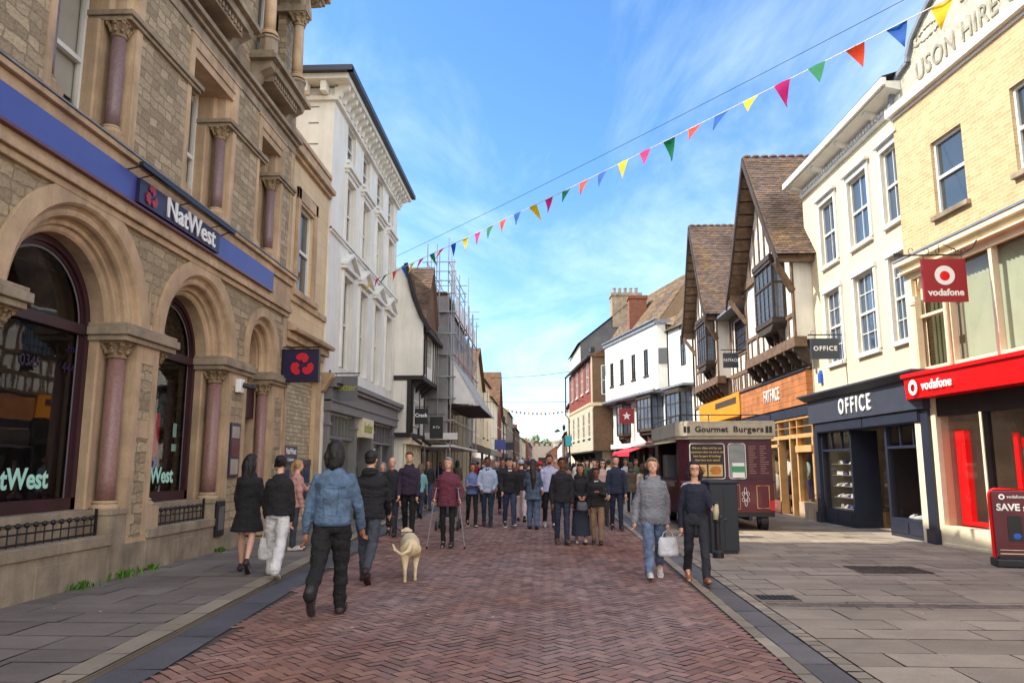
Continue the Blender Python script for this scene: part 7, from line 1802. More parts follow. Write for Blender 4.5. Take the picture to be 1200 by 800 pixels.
# ---------------- tile-hung jettied house
th = empty('tile_hung_house', (3.35, 54.0, 0), rad(5), 'jettied house hung with red tiles, white sash windows and pale boards below', 'house')
w = MB(-1); w.panel(rect(0, 13.2, 5.9, 9.2), [rect(a, a+1.0, 6.9, 8.9) for a in (1.3, 4.2, 7.2, 10.2)], 0, rev=.06); w.build('tile_hanging', MAT['hung_tile'], th)
w = MB(-1); w.add([(0, 0, 5.9), (-2.2, 0, 5.9), (-2.2, 0, 9.2), (0, 0, 9.2)], [(0, 1, 2, 3)]); w.box(-6, -.1, .02, 13.1, 2.6, 9.1); w.build('side_wall', MAT['brown_brick'], th)
w = MB(-1); w.panel(rect(.15, 13.1, 2.6, 5.7), [rect(a, a+1.1, 3.6, 5.4) for a in (1.3, 4.2, 7.2, 10.2)], -.05, rev=.08)
w.add([(-.05, .15, 2.6), (-2.3, .15, 2.6), (-2.3, .15, 5.9), (-.05, .15, 5.9)], [(0, 1, 2, 3)]); w.build('boarded_wall', MAT['weatherboard'], th)
b = MB(-1); b.prism([(-.05, 5.5), (.0, 5.7), (.1, 5.85), (.1, 5.95), (-.3, 5.95)], -.05, 13.2, 'd'); b.box(-2.2, .1, -.08, .0, 5.72, 5.95); b.box(-.06, .03, -.03, .1, 5.95, 9.2); b.build('trim', MAT['cream_paint'], th)
for a in (1.3, 4.2, 7.2, 10.2): sash(th, -1, a, a+1.0, 6.9, 8.9, d=.0, nx=2, ny=2); sash(th, -1, a, a+1.1, 3.6, 5.4, d=-.1, nx=2, ny=2)
b = MB(-1)
for x0, x1 in ((-1.4, -1.33), (-.75, -.68)): b.box(x0, x1, -.04, .0, 6.5, 8.6)
b.box(-1.4, -.68, -.04, 0, 8.53, 8.6); b.box(-1.4, -.68, -.04, 0, 6.5, 6.57); b.box(-1.4, -.68, -.04, 0, 7.5, 7.55); o = b.build('window', MAT['white_paint'], th)
b = MB(-1); b.add([(-1.4, -.015, 6.5), (-.7, -.015, 6.5), (-.7, -.015, 8.6), (-1.4, -.015, 8.6)], [(0, 1, 2, 3)]); b.build('pane', MAT['glass'], o)
b = MB(-1); b.add([(.3, -.15, 9.2), (.3, 13.4, 9.2), (-4, 13.4, 11.0), (-4, -.15, 11.0)], [(0, 1, 2, 3)]); b.add([(.3, -.15, 9.2), (-4, -.15, 11), (-4, -.15, 9.2)], [(0, 1, 2)]); b.build('roof', MAT['far_roof'], th)
b = MB(-1); b.box(.2, .36, -.2, 13.5, 9.12, 9.24); b.tube([(.28, 13.4, 9.15), (.28, 13.5, 5.9), (.0, 13.5, 5.6), (.0, 13.5, 2.6)], .06); b.box(-.3, .0, .2, 1.0, 9.6, 9.9); b.build('gutter', MAT['black_iron'], th)
w = MB(-1); w.box(-6, -.7, .3, 13, 0, 2.6); w.build('shop_wall', MAT['ashlar_grey'], th)
b = MB(-1); b.box(-.7, -.62, 1.0, 3.0, 0, 2.3); b.box(-.7, -.62, 6, 9, .3, 2.3); b.build('shop_door', MAT['blue_sign'] if False else MAT['sign_grey'], th)
b = MB(-1); b.box(-.72, .0, .05, 13.1, 2.5, 2.62)
b.build('jetty_beam', MAT['black_oak'], th)
for s in (.2, 3.3, 6.6, 9.8, 12.8): b = MB(-1); b.prism([(-.7, 1.4), (-.55, 1.7), (-.3, 2.2), (-.05, 2.5), (-.7, 2.5)], s, s+.2, 'd'); b.box(-.7, -.55, s, s+.2, 0, 1.39); b.build('jetty_bracket', MAT['black_oak'], th)

# ---------------- dark gable end with a chimney, beyond
dg_ = empty('grey_gabled_house', (3.3, 68, 0), rad(3), 'dark grey rendered gable end with a pale chimney stack behind the tile-hung house', 'house')
w = MB(-1); w.prism([(0, 0), (0, 12.4), (-4.4, 15.9), (-9, 12), (-9, 0)], 0, 11, 'd'); w.build('wall', MAT['render_grey'], dg_)
b = MB(-1); b.panel(rect(.0, 11, .1, 12.3), [rect(2, 3.1, 9, 10.8), rect(6, 7.1, 9, 10.8)], d=.03, rev=.1); b.build('front_wall', MAT['render_cream'], dg_)
for a in (2, 6): sash(dg_, -1, a, a+1.1, 9, 10.8, d=-.04)
b = MB(-1); b.add([(.3, -.2, 12.3), (.3, 11.2, 12.3), (-4.4, 11.2, 16.05), (-4.4, -.2, 16.05), (-9.3, -.2, 11.9), (-9.3, 11.2, 11.9)], [(0, 1, 2, 3), (3, 2, 5, 4)]); rf = b.build('roof', MAT['slate'], dg_)
b = MB(-1); b.box(-5.5, -2.9, -.1, 1.4, 13.8, 16.9); b.box(-5.6, -2.8, -.2, 1.5, 16.7, 16.95)
ch_ = b.build('chimney', MAT['ashlar_grey'], dg_)
for i in range(5):
    b = MB(-1); b.lathe((-5.2+i*.5, .6, 16.95), [(.15, 0), (.13, .5), (.17, .52), (.17, .6)], 10); b.build('chimney_pot', MAT['ashlar_grey'], ch_)
# ================================================================ houses farther down the street
def house(name, label, x, y0, y1, side, H, wall, roofm, win, floors, nw, gable=None, depth=9, ridge=2.6, shop=None, chim=0, fm=None, wz=1.5, winw=.9, first=1.2, group=None, rake=None):
    """side=+1: on the left (front at x facing +x), -1: on the right"""
    r = empty(name, (x, y0, 0), 0, label, 'house', group)
    Ln = y1-y0; w = MB(side); hs = []
    fh = (H-3.0)/floors
    for f_ in range(floors):
        for i in range(nw):
            c = Ln*(i+.5)/nw; z = 3.2+f_*fh+fh*.2; hs.append(rect(c-winw/2, c+winw/2, z, z+min(wz, fh*.65)))
    top = [(0, 0), (Ln, 0), (Ln, H)]+([(Ln/2, H+gable)] if gable else [])+[(0, H)]
    w.panel(top, hs, 0, rev=.12)
    for s in (0, Ln):
        if gable: w.add([(0, s, 0), (-depth, s, 0), (-depth, s, H), (0, s, H)], [(0, 1, 2, 3)])
        else: w.add([(0, s, 0), (-depth, s, 0), (-depth, s, H), (-depth/2, s, H+ridge), (0, s, H)], [(0, 1, 2, 3, 4)])
    w.box(-depth, -.6, .1, Ln-.1, .0, H-.05)
    w.build('wall', wall, r)
    b = MB(side)
    if gable:
        for sg in (0, Ln): b.add([(.25, sg+(.2 if sg else -.2), H-.15), (-depth, sg+(.2 if sg else -.2), H-.15), (-depth, Ln/2, H+gable+.1), (.25, Ln/2, H+gable+.1)], [(0, 1, 2, 3)])
    else: b.add([(.3, -.1, H-.1), (.3, Ln+.1, H-.1), (-depth/2, Ln+.1, H+ridge), (-depth/2, -.1, H+ridge), (-depth, -.1, H-.1), (-depth, Ln+.1, H-.1)], [(0, 1, 2, 3), (3, 2, 5, 4)])
    rf = b.build('roof', roofm, r)
    for k in range(chim):
        b = MB(side); c = (.15+.7*k)*Ln; zt = H+(gable or ridge); b.box(-depth*.45, -depth*.3, c, c+1.1, H, zt+1.2); b.box(-depth*.45-.06, -depth*.3+.06, c-.06, c+1.16, zt+1.1, zt+1.25)
        for i in range(3): b.lathe((-depth*.38, c+.25+i*.3, zt+1.25), [(.1, 0), (.09, .35)], 8)
        b.build('chimney', MAT['red_brick'], r)
    for h in hs:
        sash(r, side, h[0][0], h[1][0], h[0][1], h[2][1], d=-.08, nx=2, ny=1, fm=fm, gm=win)
    b = MB(side); b.box(-.02, .15, 0, Ln, 2.5, 3.0); b.box(-.02, .1, .0, .25, 0, 2.5); b.box(-.02, .1, Ln-.25, Ln, 0, 2.5); b.box(-.02, .08, 0, Ln, 0, .5)
    sf = b.build('shop_front', shop or MAT['navy_paint'], r)
    b = MB(side); b.panel(rect(.25, Ln-.25, .5, 2.5), d=.02); b.build('shop_window', MAT['glass_dark'], sf)
    return r
W_ = MAT
house('cream_house', 'cream rendered house with tiled gable just past the scaffolding', -4.65, 48.2, 57.8, 1, 7.2, W_['render_cream'], W_['far_roof'], W_['glass'], 2, 3, gable=2.4, shop=W_['dark_oak'], depth=8)
house('yellow_house', 'pale yellow narrow house between the cream gabled house and the white slate-roofed one', -4.75, 58.0, 66.5, 1, 8.2, W_['cream_paint'], W_['slate'], W_['glass'], 2, 2, ridge=1.2, shop=W_['black_oak'], fm=W_['black_oak'])
house('white_house', 'white rendered house with a slate roof beyond the pale yellow one', -4.8, 66.7, 79, 1, 7.6, W_['render_white'], W_['slate'], W_['glass'], 2, 3, ridge=1.5, shop=W_['sign_grey'], chim=1)
house('red_gabled_house', 'red brick house with a pointed gable halfway down the left of the street', -4.9, 79.2, 88, 1, 7.0, W_['hung_tile'], W_['far_roof'], W_['glass'], 2, 2, gable=4.6, shop=W_['maroon_paint'], depth=7)
house('timbered_house', 'dark beamed house past the red gabled house', -4.8, 88.2, 97, 1, 6.6, W_['render_white'], W_['slate'], W_['glass'], 2, 3, ridge=2.2, shop=W_['black_oak'], fm=W_['black_oak'])
house('stone_house', 'grey stone house with a flat-topped dormer far down on the left', -4.7, 97.2, 116, 1, 8.4, W_['ashlar_grey'], W_['slate'], W_['glass'], 2, 4, ridge=3.4, shop=W_['sign_grey'], chim=1)
house('brick_house', 'brown brick house beyond the grey stone house on the left', -4.4, 116.2, 138, 1, 7.2, W_['brown_brick'], W_['far_roof'], W_['glass'], 2, 4, ridge=3, shop=W_['maroon_paint'], chim=2)
house('cream_house', 'small cream house near the far end of the left side', -4.0, 138.3, 165, 1, 6.2, W_['render_cream'], W_['far_roof'], W_['glass'], 2, 5, ridge=3, shop=W_['navy_paint'])
house('brick_house', 'last brick house before the grey tower on the left', -3.4, 165.5, 215, 1, 6.4, W_['red_brick'], W_['slate'], W_['glass'], 2, 7, ridge=3, shop=W_['navy_paint'], chim=1)
house('cream_house', 'cream house with green shop front next past the grey chimneyed gable on the right', 2.75, 80, 92, -1, 8.0, W_['render_cream'], W_['far_roof'], W_['glass'], 2, 3, ridge=2.6, shop=W_['navy_paint'])
house('white_gabled_house', 'white house with a big brown gabled roof on the right', 3.4, 92.5, 112, -1, 6.0, W_['render_white'], W_['far_roof'], W_['glass'], 1, 4, ridge=5.2, shop=W_['sign_grey'], depth=12)
house('brick_house', 'brown brick house far down on the right', 3.2, 112.5, 140, -1, 6.4, W_['brown_brick'], W_['far_roof'], W_['glass'], 2, 4, ridge=2.8, shop=W_['maroon_paint'])
house('white_house', 'last small white house far down on the right', 3.2, 140.5, 190, -1, 5.8, W_['render_white'], W_['slate'], W_['glass'], 2, 6, ridge=2.8, shop=W_['sign_grey'])
# grey stone gate tower closing the street
gt = empty('gate_tower', (0, 260, 0), 0, 'distant grey stone gate tower closing the end of the street', 'tower')
b = MB(); b.box(-6.5, 5.5, 0, 12, 0, 8.0)
for i in range(7): b.box(-6.5+i*1.75, -5.5+i*1.75, -.1, .6, 8.0, 8.8)
b.build('wall', M('far_stone', L((168, 158, 146)), .9, .15), gt)
for sg in (-1, 1):
    b = MB(); b.lathe((-.5+sg*5.6, 1, 0), [(2.6, 0), (2.5, 9.0), (2.7, 9.2), (2.7, 9.9)], 20)
    b.build('turret', MAT['far_stone'], gt)
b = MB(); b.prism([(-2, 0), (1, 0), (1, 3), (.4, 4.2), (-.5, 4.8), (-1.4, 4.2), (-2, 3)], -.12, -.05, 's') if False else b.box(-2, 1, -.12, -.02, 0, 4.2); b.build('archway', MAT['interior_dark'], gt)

for i, (x, y, w_, h_, m_, rm) in enumerate(((-9, 236, 7, 8.5, 'render_cream', 'far_roof'), (3.5, 232, 6, 7.2, 'red_brick', 'slate'), (9, 240, 8, 9.5, 'render_cream', 'far_roof'), (-3, 282, 9, 10.5, 'brown_brick', 'far_roof'), (6, 285, 9, 11.0, 'render_white', 'slate'), (-13, 284, 8, 11.5, 'ashlar_grey', 'slate'))):
    hh = empty('house', (x, y, 0), 0, ['small cream house left of the gate tower', 'small red brick house right of the gate tower', 'cream house farthest right beside the gate tower', 'brown roofed house rising behind the gate tower', 'white house rising behind the right of the gate tower', 'grey house rising behind the left of the gate tower'][i], 'house', 'little houses round the gate tower')
    b = MB(); b.box(-w_/2, w_/2, 0, 8, 0, h_*.68)
    b.prism([(-w_/2, h_*.68), (w_/2, h_*.68), (0, h_)], 0, 8, 'd') if False else b.add([(-w_/2, 0, h_*.68), (w_/2, 0, h_*.68), (0, 0, h_)], [(0, 1, 2)]); b.build('wall', MAT[m_], hh)
    b = MB(); b.add([(-w_/2-.3, -.3, h_*.66), (0, -.3, h_+.1), (0, 8.3, h_+.1), (-w_/2-.3, 8.3, h_*.66), (w_/2+.3, -.3, h_*.66), (w_/2+.3, 8.3, h_*.66)], [(0, 1, 2, 3), (1, 4, 5, 2)]); b.build('roof', MAT[rm], hh)
    for q in (-1, 0, 1):
        b = MB(); b.box(q*w_*.28-.45, q*w_*.28+.45, -.06, 0, h_*.4, h_*.4+1.5); b.build('window', MAT['glass'], hh)
# trees on the skyline
M('leaf', L((70, 84, 52)), .8, .35, vs=1.2, bump=0, col=True); M('bark', L((80, 66, 52)), .9, .2)
def tree(name, label, x, y, h, r, seed, tone=1.0, nl=2600, z0=0, group=None, ls=.32):
    rr = random.Random(seed); t = empty(name, (x, y, z0), 0, label, 'tree', group)
    b = MB(); b.tube([(0, 0, 0), (.1, 0, h*.35), (0, .1, h*.75)], [h*.03, h*.022, h*.008], 8)
    tips = []
    for k in range(9):
        a = k*2.4; z = h*(.35+.05*k); q = (r*.65*math.cos(a), r*.65*math.sin(a), z+h*.2); b.tube([(0, 0, z), (q[0]*.5, q[1]*.5, z+h*.08), q], [h*.012, h*.008, h*.003], 6); tips.append(q)
    b.build('trunk', MAT['bark'], t)
    b = MB(); cl = [(q[0]*rr.uniform(.6, 1.2), q[1]*rr.uniform(.6, 1.2), q[2]+rr.uniform(-.1, .12)*h, r*rr.uniform(.25, .48)) for q in tips*2]+[(0, 0, h*.85, r*.5)]
    for i in range(nl):
        c = cl[rr.randrange(len(cl))]; u = Vector((rr.gauss(0, 1), rr.gauss(0, 1), rr.gauss(0, 1))).normalized()*c[3]*rr.uniform(.55, 1.1)
        p = Vector(c[:3])+Vector((u.x, u.y, u.z*.75)); a = Vector((rr.gauss(0, 1), rr.gauss(0, 1), rr.gauss(0, .6))).normalized()*ls; d = a.orthogonal().normalized()*ls*.6
        k = rr.uniform(.6, 1.3)*tone
        b.add([tuple(p-a), tuple(p+d), tuple(p+a), tuple(p-d)], [(0, 1, 2, 3)], (k, k*rr.uniform(.95, 1.1), k*.9))
    b.build('crown', MAT['leaf'], t, recalc=False)
for i, (x, y, h) in enumerate(((-13, 290, 9.5), (-6, 300, 11), (2, 305, 10.5), (9, 295, 10), (16, 300, 9), (-20, 280, 9.5))):
    tree('tree', ('tree at the left end of the skyline above the gate tower', 'second tree from the left on the far skyline', 'tall middle tree behind the gate tower', 'tree right of the middle on the far skyline', 'tree at the right end of the far skyline', 'low tree far left behind the distant roofs')[i], x, y, h, 4.5, 50+i, 2.4, 1500, group='trees on the far skyline', ls=.6)  # leaf tone raised to paint distance haze into the colour

# distant flag banner, lamp posts, small signs
def bracket_lamp(): pass
fl = empty('flagpole', (2.6, 120, 6), 0, 'flag on a slanted pole over the far end of the street', 'flag')
b = MB(); b.tube([(.8, 0, 0), (-.5, 0, 1.2)], .03); b.build('pole', MAT['black_iron'], fl)
b = MB(); b.add([(-.5, 0, 1.2), (-.1, 0, .8), (-.8, .2, .6), (-1.1, .2, .8)], [(0, 1, 2, 3)]); b.build('flag_cloth', MAT['sign_grey'], fl)
sgn = [(-4.0, 70, 3.0, 'blue_sign', 'small blue hanging shop sign far down on the left'), (2.3, 66, 3.2, 'lit_teal', 'turquoise hanging shop sign below the tile-hung house'), (2.6, 84, 3.6, 'navy_paint', 'small dark hanging sign before the white gabled house'), (-4.1, 92, 3.4, 'navy_paint', 'small dark hanging sign by the beamed house')]
M('lit_teal', L((60, 170, 190)), .5, .03, bump=0)
for x, y, z, mm, lb in sgn:
    hang_sign('hanging_sign', y, x-.5, x+.5, z, z+.9, MAT[mm], lb, wallx=x+(1.2 if x > 0 else -1.2), barz=z+1.0)
def lamp_post(x, y, label):
    r = empty('street_lamp', (x, y, 0), 0, label, 'street lamp', 'tall dark street lamps')
    b = MB(); b.lathe((0, 0, 0), [(.1, 0), (.1, .8), (.06, .9), (.045, 5.6)], 10); b.build('post', MAT['black_iron'], r)
    b = MB(); b.lathe((0, 0, 5.6), [(.08, 0), (.16, .1), (.2, .5), (.05, .7)], 8); b.build('lantern', MAT['black_iron'], r)
lamp_post(-3.9, 74, 'street lamp in front of the white slate-roofed house on the left'); lamp_post(-3.7, 94, 'street lamp farther down by the beamed house on the left'); lamp_post(2.3, 90, 'street lamp on the right by the white gabled house')
# ================================================================ things in the street
# ---------------- burger kiosk
kx0, kx1, ky0, ky1 = 3.42, 5.70, 19.7, 24.2
k = empty('food_kiosk', ((kx0+kx1)/2, (ky0+ky1)/2, 0), 0, 'maroon wooden burger kiosk on wheels with a cream sign board round its roof', 'food kiosk')
cx_, cy_ = (kx0+kx1)/2, (ky0+ky1)/2; hx = (kx1-kx0)/2; hy = (ky1-ky0)/2
b = MB(); c4 = .25
plan = [(-hx+c4, -hy), (hx, -hy), (hx, hy), (-hx, hy), (-hx, -hy+c4)]
b.prism([(-hx+c4, -hy), (hx, -hy), (hx, hy), (-hx, hy), (-hx, -hy+c4)], .45, 1.18, 'z'); b.build('lower_body', MAT['maroon_paint'], k)
b = MB()
b.box(-hx+c4, hx, -hy+.02, -hy+.1, 1.2, 2.25); b.box(hx-.08, hx, -hy+.1, hy, 1.2, 2.25); b.box(-hx, hx-.08, hy-.08, hy, 1.2, 2.25)
b.hexa([(-hx, -hy+c4, 1.2), (-hx+c4, -hy+.02, 1.2), (-hx+c4, -hy+.1, 1.2), (-hx+.08, -hy+c4, 1.2), (-hx, -hy+c4, 2.25), (-hx+c4, -hy+.02, 2.25), (-hx+c4, -hy+.1, 2.25), (-hx+.08, -hy+c4, 2.25)])
b.box(-hx, -hx+.08, -hy+c4, -hy+.6, 1.2, 2.25); b.box(-hx, -hx+.08, hy-.7, hy, 1.2, 2.25); b.box(-hx, -hx+.1, -hy+.6, hy-.7, 1.2, 1.28)
b.box(-hx+.02, hx-.02, -hy+.03, hy-.02, 1.16, 1.2); b.box(-hx-.02, hx+.02, -hy-.02, -hy+.02, 1.16, 1.22)
b.build('upper_body', MAT['maroon_dark'], k)
b = MB(); b.prism([(x*1.02+(-.03 if x < 0 else .03), y*1.01-.02) for x, y in plan], 2.25, 2.33, 'z'); b.prism([(x*1.04+(-.04 if x < 0 else .04), y*1.02-.04 if y < 0 else y*1.02) for x, y in plan], 2.33, 2.66, 'z'); b.prism([(x*1.06, y*1.04) for x, y in plan], 2.66, 2.70, 'z')
sg_ = b.build('sign_board', M('kiosk_cream', L((182, 172, 152)), .6, .1, streak=.4), k, bevel=.006)
yf = -hy*1.02-.045
text(sg_, 'Gourmet', .2, (-.36, yf-.004, 2.49), '-y', MAT['letter_dark'], ex=.004, off=.006, sx=1.05, spacing=1.05)
text(sg_, 'Burgers', .2, (.56, yf-.004, 2.49), '-y', MAT['letter_dark'], ex=.004, off=.006, sx=1.1, spacing=1.1)
b = MB()
for x in (-1.02, -.93, 1.02, 1.11): b.box(x-.035, x+.035, yf-.008, yf+.01, 2.41, 2.57)
b.build('panel_mark', MAT['letter_dark'], sg_)
text(sg_, 'Gourmet', .2, (-hx*1.04-.048, 1.2, 2.49), '+x', MAT['letter_dark'], ex=.004) if False else None
b = MB()
def rframe(mb, x0, x1, z0, z1, y, r=.06, t=.022):
    P = []
    for cx2, cz2, a0 in ((x1-r, z1-r, 0), (x0+r, z1-r, 90), (x0+r, z0+r, 180), (x1-r, z0+r, 270)):
        for i in range(5): a = rad(a0+i*22.5); P.append((cx2+r*math.cos(a), y, cz2+r*math.sin(a)))
    P.append(P[0]); mb.tube(P, t/2, 6, cap=False)
yw = -hy+.01
for x0, x1, z0, z1 in ((-.90, -.04, 1.27, 2.14), (.06, .48, 1.27, 2.14)): rframe(b, x0, x1, z0, z1, yw)
b.build('window_frame', MAT['letter_white'], k)
b = MB(); b.box(-.88, -.06, yw-.003, yw+.02, 1.29, 2.12); po = b.build('poster', MAT['letter_dark'], k)
for i, ln in enumerate(('We are often told by our', 'customers that we serve the', 'best burgers & hotdogs', 'they have ever tasted')): text(po, ln, .072, (-.47, yw-.006, 2.03-i*.1), '-y', MAT['letter_gold'], ex=.001, off=.001)
b = MB(); b.box(-.84, -.49, yw-.008, yw, 1.33, 1.62); b.box(-.45, -.1, yw-.008, yw, 1.33, 1.62); ph = b.build('food_picture', MAT['letter_gold'], po)
b = MB()
for x in (-.665, -.275):
    b.ball((x, yw-.012, 1.51), (.13, .008, .07), 12, 6); b.ball((x, yw-.012, 1.42), (.13, .008, .04), 12, 6)
b.build('bun', M('bun', L((196, 120, 52)), .6, .2), ph)
b = MB(); b.box(-.8, -.52, yw-.013, yw-.005, 1.455, 1.475); b.box(-.42, -.14, yw-.013, yw-.005, 1.455, 1.475); b.build('filling', M('filling', L((96, 52, 30)), .6, .2), ph)
b = MB(); b.panel([(.0, 0)]*0 or rect(0, 1, 0, 1)) if False else b.add([(.08, yw-.002, 1.29), (.46, yw-.002, 1.29), (.46, yw-.002, 2.12), (.08, yw-.002, 2.12)], [(0, 1, 2, 3)]); b.build('pane', MAT['glass_dark'], k)
b = MB(); b.box(.14, .44, yw-.01, yw-.004, 1.3, 1.66); st = b.build('notice', MAT['letter_white'], k)
b = MB(); b.box(.14, .44, yw-.013, yw-.01, 1.43, 1.58); b.build('notice_band', M('notice_green', L((70, 150, 110)), .5, .03), st)
b = MB(); b.box(.52, 1.1, yw+.0, yw+.02, 1.27, 2.16)
mb_ = b.build('menu_board', MAT['maroon_dark'], k); b = MB()
for col in (.56, .84):
    for i in range(13): b.box(col, col+RND.uniform(.1, .22), yw-.004, yw+.001, 2.06-i*.055, 2.078-i*.055)
b.build('menu_lines', M('menu_ink', L((150, 110, 100)), .6, 0), mb_)
b = MB(); rframe(b, .72, 1.02, .55, 1.1, -hy-.005, .02, .02); rframe(b, -.5, .3, .53, 1.12, -hy-.005, .02, .012); b.build('panel_trim', MAT['letter_gold'], k)
b = MB()
for (dx, dz, rx, rz) in ((0, 0, .05, .1), (0, .15, .03, .08), (0, -.15, .03, .08), (.06, .07, .03, .05), (-.06, .07, .03, .05), (.06, -.07, .03, .05), (-.06, -.07, .03, .05)):
    P = [(.44+dx+rx*math.cos(a), -hy-.004, .83+dz+rz*math.sin(a)) for a in [2*PI*i/12 for i in range(13)]]; b.tube(P, .006, 5, cap=False)
b.build('painted_ornament', MAT['letter_white'], k)
b = MB(); b.box(1.02, 1.13, -hy-.05, -hy+.0, .5, .74); b.build('tail_light', MAT['bank_red'], k)
b = MB(); b.box(-hx, hx, -hy+.1, hy, .38, .45); b.box(-hx, hx, -hy+.02, -hy+.1, .34, .46); b.box(-.5, -.42, -hy, hy, .25, .4); b.box(.5, .58, -hy, hy, .25, .4); b.build('chassis', MAT['black_iron'], k)
for x in (-.8, .92):
    for y in (-hy+.35, hy-.9):
        b = MB(); b.tube([(x-.09, y, .24), (x+.09, y, .24)], .24, 20); wq = b.build('wheel', MAT['plastic_black'], k); b = MB(); b.tube([(x-.1, y, .24), (x+.1, y, .24)], .11, 14); b.build('rim', MAT['steel'], wq)
b = MB()
for x0, y0, x1, y1 in ((-hx, -hy, hx, -hy), (-hx, -hy, -hx, hy), (hx, -hy, hx, hy)): b.tube([(x0, y0, 2.86), (x1, y1, 2.86)], .014, 6)
for x in (-hx, -.4, .4, hx): b.tube([(x, -hy, 2.68), (x, -hy, 2.86)], .012, 6)
for y in (-.8, .8, hy): b.tube([(-hx, y, 2.68), (-hx, y, 2.86)], .012, 6)
b.build('roof_rail', MAT['black_iron'], k)
b = MB(); b.box(-hx-.35, -hx+.02, -hy+.55, hy-.65, 1.18, 1.22); b.build('counter', MAT['maroon_dark'], k)
b = MB(); b.hexa([(-hx-.02, -hy+.55, 2.22), (-hx-.9, -hy+.55, 2.45), (-hx-.9, hy-.6, 2.45), (-hx-.02, hy-.6, 2.22), (-hx-.02, -hy+.55, 2.26), (-hx-.9, -hy+.55, 2.49), (-hx-.9, hy-.6, 2.49), (-hx-.02, hy-.6, 2.26)]) if False else b.hexa([(-hx-.02, -hy+.4, 2.2), (-hx-.6, -hy+.4, 2.12), (-hx-.6, hy-.6, 2.12), (-hx-.02, hy-.6, 2.2), (-hx-.02, -hy+.4, 2.24), (-hx-.6, -hy+.4, 2.16), (-hx-.6, hy-.6, 2.16), (-hx-.02, hy-.6, 2.24)])
b.build('serving_flap', MAT['kiosk_cream'], k)
b = MB(); b.box(-.3, .9, -.5, 1.6, .5, 1.7); b.box(-hx+.1, -.5, .6, 1.4, 1.2, 1.9); b.build('kitchen_unit', MAT['steel'], k)

# ---------------- bins, bollard, sign board
bn = empty('bin_housing', (3.28, 14.85, 0), rad(4), 'square dark grey steel housing standing on the pavement in front of the kiosk', 'bin')
b = MB(); b.box(-.26, .26, -.26, .26, .05, 1.26); b.box(-.24, .24, -.24, .24, 0, .05); bd = b.build('body', M('bin_grey', L((30, 35, 46)), .5, .15, bump=.05), bn, bevel=.015)
b = MB(); b.box(-.28, .28, -.28, .28, 1.26, 1.32); b.build('lid', MAT['bin_grey'], bn, bevel=.02)
b = MB(); b.box(-.005, .005, -.267, -.26, .1, 1.2); b.box(-.04, .04, -.268, -.26, .98, 1.0); b.box(-.24, -.2, -.268, -.26, .95, 1.15); b.build('door_seam', MAT['plastic_black'], bd)
lb = empty('litter_bin', (3.45, 18.1, 0), 0, 'black rounded litter bin with a pale domed top behind the woman in the off-shoulder top', 'bin')
b = MB(); b.lathe((0, 0, 0), [(.27, 0), (.3, .06), (.3, .85), (.32, .88), (.32, .92)], 20); b.build('body', MAT['plastic_black'], lb)
b = MB()
for i in range(12): a = 2*PI*i/12; b.box(.31*math.cos(a)-.02, .31*math.cos(a)+.02, .31*math.sin(a)-.02, .31*math.sin(a)+.02, .08, .84)
b.build('slat', MAT['plastic_black'], lb)
b = MB(); b.lathe((0, 0, 0), [(.32, 1.08), (.32, 1.12), (.26, 1.2), (.1, 1.24)], 20)
for i in range(4): a = PI/4+i*PI/2; b.box(.28*math.cos(a)-.03, .28*math.cos(a)+.03, .28*math.sin(a)-.03, .28*math.sin(a)+.03, .9, 1.1)
b.build('hood', MAT['sign_grey'], lb, smooth=False)
bo = empty('bollard', (3.03, 14.0, 0), 0, 'thin dark iron bollard just left of the square grey bin housing', 'bollard')
b = MB(); b.lathe((0, 0, 0), [(.1, 0), (.1, .1), (.055, .14), (.05, .6), (.07, .62), (.07, .66), (.045, .7), (.04, .86), (.055, .88), (.05, .94), (.02, .97)], 14); b.build('post', MAT['black_iron'], bo)
ab = empty('sandwich_board', (7.65, 12.95, 0), rad(-14), 'dark red pavement sign board of the phone shop reading SAVE with a price', 'sandwich board')
b = MB(); b.box(-.42, .42, -.04, .04, .12, 1.2); pn = b.build('panel', MAT['maroon_paint'], ab, bevel=.02)
b = MB(); rframe(b, -.44, .44, .1, 1.22, 0, .1, .05); b.build('frame', MAT['red_sign'], ab)
b = MB(); b.box(-.46, .46, -.2, .2, 0, .14); b.box(-.4, .4, -.1, .1, .14, .17); b.build('base', MAT['plastic_black'], ab, bevel=.03)
text(pn, 'SAVE £100', .15, (-.36, -.044, .93), '-y', MAT['letter_white'], ex=.002, off=.005, align='LEFT')
text(pn, 'vodafone', .07, (-.2, -.044, 1.1), '-y', MAT['letter_white'], ex=.002, align='LEFT')
b = MB(); ring_logo(b, (-.27, -.043, 1.1), .045, '-y'); b.build('emblem', MAT['letter_white'], pn)
b = MB(); b.box(-.22, -.02, -.05, -.04, .4, .8); b.box(0.02, .2, -.05, -.04, .4, .8); ph = b.build('phone_picture', MAT['plastic_black'], pn)
b = MB(); b.ball((-.1, -.052, .48), (.06, .004, .05), 10, 5); b.build('screen_glow', MAT['alarm_blue'], ph)
b = MB(); b.box(-.36, .36, -.046, -.04, .26, .27); b.box(-.36, .36, -.046, -.04, .2, .215); b.build('small_print', MAT['cream_paint'], pn)

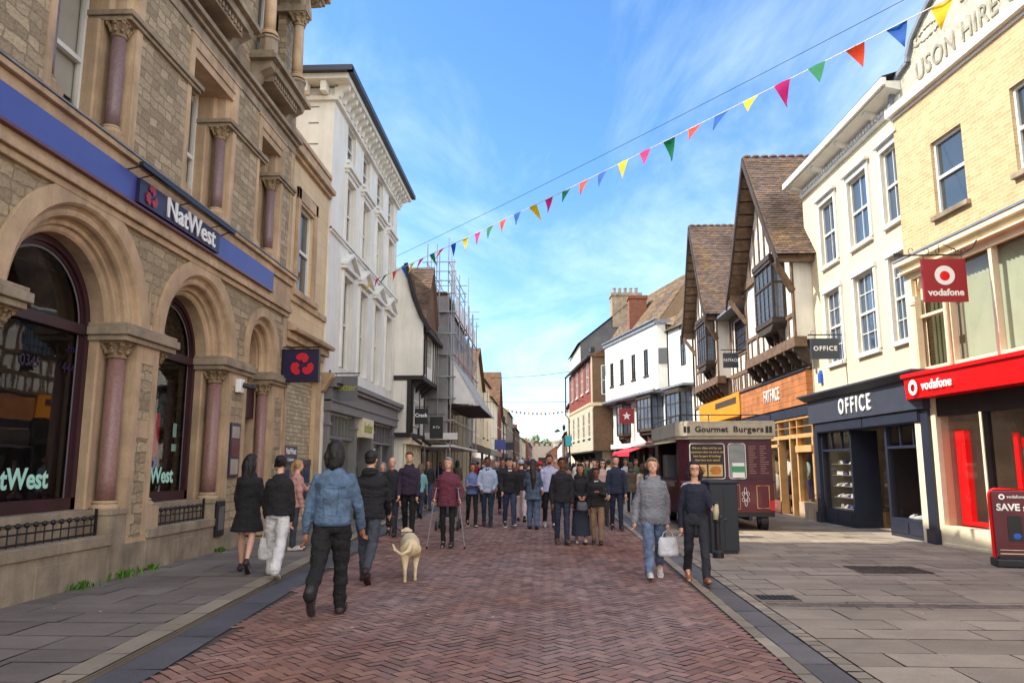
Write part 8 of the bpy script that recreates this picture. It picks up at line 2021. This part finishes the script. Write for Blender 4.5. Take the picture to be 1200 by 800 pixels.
# ---------------- weeds at the foot of the walls
M('weed', L((72, 112, 40)), .8, .3, bump=0, col=True)
def weed(x, y, r, n, label, h=.12):
    rr = random.Random(int(x*100+y*10)); b = MB()
    for i in range(n):
        a = rr.uniform(0, 6.28); q = abs(rr.gauss(0, r*.5)); px, py = x+q*math.cos(a)*.5, y+q*math.sin(a); hh = h*rr.uniform(.4, 1.2)
        lx, ly = rr.uniform(-.06, .06), rr.uniform(-.06, .06); w_ = rr.uniform(.006, .014); t = rr.uniform(.6, 1.4)
        b.add([(px-w_, py, .05), (px+w_, py, .05), (px+lx*.6+w_, py+ly*.6, .05+hh*.6), (px+lx, py+ly, .05+hh), (px+lx*.6-w_, py+ly*.6, .05+hh*.6)], [(0, 1, 2, 3, 4)], (t, t, t*.8))
    tag(b.build('weeds', MAT['weed'], recalc=False), label, 'weeds')
weed(-5.93, 9.9, .3, 60, 'tuft of weeds at the bank plinth nearest the camera', .1); weed(-5.93, 10.95, .45, 90, 'longest tuft of green weeds along the bank plinth below the pier')
weed(-5.93, 11.7, .25, 60, 'small tuft of weeds below the second railing', .09); weed(-5.93, 14.2, .3, 60, 'weeds at the wall just past the night safe', .08)
weed(8.0, 13.9, .2, 70, 'small green weed at the cream base of the red phone shop', .09)

# ---------------- bunting and wires
a0 = Vector((-5.98, 25.25, 7.7)); a1 = Vector((9.25, 4.35, 7.9))
def bl(t): p = a0.lerp(a1, t); return Vector((p.x, p.y, p.z-4*.16*t*(1-t)))
bu = empty('bunting', tuple(a0), 0, 'string of coloured triangular flags slung across the street between the rooftops', 'bunting')
b = MB(); b.tube([tuple(bl(i/60)-a0) for i in range(61)], .009, 5); b.build('cord', MAT['letter_white'], bu)
fc = [L((244, 206, 20)), L((214, 40, 130)), L((20, 134, 84)), L((236, 78, 44)), L((24, 96, 190))]
fms = [M('flag_%s' % n_, c_, .7, .04, bump=0) for n_, c_ in zip(('yellow', 'pink', 'green', 'orange', 'blue'), fc)]
nf = 42; tmax = 1.0
for m_ in fms:
    nt = m_.node_tree; bb = [n_ for n_ in nt.nodes if n_.type == 'BSDF_PRINCIPLED'][0]; out = [n_ for n_ in nt.nodes if n_.type == 'OUTPUT_MATERIAL'][0]
    tl = N(nt, 'ShaderNodeBsdfTranslucent'); lk = bb.inputs['Base Color'].links[0].from_socket; nt.links.new(lk, tl.inputs[0])
    mx = N(nt, 'ShaderNodeMixShader'); mx.inputs[0].default_value = .45; nt.links.new(bb.outputs[0], mx.inputs[1]); nt.links.new(tl.outputs[0], mx.inputs[2]); nt.links.new(mx.outputs[0], out.inputs[0])
cd_ = (a1-a0).normalized()
for i in range(nf):
    t = .01+i*.0245
    if t > .99: break
    p = bl(t)-a0; rr = random.Random(i); wd = .155; hh = rr.uniform(.32, .4)
    out_ = Vector((cd_.y, -cd_.x, 0)); sw = rr.uniform(-.55, .7); tw = rr.uniform(-.25, .35)
    b = MB(); V = []; F = []; n_ = 6
    for r_ in range(n_+1):
        v = r_/n_; half = wd*(1-v)
        for c_ in range(3):
            u = (c_-1)*half; q = p+cd_*(u+tw*v*.3)+Vector((0, 0, -hh*v*math.cos(sw*.8)))+out_*(math.sin(sw)*hh*v+.035*math.sin(v*4+i)*(1 if c_ == 1 else .3))
            V.append(tuple(q))
    for r_ in range(n_):
        for c_ in range(2): k_ = r_*3+c_; F.append((k_, k_+1, k_+4, k_+3))
    b.add(V, F); b.build('flag', fms[i % 5], bu, smooth=True, recalc=False)
def wire(label, p0, p1, sag=.1, r=.006, n=20):
    p0, p1 = Vector(p0), Vector(p1); b = MB(); P = []
    for i in range(n+1): t = i/n; q = p0.lerp(p1, t)-p0; P.append((q.x, q.y, q.z-4*sag*t*(1-t)))
    b.tube(P, r, 5); tag(b.build('wire', MAT['black_iron'], loc=tuple(p0)), label, 'wire')
wire('thin grey wire strung high across the street above the bunting', (-6.05, 30.5, 10.1), (8.57, 17.0, 12.45), .1, .008)
wire('upper of the thin wires across the far street', (-4.3, 62, 8.6), (3.0, 60, 9.0), .15, .02); wire('lower thin wire across the far street', (-4.7, 56, 6.2), (3.2, 58, 6.4), .1, .018)
wire('wire slanting down the cream wall to the hanging shop sign', (8.02, 20.4, 6.3), (7.7, 20.8, 5.0), .02, .004, 6)
far = empty('bunting', (-3.9, 78, 7.2), 0, 'tiny far-off string of bunting across the end of the street', 'bunting')
b = MB(); b.tube([(0+7*i/20, 0, -.9*math.sin(PI*i/20)*.4) for i in range(21)], .012, 4); b.build('cord', MAT['letter_white'], far)
for i in range(16):
    x = .25+i*.42; z = -.36*math.sin(PI*x/7); b = MB(); b.add([(x-.13, 0, z), (x+.13, 0, z), (x, .02, z-.3)], [(0, 1, 2)]); b.build('flag', fms[i % 5], far, recalc=False)
